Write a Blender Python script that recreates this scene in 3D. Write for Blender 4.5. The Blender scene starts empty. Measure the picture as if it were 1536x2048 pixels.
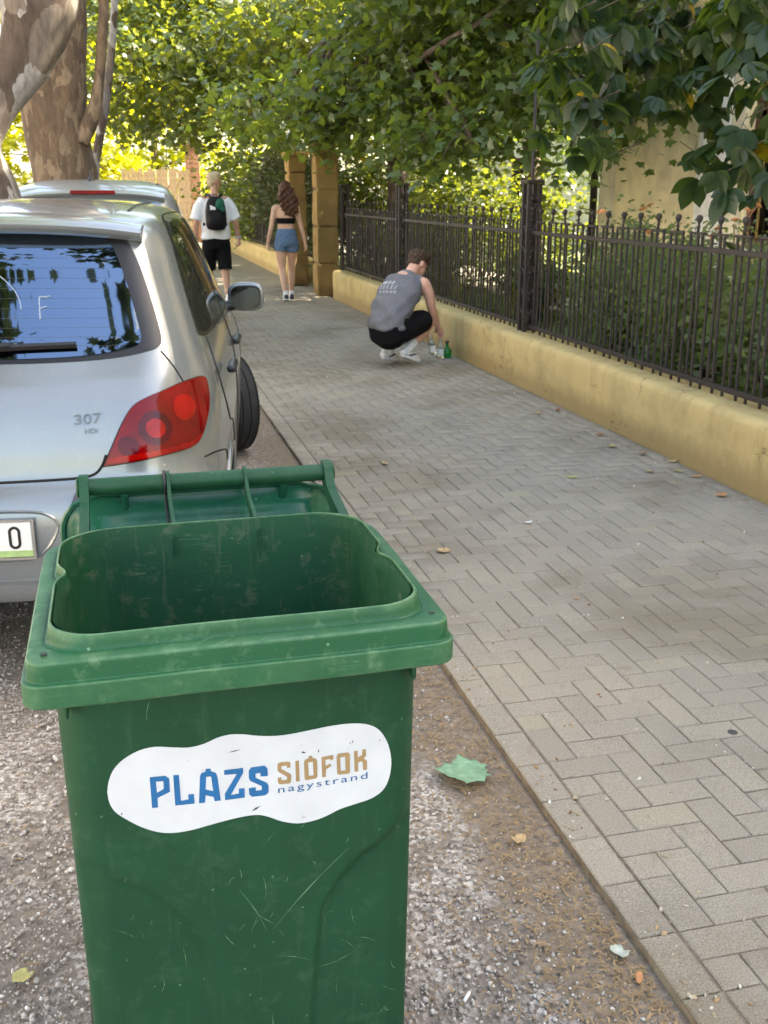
import bpy, bmesh, math, random
import numpy as np
from mathutils import Vector, Matrix
from mathutils.bvhtree import BVHTree
from mathutils.geometry import tessellate_polygon

random.seed(7)
rng = np.random.default_rng(11)
R = math.radians
scene = bpy.context.scene
COL = scene.collection

# ------------------------------------------------------------------ camera
cam_d = bpy.data.cameras.new("camera")
cam = bpy.data.objects.new("camera", cam_d)
COL.objects.link(cam)
cam.location = (0.0, 0.0, 1.57)
cam.rotation_euler = (R(90 - 17.231), 0.0, R(-14.24))
cam_d.sensor_fit = 'AUTO'
cam_d.sensor_width = 36.0
cam_d.lens = 36.0 * 2070.0 / 2048.0
cam_d.clip_start = 0.05
cam_d.clip_end = 600.0
cam_d.dof.use_dof = True
cam_d.dof.focus_distance = 1.75
cam_d.dof.aperture_fstop = 17.0
scene.camera = cam

# ------------------------------------------------------------------ sky, sun, exposure
SUN_AZ = 94.0      # degrees from the street direction (+Y) towards the garden side (+X)
SUN_EL = 45.0
world = bpy.data.worlds.new("World")
scene.world = world
world.use_nodes = True
wn = world.node_tree.nodes
wl = world.node_tree.links
bg = wn.get("Background") or wn.new("ShaderNodeBackground")
sky = wn.new("ShaderNodeTexSky")
sky.sky_type = 'NISHITA'
sky.sun_disc = False
sky.sun_elevation = R(SUN_EL)
sky.sun_rotation = R(SUN_AZ)
sky.air_density = 1.0
sky.dust_density = 2.2
sky.ozone_density = 1.0
wl.new(sky.outputs[0], bg.inputs[0])
bg.inputs[1].default_value = 0.15

sun_d = bpy.data.lights.new("sun", 'SUN')
sun_d.energy = 4.5
sun_d.angle = R(0.55)
sun_d.color = (1.0, 0.94, 0.84)
sun = bpy.data.objects.new("sun", sun_d)
COL.objects.link(sun)
to_sun = Vector((math.sin(R(SUN_AZ)) * math.cos(R(SUN_EL)), math.cos(R(SUN_AZ)) * math.cos(R(SUN_EL)), math.sin(R(SUN_EL))))
sun.rotation_euler = to_sun.to_track_quat('Z', 'Y').to_euler()
sun.location = to_sun * 60

scene.view_settings.view_transform = 'Standard'
scene.view_settings.look = 'None'
scene.view_settings.gamma = 1.0
scene.view_settings.use_curve_mapping = False
scene.view_settings.exposure = 2.76
# the phone's white balance is set for open shade
scene.view_settings.use_white_balance = True
scene.view_settings.white_balance_temperature = 7900
scene.view_settings.white_balance_tint = 10
try:
    scene.cycles.use_denoising = True
    scene.cycles.max_bounces = 8
    scene.cycles.diffuse_bounces = 4
    scene.cycles.glossy_bounces = 4
    scene.cycles.transmission_bounces = 6
    scene.cycles.transparent_max_bounces = 8
    scene.cycles.caustics_reflective = False
    scene.cycles.caustics_refractive = False
    scene.cycles.sample_clamp_indirect = 6.0
except Exception:
    pass

# ------------------------------------------------------------------ object helpers
def tag(o, label=None, cat=None, group=None, kind=None):
    if label: o["label"] = label
    if cat: o["category"] = cat
    if group: o["group"] = group
    if kind: o["kind"] = kind
    return o

def link(o, parent=None):
    COL.objects.link(o)
    if parent is not None: o.parent = parent
    return o

def empty(name, loc=(0, 0, 0), rz=0.0):
    o = bpy.data.objects.new(name, None)
    o.empty_display_size = 0.1
    COL.objects.link(o)
    o.location = loc
    o.rotation_euler = (0, 0, rz)
    return o

def setmat(me, mats):
    for m in (mats if isinstance(mats, (list, tuple)) else [mats]):
        if m is not None: me.materials.append(m)

def mesh(V, F, mats=None, smooth=False, name="mesh", fm=None, angle=None):
    me = bpy.data.meshes.new(name)
    me.from_pydata([tuple(v) for v in V], [], [tuple(f) for f in F])
    setmat(me, mats)
    if fm is not None: me.polygons.foreach_set("material_index", fm)
    if smooth:
        me.polygons.foreach_set("use_smooth", [True] * len(me.polygons))
        if angle is not None:
            try: me.set_sharp_from_angle(angle=R(angle))
            except Exception: pass
    me.update()
    return me

def mk(name, V, F, mats=None, parent=None, smooth=False, loc=None, angle=None, fm=None):
    o = bpy.data.objects.new(name, mesh(V, F, mats, smooth, name, fm, angle))
    link(o, parent)
    if loc is not None: o.location = loc
    return o

def fastmesh(name, V, F, mats, smooth=False):
    """V (n,3) float array, F (m,k) int array"""
    me = bpy.data.meshes.new(name)
    m, k = F.shape
    me.vertices.add(len(V)); me.vertices.foreach_set("co", np.ascontiguousarray(V, dtype=np.float32).ravel())
    me.loops.add(m * k); me.loops.foreach_set("vertex_index", np.ascontiguousarray(F, dtype=np.int32).ravel())
    me.polygons.add(m)
    me.polygons.foreach_set("loop_start", np.arange(0, m * k, k, dtype=np.int32))
    me.polygons.foreach_set("loop_total", np.full(m, k, dtype=np.int32))
    setmat(me, mats)
    if smooth: me.polygons.foreach_set("use_smooth", np.ones(m, dtype=bool))
    me.update(calc_edges=True)
    me.validate()
    return me

def mobj(name, me, parent=None, loc=None, rot=None, scale=None):
    o = bpy.data.objects.new(name, me)
    link(o, parent)
    if loc is not None: o.location = loc
    if rot is not None: o.rotation_euler = rot
    if scale is not None: o.scale = scale if hasattr(scale, "__len__") else (scale,) * 3
    return o

def bm_mesh(bm, name, mats, smooth=False, angle=None):
    me = bpy.data.meshes.new(name)
    bm.to_mesh(me); bm.free()
    setmat(me, mats)
    if smooth:
        me.polygons.foreach_set("use_smooth", [True] * len(me.polygons))
        if angle is not None:
            try: me.set_sharp_from_angle(angle=R(angle))
            except Exception: pass
    me.update()
    return me

def box_mesh(sx, sy, sz, bev=0.0, mats=None, name="box", segs=1, base=False, smooth=False):
    bm = bmesh.new()
    bmesh.ops.create_cube(bm, size=1.0)
    for v in bm.verts:
        v.co.x *= sx; v.co.y *= sy; v.co.z *= sz
        if base: v.co.z += sz / 2
    if bev > 0:
        bmesh.ops.bevel(bm, geom=bm.edges[:] + bm.verts[:], offset=bev, segments=segs, affect='EDGES', profile=0.5)
    return bm_mesh(bm, name, mats, smooth, 40)

def box(name, x0, x1, y0, y1, z0, z1, mats, parent=None, bev=0.0, segs=1):
    me = box_mesh(x1 - x0, y1 - y0, z1 - z0, bev, mats, name, segs, smooth=bev > 0)
    return mobj(name, me, parent, ((x0 + x1) / 2, (y0 + y1) / 2, (z0 + z1) / 2))

def frames(P):
    P = [Vector(p) for p in P]
    T = []
    for i in range(len(P)):
        a = P[max(i - 1, 0)]; b = P[min(i + 1, len(P) - 1)]
        T.append((b - a).normalized())
    up = Vector((0, 0, 1)) if abs(T[0].z) < 0.9 else Vector((1, 0, 0))
    n = (up - T[0] * up.dot(T[0])).normalized()
    out = []
    for i, t in enumerate(T):
        n = (n - t * n.dot(t))
        if n.length < 1e-6: n = t.orthogonal()
        n.normalize()
        out.append((P[i], t, n, t.cross(n)))
    return out

def tube_geo(P, rad, sides=8, cap=True, noise=None):
    V, F = [], []
    fr = frames(P)
    if not hasattr(rad, "__len__"): rad = [rad] * len(P)
    for i, (p, t, n, b) in enumerate(fr):
        for k in range(sides):
            a = 2 * math.pi * k / sides
            r = rad[i]
            if noise: r *= noise(i / max(1, len(P) - 1), a, p)
            V.append(p + (n * math.cos(a) + b * math.sin(a)) * r)
    for i in range(len(P) - 1):
        for k in range(sides):
            k2 = (k + 1) % sides
            F.append((i * sides + k, i * sides + k2, (i + 1) * sides + k2, (i + 1) * sides + k))
    if cap:
        F.append(tuple(range(sides - 1, -1, -1)))
        F.append(tuple((len(P) - 1) * sides + k for k in range(sides)))
    return V, F

def merge(geos):
    V, F = [], []
    for v, f in geos:
        o = len(V); V += list(v); F += [tuple(i + o for i in q) for q in f]
    return V, F

def tube(name, P, rad, mats, parent=None, sides=8, smooth=True, noise=None):
    V, F = tube_geo(P, rad, sides, True, noise)
    return mk(name, V, F, mats, parent, smooth, angle=50)

def lathe_geo(prof, sides=24, center=(0, 0, 0)):
    V, F = [], []
    n = len(prof)
    for r, z in prof:
        for k in range(sides):
            a = 2 * math.pi * k / sides
            V.append((center[0] + r * math.cos(a), center[1] + r * math.sin(a), center[2] + z))
    for i in range(n - 1):
        for k in range(sides):
            k2 = (k + 1) % sides
            F.append((i * sides + k, i * sides + k2, (i + 1) * sides + k2, (i + 1) * sides + k))
    F.append(tuple(range(sides - 1, -1, -1)))
    F.append(tuple((n - 1) * sides + k for k in range(sides)))
    return V, F

def cr(tab, sub):
    """Catmull-Rom through the rows of a table"""
    A = np.array(tab, dtype=float); n = len(A); out = []
    for i in range(n - 1):
        p0 = A[max(i - 1, 0)]; p1 = A[i]; p2 = A[i + 1]; p3 = A[min(i + 2, n - 1)]
        for s in range(sub):
            t = s / sub
            out.append(0.5 * ((2 * p1) + (-p0 + p2) * t + (2 * p0 - 5 * p1 + 4 * p2 - p3) * t * t + (-p0 + 3 * p1 - 3 * p2 + p3) * t ** 3))
    out.append(A[-1])
    return np.array(out)

def sines(seed, n=6):
    r = np.random.default_rng(seed)
    K = r.normal(size=(n, 3)); ph = r.uniform(0, 6.28, n)
    def f(P, s):
        P = np.asarray(P, dtype=float)
        return np.sin((P * s) @ K.T + ph).mean(-1) * 1.6
    return f

# ------------------------------------------------------------------ materials
MATS = {}
def nd(nt, t, **kw):
    n = nt.nodes.new(t)
    for k, v in kw.items(): setattr(n, k, v)
    return n

def ramp(nt, fac, stops):
    r = nd(nt, "ShaderNodeValToRGB")
    e = r.color_ramp.elements
    while len(e) > 1: e.remove(e[-1])
    e[0].position = stops[0][0]; e[0].color = (*stops[0][1], 1) if len(stops[0][1]) == 3 else stops[0][1]
    for p, c in stops[1:]:
        x = e.new(p); x.color = (*c, 1) if len(c) == 3 else c
    nt.links.new(fac, r.inputs[0])
    return r.outputs[0]

def mixc(nt, fac, a, b, mode='MIX'):
    m = nd(nt, "ShaderNodeMix", data_type='RGBA', blend_type=mode)
    for i, v in ((0, fac), (6, a), (7, b)):
        if hasattr(v, "is_linked"): nt.links.new(v, m.inputs[i])
        elif i == 0: m.inputs[0].default_value = v
        else: m.inputs[i].default_value = (*v, 1) if len(v) == 3 else v
    return m.outputs[2]

def noise(nt, co, scale, detail=4, rough=0.55, dist=0.0):
    n = nd(nt, "ShaderNodeTexNoise")
    n.inputs["Scale"].default_value = scale; n.inputs["Detail"].default_value = detail
    n.inputs["Roughness"].default_value = rough; n.inputs["Distortion"].default_value = dist
    nt.links.new(co, n.inputs["Vector"])
    return n.outputs[0]

def coords(nt, kind="obj", scale=None):
    if kind == "world":
        o = nd(nt, "ShaderNodeNewGeometry").outputs["Position"]
    else:
        o = nd(nt, "ShaderNodeTexCoord").outputs["Object"]
    if scale:
        mp = nd(nt, "ShaderNodeMapping"); mp.inputs["Scale"].default_value = scale
        nt.links.new(o, mp.inputs["Vector"]); o = mp.outputs[0]
    return o

def newmat(name):
    m = bpy.data.materials.new(name); m.use_nodes = True
    nt = m.node_tree; nt.nodes.clear()
    out = nd(nt, "ShaderNodeOutputMaterial"); b = nd(nt, "ShaderNodeBsdfPrincipled")
    nt.links.new(b.outputs[0], out.inputs[0])
    MATS[name] = m
    return m, nt, b, out

def bump(nt, b, h, strength=0.3, dist=0.01, prev=None):
    n = nd(nt, "ShaderNodeBump"); n.inputs["Strength"].default_value = strength; n.inputs["Distance"].default_value = dist
    nt.links.new(h, n.inputs["Height"])
    if prev is not None: nt.links.new(prev, n.inputs["Normal"])
    nt.links.new(n.outputs[0], b.inputs["Normal"])
    return n.outputs[0]

def simple(name, col, rough=0.6, metal=0.0, var=0.12, vscale=8.0, bmp=None, coat=0.0, spec=0.5, co="obj", emit=None, alpha=None, trans=0.0, ior=None, speck=None):
    """plain surface: base colour broken up by two scales of noise, optional bump (scale, strength, distance)"""
    m, nt, b, out = newmat(name)
    c = coords(nt, co)
    n1 = noise(nt, c, vscale, 5)
    lo = tuple(x * (1 - var) for x in col); hi = tuple(min(1, x * (1 + var)) for x in col)
    colr = ramp(nt, n1, [(0.3, lo), (0.7, hi)])
    if speck:
        s = noise(nt, c, speck[0], 3)
        f = ramp(nt, s, [(speck[2], (0, 0, 0)), (speck[2] + 0.06, (1, 1, 1))])
        colr = mixc(nt, f, colr, speck[1])
    nt.links.new(colr, b.inputs["Base Color"])
    n2 = noise(nt, c, vscale * 3.1, 4)
    rr = nd(nt, "ShaderNodeMapRange"); rr.inputs[3].default_value = max(0.02, rough * 0.85); rr.inputs[4].default_value = min(1, rough * 1.15)
    nt.links.new(n2, rr.inputs[0]); nt.links.new(rr.outputs[0], b.inputs["Roughness"])
    b.inputs["Metallic"].default_value = metal
    b.inputs["Specular IOR Level"].default_value = spec
    b.inputs["Coat Weight"].default_value = coat
    b.inputs["Coat Roughness"].default_value = 0.08
    b.inputs["Transmission Weight"].default_value = trans
    if ior: b.inputs["IOR"].default_value = ior
    if bmp:
        bump(nt, b, noise(nt, c, bmp[0], 5), bmp[1], bmp[2])
    return m

def rnd_island(nt):
    return nd(nt, "ShaderNodeNewGeometry").outputs["Random Per Island"]
def rnd_object(nt):
    return nd(nt, "ShaderNodeObjectInfo").outputs["Random"]

def leafmat(name, greens, trans, tfac=0.35, rough=0.42, yellow=0.0, spec=0.5):
    m, nt, b, out = newmat(name)
    g = nd(nt, "ShaderNodeMath", operation='FRACT')
    a = nd(nt, "ShaderNodeMath", operation='ADD')
    nt.links.new(rnd_island(nt), a.inputs[0]); nt.links.new(rnd_object(nt), a.inputs[1]); nt.links.new(a.outputs[0], g.inputs[0])
    f = g.outputs[0]
    st = [(i / max(1, len(greens) - 1) * (1 - yellow), c) for i, c in enumerate(greens)]
    if yellow > 0: st += [(1 - yellow + 0.002, (0.62, 0.38, 0.02))]
    base = ramp(nt, f, st)
    c = coords(nt, "world")
    base = mixc(nt, ramp(nt, noise(nt, c, 40, 3), [(0.35, (0, 0, 0)), (0.7, (0.6, 0.6, 0.6))]), base, tuple(x * 0.6 for x in greens[0]))
    nt.links.new(base, b.inputs["Base Color"])
    b.inputs["Roughness"].default_value = rough
    b.inputs["Specular IOR Level"].default_value = spec
    t = nd(nt, "ShaderNodeBsdfTranslucent")
    tc = mixc(nt, f, trans, tuple(x * 0.7 for x in trans))
    nt.links.new(tc, t.inputs[0])
    mx = nd(nt, "ShaderNodeMixShader"); mx.inputs[0].default_value = tfac
    nt.links.new(b.outputs[0], mx.inputs[1]); nt.links.new(t.outputs[0], mx.inputs[2]); nt.links.new(mx.outputs[0], out.inputs[0])
    return m
# ------------------------------------------------------------------ materials of the setting
def m_gravel_ground():
    m, nt, b, out = newmat("gravel_ground")
    c = coords(nt, "world")
    v = nd(nt, "ShaderNodeTexVoronoi"); v.inputs["Scale"].default_value = 95; nt.links.new(c, v.inputs["Vector"])
    sp = nd(nt, "ShaderNodeSeparateColor"); nt.links.new(v.outputs["Color"], sp.inputs[0])
    stones = ramp(nt, sp.outputs[0], [(0.0, (0.15, 0.125, 0.10)), (0.45, (0.29, 0.25, 0.21)), (0.75, (0.43, 0.39, 0.345)), (1.0, (0.62, 0.58, 0.53))])
    dirt = ramp(nt, noise(nt, c, 55, 6, 0.7), [(0.3, (0.12, 0.098, 0.078)), (0.7, (0.27, 0.228, 0.185))])
    patch = ramp(nt, noise(nt, c, 2.6, 5, 0.6, 0.5), [(0.42, (0, 0, 0)), (0.6, (1, 1, 1))])
    gx = nd(nt, "ShaderNodeSeparateXYZ"); nt.links.new(c, gx.inputs[0])
    vg = nd(nt, "ShaderNodeMath", operation='MULTIPLY_ADD'); nt.links.new(noise(nt, c, 7, 4), vg.inputs[0]); vg.inputs[1].default_value = 0.35; nt.links.new(gx.outputs[0], vg.inputs[2])
    verge = ramp(nt, vg.outputs[0], [(0.93, (0, 0, 0)), (1.07, (0.85, 0.85, 0.85))])
    soil = ramp(nt, noise(nt, c, 40, 6, 0.7), [(0.3, (0.13, 0.098, 0.068)), (0.7, (0.31, 0.24, 0.17))])
    nt.links.new(mixc(nt, verge, mixc(nt, patch, stones, dirt), soil), b.inputs["Base Color"])
    b.inputs["Roughness"].default_value = 0.95
    n1 = bump(nt, b, v.outputs["Distance"], 0.6, 0.006)
    bump(nt, b, noise(nt, c, 120, 4, 0.7), 0.5, 0.004, n1)
    return m

def m_stone():
    m, nt, b, out = newmat("gravel_stone")
    col = ramp(nt, rnd_island(nt), [(0.0, (0.17, 0.145, 0.12)), (0.15, (0.28, 0.245, 0.21)), (0.35, (0.38, 0.345, 0.305)), (0.6, (0.47, 0.43, 0.385)), (0.85, (0.60, 0.56, 0.52)), (1.0, (0.78, 0.76, 0.72))])
    c = coords(nt, "world")
    nt.links.new(mixc(nt, ramp(nt, noise(nt, c, 300, 3), [(0.3, (0, 0, 0)), (0.8, (0.5, 0.5, 0.5))]), col, (0.2, 0.15, 0.12)), b.inputs["Base Color"])
    b.inputs["Roughness"].default_value = 0.85
    return m

def m_paver(tex=False):
    m, nt, b, out = newmat("paver_far" if tex else "paver")
    c = coords(nt, "world")
    if tex:
        br = nd(nt, "ShaderNodeTexBrick"); br.inputs["Scale"].default_value = 1.0
        br.inputs["Brick Width"].default_value = 0.19; br.inputs["Row Height"].default_value = 0.095; br.inputs["Mortar Size"].default_value = 0.005
        br.inputs["Color1"].default_value = (0.285, 0.258, 0.208, 1); br.inputs["Color2"].default_value = (0.325, 0.295, 0.235, 1); br.inputs["Mortar"].default_value = (0.1, 0.085, 0.065, 1)
        nt.links.new(c, br.inputs["Vector"]); base = br.outputs[0]
    else:
        a = nd(nt, "ShaderNodeMath", operation='ADD'); f = nd(nt, "ShaderNodeMath", operation='FRACT')
        nt.links.new(rnd_island(nt), a.inputs[0]); nt.links.new(rnd_object(nt), a.inputs[1]); nt.links.new(a.outputs[0], f.inputs[0])
        base = ramp(nt, f.outputs[0], [(0.0, (0.285, 0.252, 0.203)), (0.35, (0.302, 0.267, 0.214)), (0.7, (0.312, 0.276, 0.221)), (0.92, (0.33, 0.29, 0.23)), (1.0, (0.318, 0.284, 0.215))])
    grain = ramp(nt, noise(nt, c, 260, 3, 0.7), [(0.33, (0.55, 0.55, 0.55)), (0.5, (1, 1, 1)), (0.68, (1.45, 1.43, 1.4))])
    base = mixc(nt, 0.8, base, grain, 'MULTIPLY')
    stain = ramp(nt, noise(nt, c, 1.1, 6, 0.62, 0.4), [(0.33, (0.70, 0.66, 0.58)), (0.52, (1, 1, 1)), (0.72, (1.12, 1.1, 1.03))])
    base = mixc(nt, 0.85, base, stain, 'MULTIPLY')
    st2 = ramp(nt, noise(nt, c, 6.5, 5, 0.6, 0.8), [(0.62, (1, 1, 1)), (0.78, (0.6, 0.53, 0.44))])
    base = mixc(nt, 0.7, base, st2, 'MULTIPLY')
    nt.links.new(base, b.inputs["Base Color"])
    b.inputs["Roughness"].default_value = 0.9
    b.inputs["Specular IOR Level"].default_value = 0.3
    bump(nt, b, noise(nt, c, 190, 5, 0.7), 0.45, 0.003)
    return m

def m_render_wall(name, col, dark, crack=True):
    m, nt, b, out = newmat(name)
    c = coords(nt, "world")
    base = ramp(nt, noise(nt, c, 3.2, 6, 0.65, 0.3), [(0.3, tuple(x * 0.78 for x in col)), (0.5, col), (0.72, tuple(min(1, x * 1.16) for x in col))])
    streak = noise(nt, coords(nt, "world", (5, 5, 0.6)), 2.0, 5, 0.65)
    base = mixc(nt, ramp(nt, streak, [(0.55, (0, 0, 0)), (0.8, (0.6, 0.6, 0.6))]), base, dark)
    sx = nd(nt, "ShaderNodeSeparateXYZ"); nt.links.new(c, sx.inputs[0])
    splash = nd(nt, "ShaderNodeMath", operation='MULTIPLY_ADD'); nt.links.new(noise(nt, c, 9, 5, 0.7), splash.inputs[0]); splash.inputs[1].default_value = -0.16; nt.links.new(sx.outputs[2], splash.inputs[2])
    base = mixc(nt, ramp(nt, splash.outputs[0], [(0.0, (0.85, 0.85, 0.85)), (0.12, (0, 0, 0))]), base, dark)
    h = noise(nt, c, 34, 6, 0.7)
    if crack:
        v = nd(nt, "ShaderNodeTexVoronoi", feature='DISTANCE_TO_EDGE'); v.inputs["Scale"].default_value = 1.4
        dm = nd(nt, "ShaderNodeVectorMath", operation='ADD')
        nn = nd(nt, "ShaderNodeTexNoise"); nn.inputs["Scale"].default_value = 3.5; nn.inputs["Detail"].default_value = 6; nt.links.new(c, nn.inputs["Vector"])
        nt.links.new(c, dm.inputs[0]); nt.links.new(nn.outputs["Color"], dm.inputs[1]); nt.links.new(dm.outputs[0], v.inputs["Vector"])
        keep = ramp(nt, noise(nt, c, 1.7, 2), [(0.5, (0, 0, 0)), (0.58, (1, 1, 1))])
        cr_ = ramp(nt, v.outputs["Distance"], [(0.0, (0.8, 0.8, 0.8)), (0.012, (0, 0, 0))])
        f = mixc(nt, 1.0, cr_, keep, 'MULTIPLY')
        base = mixc(nt, f, base, (0.12, 0.09, 0.05))
    nt.links.new(base, b.inputs["Base Color"])
    b.inputs["Roughness"].default_value = 0.92
    b.inputs["Specular IOR Level"].default_value = 0.25
    n1 = bump(nt, b, h, 0.6, 0.009)
    bump(nt, b, noise(nt, c, 150, 4, 0.7), 0.45, 0.003, n1)
    return m

def m_iron():
    m, nt, b, out = newmat("old_iron")
    c = coords(nt, "world")
    base = ramp(nt, noise(nt, c, 22, 6, 0.7), [(0.35, (0.012, 0.010, 0.010)), (0.58, (0.028, 0.020, 0.018)), (0.72, (0.085, 0.045, 0.03)), (0.82, (0.2, 0.16, 0.13))])
    nt.links.new(base, b.inputs["Base Color"]); b.inputs["Roughness"].default_value = 0.62
    bump(nt, b, noise(nt, c, 90, 4), 0.3, 0.003)
    return m

G_GROUND = m_gravel_ground(); G_STONE = m_stone(); PAVER = m_paver(); PAVER_FAR = m_paver(True)
OCHRE = m_render_wall("ochre_render", (0.52, 0.405, 0.19), (0.33, 0.24, 0.11))
OCHRE_STONE = m_render_wall("ochre_stone", (0.28, 0.185, 0.07), (0.16, 0.10, 0.035), False)
HOUSE_Y = m_render_wall("house_render", (0.80, 0.69, 0.44), (0.70, 0.58, 0.34), False)
HOUSE_W = m_render_wall("white_render", (0.84, 0.82, 0.77), (0.6, 0.56, 0.48), False)
HOUSE_C = m_render_wall("cream_render", (0.76, 0.68, 0.5), (0.55, 0.47, 0.3), False)
IRON = m_iron()
BED = simple("joint_sand", (0.20, 0.155, 0.11), 0.95, var=0.4, vscale=30, co="world", bmp=(160, 0.5, 0.004))
LAWN_SOIL = simple("lawn_soil", (0.10, 0.13, 0.05), 0.95, var=0.4, vscale=5, co="world", bmp=(60, 0.5, 0.01))
WINDOW_RED = simple("window_paint", (0.075, 0.028, 0.022), 0.45, var=0.2, vscale=12)
CURTAIN = simple("curtain", (0.75, 0.76, 0.78), 0.9, var=0.06)
DARKROOM = simple("dark_interior", (0.03, 0.03, 0.03), 0.9)
GLASS_WIN = simple("window_glass", (0.9, 0.93, 0.92), 0.03, var=0.0, trans=1.0, ior=1.1)
ROOF_TILE = simple("roof_tile", (0.32, 0.12, 0.06), 0.8, var=0.3, vscale=6, bmp=(20, 0.4, 0.02))
PALE_WOOD = simple("pale_wood", (0.55, 0.40, 0.24), 0.8, var=0.25, vscale=14, bmp=(40, 0.4, 0.005))
STRAW = simple("dry_grass", (0.30, 0.20, 0.10), 0.9, var=0.4, vscale=40, co="world")

# ------------------------------------------------------------------ ground sheet
GZ = -0.028
def ground_sheet():
    n = 60
    xs = np.concatenate([np.linspace(-150, -6, 10), np.linspace(-5, 5, 26), np.linspace(6, 150, 10)])
    ys = np.concatenate([np.linspace(-150, -3, 10), np.linspace(-2, 12, 34), np.linspace(13, 220, 14)])
    f = sines(3)
    V = []
    for y in ys:
        for x in xs:
            z = GZ
            if x < 0.95 and abs(x) < 5 and -2 < y < 12: z += 0.008 * float(f((x, y, 0), 2.3)) - 0.004
            V.append((x, y, z))
    nx = len(xs); F = [(j * nx + i, j * nx + i + 1, (j + 1) * nx + i + 1, (j + 1) * nx + i) for j in range(len(ys) - 1) for i in range(nx - 1)]
    o = mk("ground", V, F, G_GROUND, None, True)
    tag(o, "grey brown gravel and dirt parking ground under bin and cars", kind="structure")
ground_sheet()

def ico_template():
    bm = bmesh.new(); bmesh.ops.create_icosphere(bm, subdivisions=1, radius=1.0)
    V = np.array([v.co[:] for v in bm.verts]); F = np.array([[v.index for v in f.verts] for f in bm.faces]); bm.free()
    return V, F

def rot_batch(n, tilt=None):
    q = rng.normal(size=(n, 4)); q /= np.linalg.norm(q, axis=1)[:, None]
    w, x, y, z = q.T
    return np.stack([np.stack([1 - 2 * (y * y + z * z), 2 * (x * y - z * w), 2 * (x * z + y * w)], -1),
                     np.stack([2 * (x * y + z * w), 1 - 2 * (x * x + z * z), 2 * (y * z - x * w)], -1),
                     np.stack([2 * (x * z - y * w), 2 * (y * z + x * w), 1 - 2 * (x * x + y * y)], -1)], -2)

def gravel_stones():
    TV, TF = ico_template()
    N = 98000
    u = rng.uniform(0, 1, N)
    Y = 1.15 + 7.6 * u ** 1.9
    X = rng.uniform(-1.9, 1.0, N)
    f = sines(21)
    den = f(np.stack([X, Y, 0 * X], -1), 3.0)
    edge = np.clip((0.985 - X) / 0.35, 0, 1)          # the verge beside the pavers is dirt rather than stones
    keep = (rng.uniform(0, 1, N) < np.clip(0.72 + 0.55 * den, 0.15, 1) * (0.12 + 0.88 * edge)) & (X < 0.985)
    X, Y = X[keep], Y[keep]; N = len(X)
    s = np.clip(rng.lognormal(-5.68, 0.36, N), 0.002, 0.009) * (1 + 0.05 * (Y - 1.2))
    sc = np.stack([s * rng.uniform(0.8, 1.25, N), s * rng.uniform(0.7, 1.1, N), s * rng.uniform(0.45, 0.8, N)], -1)
    Rm = rot_batch(N)
    jit = 1 + rng.uniform(-0.2, 0.2, (N, len(TV)))
    V = TV[None] * jit[:, :, None] * sc[:, None, :]
    V = np.einsum('nij,nkj->nki', Rm, V)
    P = np.stack([X, Y, GZ - 0.001 + s * rng.uniform(-0.1, 0.45, N)], -1)
    V = (V + P[:, None, :]).reshape(-1, 3)
    F = (TF[None] + (np.arange(N) * len(TV))[:, None, None]).reshape(-1, 3)
    o = mobj("gravel", fastmesh("gravel", V, F, G_STONE, False))
    tag(o, "loose pale grey and brown gravel stones on the parking ground", "gravel", kind="stuff")
gravel_stones()

def debris():
    """dry grass, needles and bark bits, thickest along the paver edge"""
    N = 9000
    X = 0.99 - np.abs(rng.normal(0, 0.17, N)); Y = 1.2 + 8 * rng.uniform(0, 1, N) ** 1.6
    k = rng.uniform(0, 1, N) < 0.3
    X[k] = rng.uniform(-1.5, 1.0, k.sum())
    keep = X < 0.995
    X, Y = X[keep], Y[keep]; N = len(X)
    L = rng.uniform(0.008, 0.035, N); W = rng.uniform(0.0008, 0.0022, N); a = rng.uniform(0, 6.28, N)
    d = np.stack([np.cos(a), np.sin(a), rng.uniform(-0.15, 0.3, N)], -1); p = np.stack([-np.sin(a), np.cos(a), 0 * a], -1)
    P = np.stack([X, Y, np.full(N, GZ + 0.004) + rng.uniform(0, 0.008, N)], -1)
    c = rng.uniform(-0.3, 0.3, N)
    v0 = P - d * L[:, None] / 2 - p * W[:, None]; v1 = P - d * L[:, None] / 2 + p * W[:, None]
    mid = P + p * (c * L)[:, None] + np.array([0, 0, 0.002])
    v2 = mid - p * W[:, None]; v3 = mid + p * W[:, None]
    v4 = P + d * L[:, None] / 2
    V = np.stack([v0, v1, v2, v3, v4], 1).reshape(-1, 3)
    F = (np.array([[0, 2, 3], [0, 3, 1], [2, 4, 3]])[None] + (np.arange(N) * 5)[:, None, None]).reshape(-1, 3)
    o = mobj("dry_litter", fastmesh("dry_litter", V, F, STRAW))
    tag(o, "brown dry grass and bark litter along the paver edge", "litter", kind="stuff")
debris()

# ------------------------------------------------------------------ brick pavement
PW = 0.092
def paver_template(lx, ly):
    g = 0.0019; c = 0.0036
    x, y = lx / 2 - g, ly / 2 - g
    ring = lambda dx, z: [(-x + dx, -y + dx, z), (x - dx, -y + dx, z), (x - dx, y - dx, z), (-x + dx, y - dx, z)]
    V = ring(0, -0.05) + ring(0, -0.003) + ring(c, 0.0)
    F = []
    for r in range(2):
        for k in range(4): F.append((r * 4 + k, r * 4 + (k + 1) % 4, r * 4 + 4 + (k + 1) % 4, r * 4 + 4 + k))
    F.append((8, 9, 10, 11))
    return np.array(V), F

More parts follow.
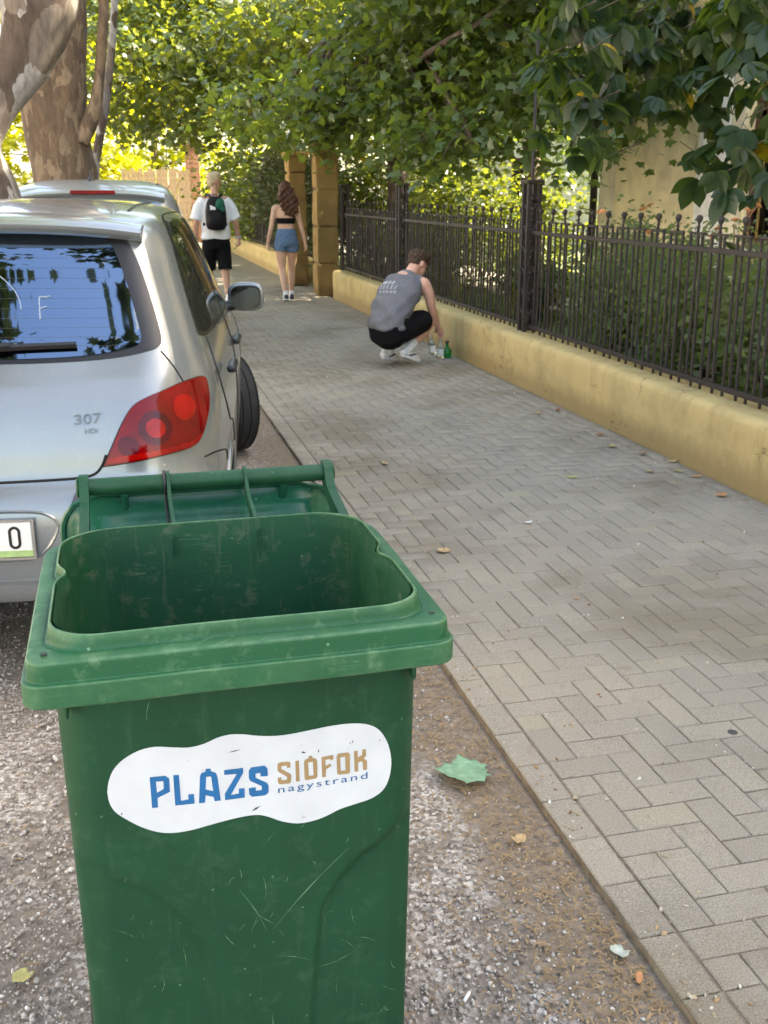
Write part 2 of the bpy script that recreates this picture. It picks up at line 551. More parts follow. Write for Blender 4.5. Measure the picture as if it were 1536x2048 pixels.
def pavement():
    X0, X1 = 1.01, 3.225
    bed = mk("pavement", [(X0, -4, -0.0052), (X1 + 0.05, -4, -0.0052), (X1 + 0.05, 17.1, -0.0052), (X0, 17.1, -0.0052), (X0, -4, -0.12), (X0, 17.1, -0.12)],
             [(0, 1, 2, 3), (4, 0, 3, 5)], BED)
    tag(bed, "grey herringbone brick pavement beside the yellow wall", kind="structure")
    mk("far_paving", [(X0, 17.1, -0.006), (X1 + 0.2, 17.1, -0.006), (X1 + 0.5, 60, -0.006), (X0 - 0.2, 60, -0.006)], [(0, 1, 2, 3)], PAVER_FAR, bed)
    items = []   # x, y, long axis (0=x,1=y), half?
    y = -0.6
    while y < 17.0:
        items.append((X0 + PW / 2 - 0.001, y, 1, False)); y += 2 * PW
    ox = X0 + PW + 0.003
    ni = int((X1 - ox) / PW + 0.5) ; nj = int(17.6 / PW)
    for j in range(nj):
        for i in range(ni):
            k = (i - j) % 4
            cx, cy = ox + (i + 0.5) * PW, -0.6 + (j + 0.5) * PW
            if k == 0:
                if i + 1 < ni: items.append((cx + PW / 2, cy, 0, False))
                else: items.append((cx, cy, 0, True))
            elif k == 1 and i == 0: items.append((cx, cy, 0, True))
            elif k == 2:
                if j - 1 >= 0: items.append((cx, cy - PW / 2, 1, False))
    fullV, fullF = paver_template(2 * PW, PW); halfV, halfF = paver_template(PW, PW)
    mfull = mesh(fullV, fullF, PAVER, False, "paver"); mhalf = mesh(halfV, halfF, PAVER, False, "paver_half")
    mw = Matrix.Rotation(R(-14.24), 4, 'Z') @ Matrix.Rotation(R(90 - 17.231), 4, 'X'); mi = mw.inverted()
    seen = []
    for it in items:
        p = mi @ Vector((it[0], it[1], -1.57))
        u, v = 768 + 2070 * p.x / -p.z, 1024 - 2070 * p.y / -p.z
        ok = p.z < 0 and -20 < u < 1556 and 0 < v < 2080 and not (40 < u < 870 and v > 1010)
        seen.append((it[0] ** 2 + it[1] ** 2) if ok else 1e9)
    order = np.argsort(seen, kind="stable")
    single = set(int(i) for i in order[:296])
    TV, TF = [], []
    r = random.Random(5)
    for idx, (x, y, ax, half) in enumerate(items):
        dz = r.gauss(0, 0.0008); a = (math.pi / 2 if ax else 0) + r.gauss(0, 0.004); tx, ty = r.gauss(0, 0.004), r.gauss(0, 0.004)
        x += r.gauss(0, 0.0006); y += r.gauss(0, 0.0006)
        if idx in single:
            mobj("paver", mhalf if half else mfull, bed, (x, y, dz), (tx, ty, a))
        else:
            Vv = (halfV if half else fullV) @ np.array(Matrix.Rotation(a, 3, 'Z').transposed())
            Vv = Vv + np.array([x, y, dz]); Vv[:, 2] += tx * (Vv[:, 1] - y) + ty * (Vv[:, 0] - x)
            o = len(TV); TV += [tuple(v) for v in Vv]; TF += [tuple(q + o for q in f) for f in fullF]
    rest = mobj("paving_bricks", fastmesh("paving_bricks", np.array(TV), np.array(TF), PAVER), bed)
    tag(rest, kind="stuff")
pavement()

# ------------------------------------------------------------------ yellow plinth wall
def plinth(name, y0, y1, label, x_shift=0.0, step=0.12):
    prof = [(3.225, -0.1), (3.222, 0.1), (3.219, 0.28), (3.221, 0.365), (3.229, 0.393), (3.248, 0.409), (3.275, 0.414), (3.33, 0.414), (3.42, 0.408), (3.64, 0.404), (3.68, 0.39), (3.69, 0.05)]
    f = sines(8); f2 = sines(18, 9)
    ys = np.arange(y0, y1 + 1e-6, step); V = []; n = len(prof)
    for j, yy in enumerate(ys):
        e = min(yy - y0, y1 - yy); sh = 0.05 * max(0, 1 - e / 0.12) ** 2
        for (x, z) in prof:
            d = 0.0035 * float(f((0, yy, z * 3), 1.3)) + 0.002 * float(f2((0, yy, z), 17))
            xx = x + d + x_shift; zz = z + (0.5 * d if z > 0.3 else 0)
            if x < 3.45: xx += sh
            if z > 0.3: zz -= sh * 0.6
            V.append((xx, yy, zz))
    F = [(j * n + i, j * n + i + 1, (j + 1) * n + i + 1, (j + 1) * n + i) for j in range(len(ys) - 1) for i in range(n - 1)]
    F.append(tuple(range(n))[::-1]); F.append(tuple((len(ys) - 1) * n + i for i in range(n)))
    return tag(mk(name, V, F, OCHRE, None, True, angle=60), label, "wall")
plinth("plinth_wall", 0.4, 16.0, "low ochre plinth wall with rounded top under the near iron fence")
plinth("plinth_wall", 18.75, 44.0, "low ochre wall continuing beyond the gate pillars past the walking couple", -0.13, 0.4)

# ------------------------------------------------------------------ iron fence
def fence(name, posts, label, X, zt, detail=True, unit=0.2457, half=True):
    root = tag(empty(name, (X, posts[0], zt)), label, "fence")
    def part(nm, me, x, y, z): return mobj(nm, me, root, (x, y - posts[0], z - zt))
    zr, zb, zc, zball = 1.235, 0.455, 1.325, 1.418
    b = 0.0075
    bar = box_mesh(2 * b, 2 * b, zc - 0.008 - zt, 0.002, IRON, "bar", base=True)
    barlow = box_mesh(2 * b, 2 * b, zc - 0.008 - (zb - 0.01), 0.002, IRON, "bar_short", base=True)
    cap = box_mesh(0.02, 0.165, 0.016, 0.003, IRON, "cap")
    V, F = lathe_geo([(0.009, 0.0), (0.008, 0.02), (0.012, 0.028), (0.008, 0.036), (0.0075, 0.05), (0.013, 0.06), (0.019, 0.072), (0.020, 0.082), (0.017, 0.093), (0.008, 0.1)], 10)
    fin = mesh(V, F, IRON, True, "finial")
    for a, c in zip(posts[:-1], posts[1:]):
        L = c - a
        part("rail", box_mesh(0.036, L - 0.1, 0.03, 0.003, IRON), 0, (a + c) / 2, zr)
        part("rail", box_mesh(0.036, L - 0.1, 0.03, 0.003, IRON), 0, (a + c) / 2, zb)
        if not detail:
            geos = []
            n = int((L - 0.2) / 0.12)
            for i in range(n):
                y = a + 0.12 + i * 0.12 - posts[0]
                geos.append(([(dx, y + dy, z - zt) for z in (zt, zball) for dx, dy in ((-b, -b), (b, -b), (b, b), (-b, b))],
                             [(0, 1, 5, 4), (1, 2, 6, 5), (2, 3, 7, 6), (3, 0, 4, 7), (4, 5, 6, 7)]))
            VV, FF = merge(geos); tag(mk("bars", VV, FF, IRON, root), kind="stuff")
            continue
        n = int((L - 0.12) / unit); off = a + (L - n * unit) / 2 + unit / 2
        for i in range(n):
            y = off + i * unit
            for q, dy in enumerate((-0.072, 0, 0.072)):
                j = random.uniform(-0.003, 0.003)
                ob = part("bar", barlow, j, y + dy, zb - 0.01) if q == 1 else part("bar", bar, j, y + dy, zt)
                ob.rotation_euler = (random.gauss(0, .005), random.gauss(0, .005), random.uniform(-.2, .2))
            part("cap", cap, 0, y, zc)
            part("finial", fin, 0, y, zc + 0.008).rotation_euler = (random.gauss(0, .03), random.gauss(0, .03), 0)
    for y in posts:
        if not detail:
            part("post", box_mesh(0.06, 0.06, 1.1, 0.004, IRON, base=True), 0, y, zt - 0.02); continue
        geos = []
        H = 1.63 - zt
        for sx, sy in ((-1, -1), (1, -1), (1, 1), (-1, 1)):
            vx, vy = sx * 0.045, sy * 0.055
            geos.append(([(vx + dx, vy + dy, z) for z in (-0.02, H) for dx, dy in ((-0.016, -0.016), (0.016, -0.016), (0.016, 0.016), (-0.016, 0.016))],
                         [(0, 1, 5, 4), (1, 2, 6, 5), (2, 3, 7, 6), (3, 0, 4, 7), (4, 5, 6, 7)]))
        VV, FF = merge(geos)
        p = mk("post", VV, FF, IRON, root, loc=(0, y - posts[0], 0))
        geos = []
        nst = 13
        for i in range(nst):      # riveted lattice between the four angles
            z0 = 0.03 + i * (H - 0.1) / nst; z1 = z0 + (H - 0.1) / nst
            for sgn in (-1, 1):
                for (u0, u1) in (((-0.04), 0.04),):
                    s = 1 if i % 2 else -1
                    P0 = (sgn * 0.047, s * -0.05, z0); P1 = (sgn * 0.047, s * 0.05, z1)
                    geos.append(tube_geo([P0, P1], 0.008, 4))
                    P0 = (s * -0.04, sgn * 0.057, z0); P1 = (s * 0.04, sgn * 0.057, z1)
                    geos.append(tube_geo([P0, P1], 0.008, 4))
        VV, FF = merge(geos); mk("lattice", VV, FF, IRON, p)
        mobj("post_cap", box_mesh(0.15, 0.17, 0.03, 0.006, IRON), p, (0, 0, H + 0.016))
    return root
fence("iron_fence", [4.36, 8.48, 12.62, 15.95], "dark iron fence with ball finials on the near plinth wall", 3.43, 0.402)
fence("iron_fence", [18.9, 24.0, 30.0, 36.0, 43.0], "plain dark fence on the wall beyond the gate pillars", 3.3, 0.40, False)

# slender pole standing just behind the lattice post
V, F = tube_geo([(0, 0, 0), (0.0, 0.0, 1.2), (0.004, 0.01, 2.8)], [0.019, 0.017, 0.013], 8)
tag(mk("pole", V, F, IRON, None, True, loc=(3.62, 8.95, 0.2)), "thin dark pole rising behind the lattice fence post", "pole")

# ------------------------------------------------------------------ gate pillars and gate
def pillar(x0, x1, y0, y1, h, label, lampcap):
    root = tag(empty("gate_pillar", ((x0 + x1) / 2, (y0 + y1) / 2, 0)), label, "pillar")
    w, d = x1 - x0, y1 - y0
    z = 0.0; r = random.Random(int(y0 * 10)); k = 0
    while z < h - 0.1:
        hh = min(r.uniform(0.4, 0.58), h - z)
        if h - z - hh < 0.2: hh = h - z
        e = 0.012 * (k % 2) + r.uniform(0, 0.012)
        bm = bmesh.new(); bmesh.ops.create_cube(bm, size=1)
        for v in bm.verts: v.co = Vector((v.co.x * (w - e), v.co.y * (d - e), v.co.z * (hh - 0.006)))
        bmesh.ops.bevel(bm, geom=bm.edges[:], offset=0.02, segments=2, affect='EDGES')
        bmesh.ops.subdivide_edges(bm, edges=bm.edges[:], cuts=3, use_grid_fill=True)
        f = sines(int(y0) + k)
        for v in bm.verts: v.co += v.normal * 0.012 * float(f(v.co[:], 9))
        mobj("stone_block", bm_mesh(bm, "stone_block", OCHRE_STONE, True, 50), root, (r.uniform(-.006, .006), 0, z + hh / 2))
        z += hh; k += 1
    mobj("cap_stone", box_mesh(w + 0.08, d + 0.08, 0.08, 0.015, OCHRE_STONE), root, (0, 0, h + 0.04))
    if lampcap:
        V, F = lathe_geo([(0.1, 0), (0.19, 0.02), (0.2, 0.06), (0.15, 0.11), (0.05, 0.15), (0.02, 0.18)], 12)
        mk("iron_cap", V, F, IRON, root, True, loc=(0.02, 0, h + 0.08))
    return root
pillar(3.04, 3.38, 16.12, 16.56, 2.2, "ochre stone gate pillar at the end of the near fence", True)
pillar(2.95, 3.255, 18.12, 18.6, 2.12, "farther ochre stone gate pillar behind the woman", False)
g = tag(empty("gate", (3.33, 16.60, 0.0)), "dark solid metal gate between the two ochre pillars", "gate")
GATE = simple("gate_paint", (0.035, 0.022, 0.02), 0.5, var=0.3, vscale=6)
box("frame", -0.025, 0.025, 0.02, 1.48, 0.06, 0.12, GATE, g); box("frame", -0.025, 0.025, 0.02, 1.48, 2.0, 2.06, GATE, g)
box("frame", -0.025, 0.025, 0.02, 1.48, 0.72, 0.78, GATE, g)
for i in range(9):
    y = 0.03 + i * 0.161
    box("panel", -0.01, 0.012 + 0.004 * (i % 2), y, y + 0.152, 0.122, 1.998, GATE, g, 0.003)
box("handle", -0.06, -0.027, 0.2, 0.32, 1.0, 1.03, IRON, g, 0.005)

# ------------------------------------------------------------------ garden ground
def lawn():
    f = sines(31)
    xs = np.linspace(3.68, 22, 30); ys = np.linspace(-8, 60, 60)
    V = [(x, y, 0.16 + 0.03 * float(f((x, y, 0), 0.9))) for y in ys for x in xs]; n = len(xs)
    F = [(j * n + i, j * n + i + 1, (j + 1) * n + i + 1, (j + 1) * n + i) for j in range(len(ys) - 1) for i in range(n - 1)]
    tag(mk("garden_ground", V, F, LAWN_SOIL, None, True), "garden soil and lawn behind the iron fence", kind="structure")
    pathm = simple("garden_path", (0.5, 0.47, 0.42), 0.9, var=0.15, vscale=6, co="world", bmp=(50, 0.3, 0.005))
    tag(box("garden_path", 5.2, 6.5, 8.5, 34, 0.17, 0.215, pathm), "pale paved path across the garden behind the fence", kind="structure")
lawn()
def grass():
    N = 42000
    X = rng.uniform(3.72, 7.0, N); Y = 4.2 + 16 * rng.uniform(0, 1, N) ** 1.1
    k = ~((X > 5.15) & (X < 6.55) & (Y > 8.4)); X, Y = X[k], Y[k]; N = len(X)
    h = rng.uniform(0.04, 0.11, N); a = rng.uniform(0, 6.28, N); w = rng.uniform(0.003, 0.007, N)
    p = np.stack([np.cos(a), np.sin(a), 0 * a], -1); l = np.stack([rng.normal(0, 0.35, N), rng.normal(0, 0.35, N), np.ones(N)], -1)
    P = np.stack([X, Y, np.full(N, 0.15)], -1)
    V = np.stack([P - p * w[:, None], P + p * w[:, None], P + l * h[:, None]], 1).reshape(-1, 3)
    F = np.arange(3 * N).reshape(-1, 3)
    gm = leafmat("grass_blade", [(0.09, 0.14, 0.025), (0.13, 0.19, 0.04), (0.17, 0.21, 0.07)], (0.3, 0.4, 0.05), 0.3, 0.6)
    tag(mobj("grass", fastmesh("grass", V, F, gm)), "short green lawn grass behind the iron fence", "grass", kind="stuff")
grass()

# ------------------------------------------------------------------ the house in the garden
def house():
    X = 7.0
    root = tag(empty("yellow_house", (X, 4, 0.15)), "pale yellow rendered house with white pilaster behind the fence", "house")
    def part(nm, x0, x1, y0, y1, z0, z1, m, par=root, bev=0.0):
        o = box(nm, x0 - X, x1 - X, y0 - 4, y1 - 4, z0 - 0.15, z1 - 0.15, m, None, bev); o.parent = par; return o
    w0, w1, s0, s1 = 9.45, 10.88, 0.95, 3.25
    part("wall", X, X + 5.5, w1, 14.55, 0, 8.8, HOUSE_Y)
    part("wall", X, X + 5.5, -8, w0, 0, 8.8, HOUSE_Y)
    part("wall", X, X + 5.5, w0, w1, s1, 8.8, HOUSE_Y)
    part("wall", X, X + 5.5, w0, w1, 0, s0, HOUSE_Y)
    part("plinth", X - 0.05, X - 0.002, -8, 14.55, 0, 0.55, HOUSE_C, bev=0.01)
    part("corner_strip", X - 0.05, X + 0.3, 14.2, 14.6, 0.552, 8.79, HOUSE_C, bev=0.012)
    part("pilaster", X - 0.09, X - 0.001, 11.25, 11.86, 0.552, 8.6, HOUSE_W, bev=0.012)
    part("pilaster", X - 0.06, X - 0.001, 10.96, 11.247, 0.552, 8.6, HOUSE_C, bev=0.012)
    part("cornice", X - 0.35, X + 0.1, -8.2, 14.75, 8.6, 8.95, HOUSE_W, bev=0.03)
    # roof
    r = mk("roof", [(X - .5 - X, -12.5, 8.8), (6, -12.5, 8.8), (6, 11, 8.8), (-.5, 11, 8.8), (2.75, -12, 11.2), (2.75, 10, 11.2)],
           [(0, 1, 4), (1, 2, 5, 4), (2, 3, 5), (3, 0, 4, 5), (3, 2, 1, 0)], ROOF_TILE, root)
    win = box("window", 0.02, 0.10, w0 - 4, w0 + 0.09 - 4, s0 - .15, s1 - .15, WINDOW_RED, root)
    fx0, fx1 = X + 0.02, X + 0.10
    for a, b_, c, d in ((w1 - 0.09, w1, s0, s1), (w0 + 0.09, w1 - 0.09, s0, s0 + 0.1), (w0 + 0.09, w1 - 0.09, s1 - 0.1, s1), (w0 + 0.68, w0 + 0.75, s0 + 0.1, s1 - 0.1), (w0 + 0.09, w1 - 0.09, 2.42, 2.5)):
        o = part("sash", fx0 + 0.004, fx1 - 0.004, a, b_, c, d, WINDOW_RED)
        o.parent = win; o.location = Vector(o.location) - Vector(win.location)
    for a, b_ in ((w0 + 0.09, w0 + 0.68), (w0 + 0.75, w1 - 0.09)):
        for c, d in ((s0 + 0.1, 2.42), (2.5, s1 - 0.1)):
            o = part("pane", X + 0.05, X + 0.056, a, b_, c, d, GLASS_WIN)
            o.parent = win; o.location = Vector(o.location) - Vector(win.location)
    # curtain as a pleated sheet behind the glass
    ys = np.linspace(w0 + 0.02, w1 - 0.02, 60); V = []
    for yy in ys:
        dx = 0.2 + 0.02 * math.sin(yy * 60)
        V += [(dx, yy - 4, s0 - .15), (dx, yy - 4, s1 - .15)]
    F = [(2 * i, 2 * i + 1, 2 * i + 3, 2 * i + 2) for i in range(59)]
    mk("curtain", V, F, CURTAIN, root, True)
    # window sill
    part("sill", X - 0.12, X + 0.02, w0 - 0.05, w1 + 0.03, s0 - 0.08, s0 - 0.003, HOUSE_W, bev=0.01)
    V, F = tube_geo([(-0.1, 14.66 - 4, 0.2), (-0.1, 14.66 - 4, 8.4)], 0.055, 10)
    mk("downpipe", V, F, IRON, root, True)
house()

def far_house(loc, rz, w, d, h, label, wallm):
    root = tag(empty("far_house", loc, rz), label, "house")
    box("wall", -w / 2, w / 2, -d / 2, d / 2, 0, h, wallm, root)
    mk("roof", [(-w / 2 - .4, -d / 2 - .4, h), (w / 2 + .4, -d / 2 - .4, h), (w / 2 + .4, d / 2 + .4, h), (-w / 2 - .4, d / 2 + .4, h), (-w / 2 - .4, 0, h + d * .35), (w / 2 + .4, 0, h + d * .35)],
       [(0, 1, 5, 4), (2, 3, 4, 5), (0, 4, 3), (1, 2, 5), (3, 2, 1, 0)], ROOF_TILE, root)
    for i in range(3):
        x = -w / 2 + w * (i + 0.5) / 3
        f = box("window", x - .5, x + .5, -d / 2 - .03, -d / 2 - .002, 1.0, 2.3, WINDOW_RED, root)
        box("pane", -.42, .42, -.02, -.016, -.57, .57, GLASS_WIN, f)
far_house((-13.5, 3.0, GZ), R(90), 15, 8, 7.0, "pale grey house across the road, added out of view to bounce sunlight", HOUSE_W)  # two unseen houses added as sunlit bounce for the shaded street
far_house((-13.5, 22.0, GZ), R(90), 13, 8, 6.2, "white house across the road, added out of view to bounce sunlight", HOUSE_W)
far_house((13.5, 29, 0.1), R(-52), 9, 7, 4.6, "white rendered house glimpsed far behind the garden trees", HOUSE_W)

# pale board fence and brick pillar where the pavement ends in the distance
def board_fence():
    root = tag(empty("board_fence", (1.1, 33.0, 0), R(-38)), "pale sunlit wooden board fence at the far end of the pavement", "fence")
    for i in range(16):
        h = 2.15 + random.uniform(-0.05, 0.05)
        mobj("board", box_mesh(0.14, 0.03, h, 0.004, PALE_WOOD, base=True), root, (-0.8 + i * 0.152, random.uniform(-.006, .006), 0.02), (0, random.uniform(-.01, .01), 0))
    for z in (0.5, 1.7): mobj("rail", box_mesh(2.5, 0.04, 0.1, 0.004, PALE_WOOD), root, (0.35, 0.042, z))
board_fence()
def brick_pillar():
    root = tag(empty("brick_pillar", (2.62, 35.0, 0)), "pinkish brick pillar beyond the blond walker's head", "pillar")
    bm_ = simple("terracotta", (0.33, 0.18, 0.12), 0.85, var=0.3, vscale=10)
    z = 0
    k = 0
    while z < 2.9:
        mobj("brick", box_mesh(0.42 - 0.008 * (k % 2), 0.42, 0.132, 0.008, bm_, base=True), root, (0, 0, z)); z += 0.14; k += 1
    mobj("cap_stone", box_mesh(0.55, 0.55, 0.08, 0.01, bm_, base=True), root, (0, 0, z))
brick_pillar()
# ------------------------------------------------------------------ wheelie bin
STICKER= [(-0.2001, 0.7605), (-0.197, 0.7771), (-0.1893, 0.795), (-0.1751, 0.8098), (-0.153, 0.8212), (-0.1313, 0.8244), (-0.1099, 0.8209), (-0.0847, 0.8168), (-0.0627, 0.8196), (-0.0439, 0.8267), (-0.0253, 0.8296), (-0.0068, 0.8274), (0.0154, 0.8217), (0.0418, 0.818), (0.0685, 0.8185), (0.0954, 0.8208), (0.1225, 0.8231), (0.1498, 0.8229), (0.1735, 0.8187), (0.1913, 0.8088), (0.2035, 0.7916), (0.2109, 0.7704), (0.214, 0.7451), (0.2103, 0.7182), (0.2002, 0.6991), (0.1819, 0.6881), (0.1576, 0.6828), (0.1334, 0.6775), (0.1132, 0.6692), (0.0932, 0.6642), (0.0693, 0.6636), (0.0458, 0.6713), (0.0266, 0.6823), (0.0113, 0.6885), (-0.008, 0.6895), (-0.0311, 0.6874), (-0.0579, 0.6834), (-0.0845, 0.6789), (-0.1071, 0.6778), (-0.1256, 0.6801), (-0.1436, 0.6872), (-0.1613, 0.6982), (-0.1785, 0.7126), (-0.1919, 0.7267), (-0.1986, 0.743)]
BLUE= [[[(-0.1407, 0.7764), (-0.1193, 0.7759), (-0.1138, 0.7702), (-0.1141, 0.7483), (-0.132, 0.7408), (-0.1323, 0.7249), (-0.1405, 0.7254)], [(-0.1325, 0.7679), (-0.1222, 0.7674), (-0.1224, 0.7545), (-0.1323, 0.7495)]], [[(-0.108, 0.775), (-0.1001, 0.7745), (-0.0995, 0.7311), (-0.0887, 0.7315), (-0.0887, 0.7401), (-0.0807, 0.7396), (-0.0804, 0.7234), (-0.1079, 0.7242)]], [[(-0.0742, 0.7229), (-0.0706, 0.7684), (-0.0679, 0.7729), (-0.0625, 0.774), (-0.062, 0.7785), (-0.0551, 0.7782), (-0.0549, 0.7738), (-0.0478, 0.7698), (-0.046, 0.763), (-0.0428, 0.7225), (-0.0517, 0.7226), (-0.0528, 0.7302), (-0.0641, 0.7348), (-0.0657, 0.7223)], [(-0.062, 0.7654), (-0.055, 0.7652), (-0.0529, 0.7402), (-0.0637, 0.7444)]], [[(-0.0361, 0.7726), (-0.0087, 0.7724), (-0.0086, 0.7646), (-0.0279, 0.7296), (-0.0162, 0.7302), (-0.0162, 0.7385), (-0.0077, 0.738), (-0.008, 0.7219), (-0.0365, 0.7221), (-0.0367, 0.7326), (-0.0181, 0.7636), (-0.0361, 0.7647)]], [[(-0.0007, 0.7663), (0.0032, 0.7714), (0.0222, 0.7716), (0.0267, 0.7661), (0.0267, 0.7533), (0.0164, 0.754), (0.0158, 0.7603), (0.0089, 0.76), (0.0091, 0.7529), (0.0252, 0.7416), (0.0274, 0.7368), (0.027, 0.7252), (0.0223, 0.721), (0.0027, 0.7215), (-0.0013, 0.7262), (-0.0017, 0.7369), (0.0082, 0.7371), (0.0088, 0.7308), (0.0172, 0.7308), (0.0174, 0.7375), (0.001, 0.7489), (-0.0008, 0.7536)]]]
TAN= [[[(0.0415, 0.7711), (0.0447, 0.7734), (0.0584, 0.7727), (0.0605, 0.7699), (0.0603, 0.7624), (0.0552, 0.7624), (0.0549, 0.7666), (0.0471, 0.7666), (0.047, 0.7619), (0.0601, 0.7516), (0.0615, 0.7489), (0.0605, 0.7374), (0.0583, 0.7355), (0.0438, 0.7363), (0.0414, 0.7395), (0.0412, 0.7479), (0.0466, 0.7479), (0.0468, 0.7428), (0.0548, 0.7424), (0.0549, 0.7474), (0.0428, 0.7576), (0.0412, 0.7603)]], [[(0.0677, 0.7721), (0.0731, 0.7726), (0.0736, 0.737), (0.0681, 0.737)]], [[(0.0805, 0.7685), (0.0823, 0.7724), (0.0874, 0.7738), (0.0877, 0.7774), (0.0928, 0.7775), (0.0932, 0.7736), (0.0983, 0.7717), (0.1002, 0.7681), (0.1004, 0.7404), (0.0979, 0.7378), (0.0831, 0.7369), (0.081, 0.74)], [(0.0866, 0.7668), (0.0939, 0.7669), (0.0946, 0.7438), (0.0874, 0.7438)]], [[(0.1068, 0.7729), (0.1245, 0.774), (0.1247, 0.7669), (0.1203, 0.7646), (0.1196, 0.7677), (0.1126, 0.7674), (0.1128, 0.757), (0.1202, 0.7601), (0.1214, 0.7554), (0.1135, 0.751), (0.1129, 0.7381), (0.1075, 0.738)]], [[(0.1295, 0.7712), (0.1322, 0.775), (0.147, 0.7748), (0.1496, 0.7716), (0.1499, 0.7404), (0.1476, 0.7382), (0.1327, 0.7385), (0.1302, 0.7418)], [(0.1348, 0.7679), (0.1425, 0.7685), (0.1431, 0.7448), (0.1357, 0.7448)]], [[(0.1559, 0.7757), (0.1614, 0.7757), (0.1618, 0.7639), (0.1683, 0.7672), (0.1689, 0.7763), (0.1742, 0.7764), (0.1746, 0.7646), (0.1708, 0.7609), (0.1761, 0.7559), (0.1761, 0.7407), (0.1701, 0.7407), (0.1693, 0.7544), (0.1663, 0.7565), (0.1623, 0.7546), (0.1626, 0.7397), (0.157, 0.7398)]]]

def m_plastic(name, col, worn, wear=0.5, rough=0.42, streak=True, edge=0.0):
    m, nt, b, out = newmat(name)
    c = coords(nt, "obj")
    base = ramp(nt, noise(nt, c, 5, 5, 0.6), [(0.3, tuple(x * 0.86 for x in col)), (0.7, tuple(x * 1.14 for x in col))])
    # rubbed, whitened patches
    f1 = ramp(nt, noise(nt, c, 26, 7, 0.72, 0.2), [(0.54, (0, 0, 0)), (0.78, (wear, wear, wear))])
    base = mixc(nt, f1, base, worn)
    if streak:
        f2 = ramp(nt, noise(nt, coords(nt, "obj", (60, 60, 3.5)), 1.0, 6, 0.7), [(0.57, (0, 0, 0)), (0.8, (wear * 0.8,) * 3)])
        base = mixc(nt, f2, base, worn)
    if edge > 0:
        pt = nd(nt, "ShaderNodeNewGeometry").outputs["Pointiness"]
        e1 = ramp(nt, pt, [(0.505, (0, 0, 0)), (0.56, (edge, edge, edge))])
        brk = ramp(nt, noise(nt, c, 34, 6, 0.75), [(0.35, (0.25, 0.25, 0.25)), (0.65, (1, 1, 1))])
        base = mixc(nt, mixc(nt, 1.0, e1, brk, 'MULTIPLY'), base, tuple(min(1, x * 1.25) for x in worn))
    # hairline scratches: thin bands of two rotated, stretched noises
    for k, (ang, sc) in enumerate(((0.7, (9, 9, 9)), (-0.5, (7, 7, 7)))):
        mp = nd(nt, "ShaderNodeMapping"); mp.inputs["Rotation"].default_value = (0, ang, 0); mp.inputs["Scale"].default_value = (3, 3, 42)
        nt.links.new(c, mp.inputs["Vector"])
        s = noise(nt, mp.outputs[0], 1.0 + 0.3 * k, 3, 0.5, 0.5)
        band = ramp(nt, s, [(0.496, (0, 0, 0)), (0.5, (0.55 * wear,) * 3), (0.504, (0, 0, 0))])
        keep = ramp(nt, noise(nt, c, 6 + k, 3), [(0.55, (0, 0, 0)), (0.66, (1, 1, 1))])
        base = mixc(nt, mixc(nt, 1.0, band, keep, 'MULTIPLY'), base, tuple(min(1, x * 1.8) for x in worn))
    # pale nicks
    v = nd(nt, "ShaderNodeTexVoronoi"); v.inputs["Scale"].default_value = 26; nt.links.new(c, v.inputs["Vector"])
    nick = ramp(nt, v.outputs["Distance"], [(0.035, (0.55, 0.55, 0.55)), (0.07, (0, 0, 0))])
    base = mixc(nt, nick, base, tuple(min(1, x * 1.5) for x in worn))
    nt.links.new(base, b.inputs["Base Color"])
    rr = nd(nt, "ShaderNodeMapRange"); rr.inputs[3].default_value = rough * 0.8; rr.inputs[4].default_value = min(1, rough * 1.5)
    nt.links.new(noise(nt, c, 18, 5), rr.inputs[0]); nt.links.new(rr.outputs[0], b.inputs["Roughness"])
    b.inputs["Specular IOR Level"].default_value = 0.28
    bump(nt, b, noise(nt, c, 240, 4, 0.6), 0.12, 0.001)
    return m

BIN_G = m_plastic("bin_green", (0.0058, 0.052, 0.0225), (0.075, 0.17, 0.09), 0.3, 0.42)
BIN_RIM = m_plastic("bin_green_faded", (0.0115, 0.086, 0.036), (0.16, 0.27, 0.15), 0.65, 0.36, False, 0.5)
BIN_IN = m_plastic("bin_green_inside", (0.006, 0.062, 0.026), (0.11, 0.13, 0.085), 0.9, 0.5)
BIN_LID = m_plastic("bin_lid_green", (0.007, 0.078, 0.042), (0.1, 0.22, 0.15), 0.25, 0.2)
RUBBER = simple("rubber", (0.018, 0.018, 0.019), 0.75, var=0.3, vscale=14, bmp=(60, 0.2, 0.002))
BLACKP = simple("black_plastic", (0.015, 0.015, 0.017), 0.45, var=0.2)
STICKER_W = simple("sticker_white", (0.57, 0.59, 0.605), 0.45, var=0.05, vscale=18, speck=(70, (0.42, 0.40, 0.37), 0.69))
S_BLUE = simple("sticker_blue", (0.003, 0.115, 0.29), 0.45, var=0.1, vscale=30)
S_TAN = simple("sticker_tan", (0.33, 0.215, 0.10), 0.45, var=0.1, vscale=30)
S_NAVY = simple("sticker_navy", (0.015, 0.09, 0.24), 0.45, var=0.1, vscale=30)

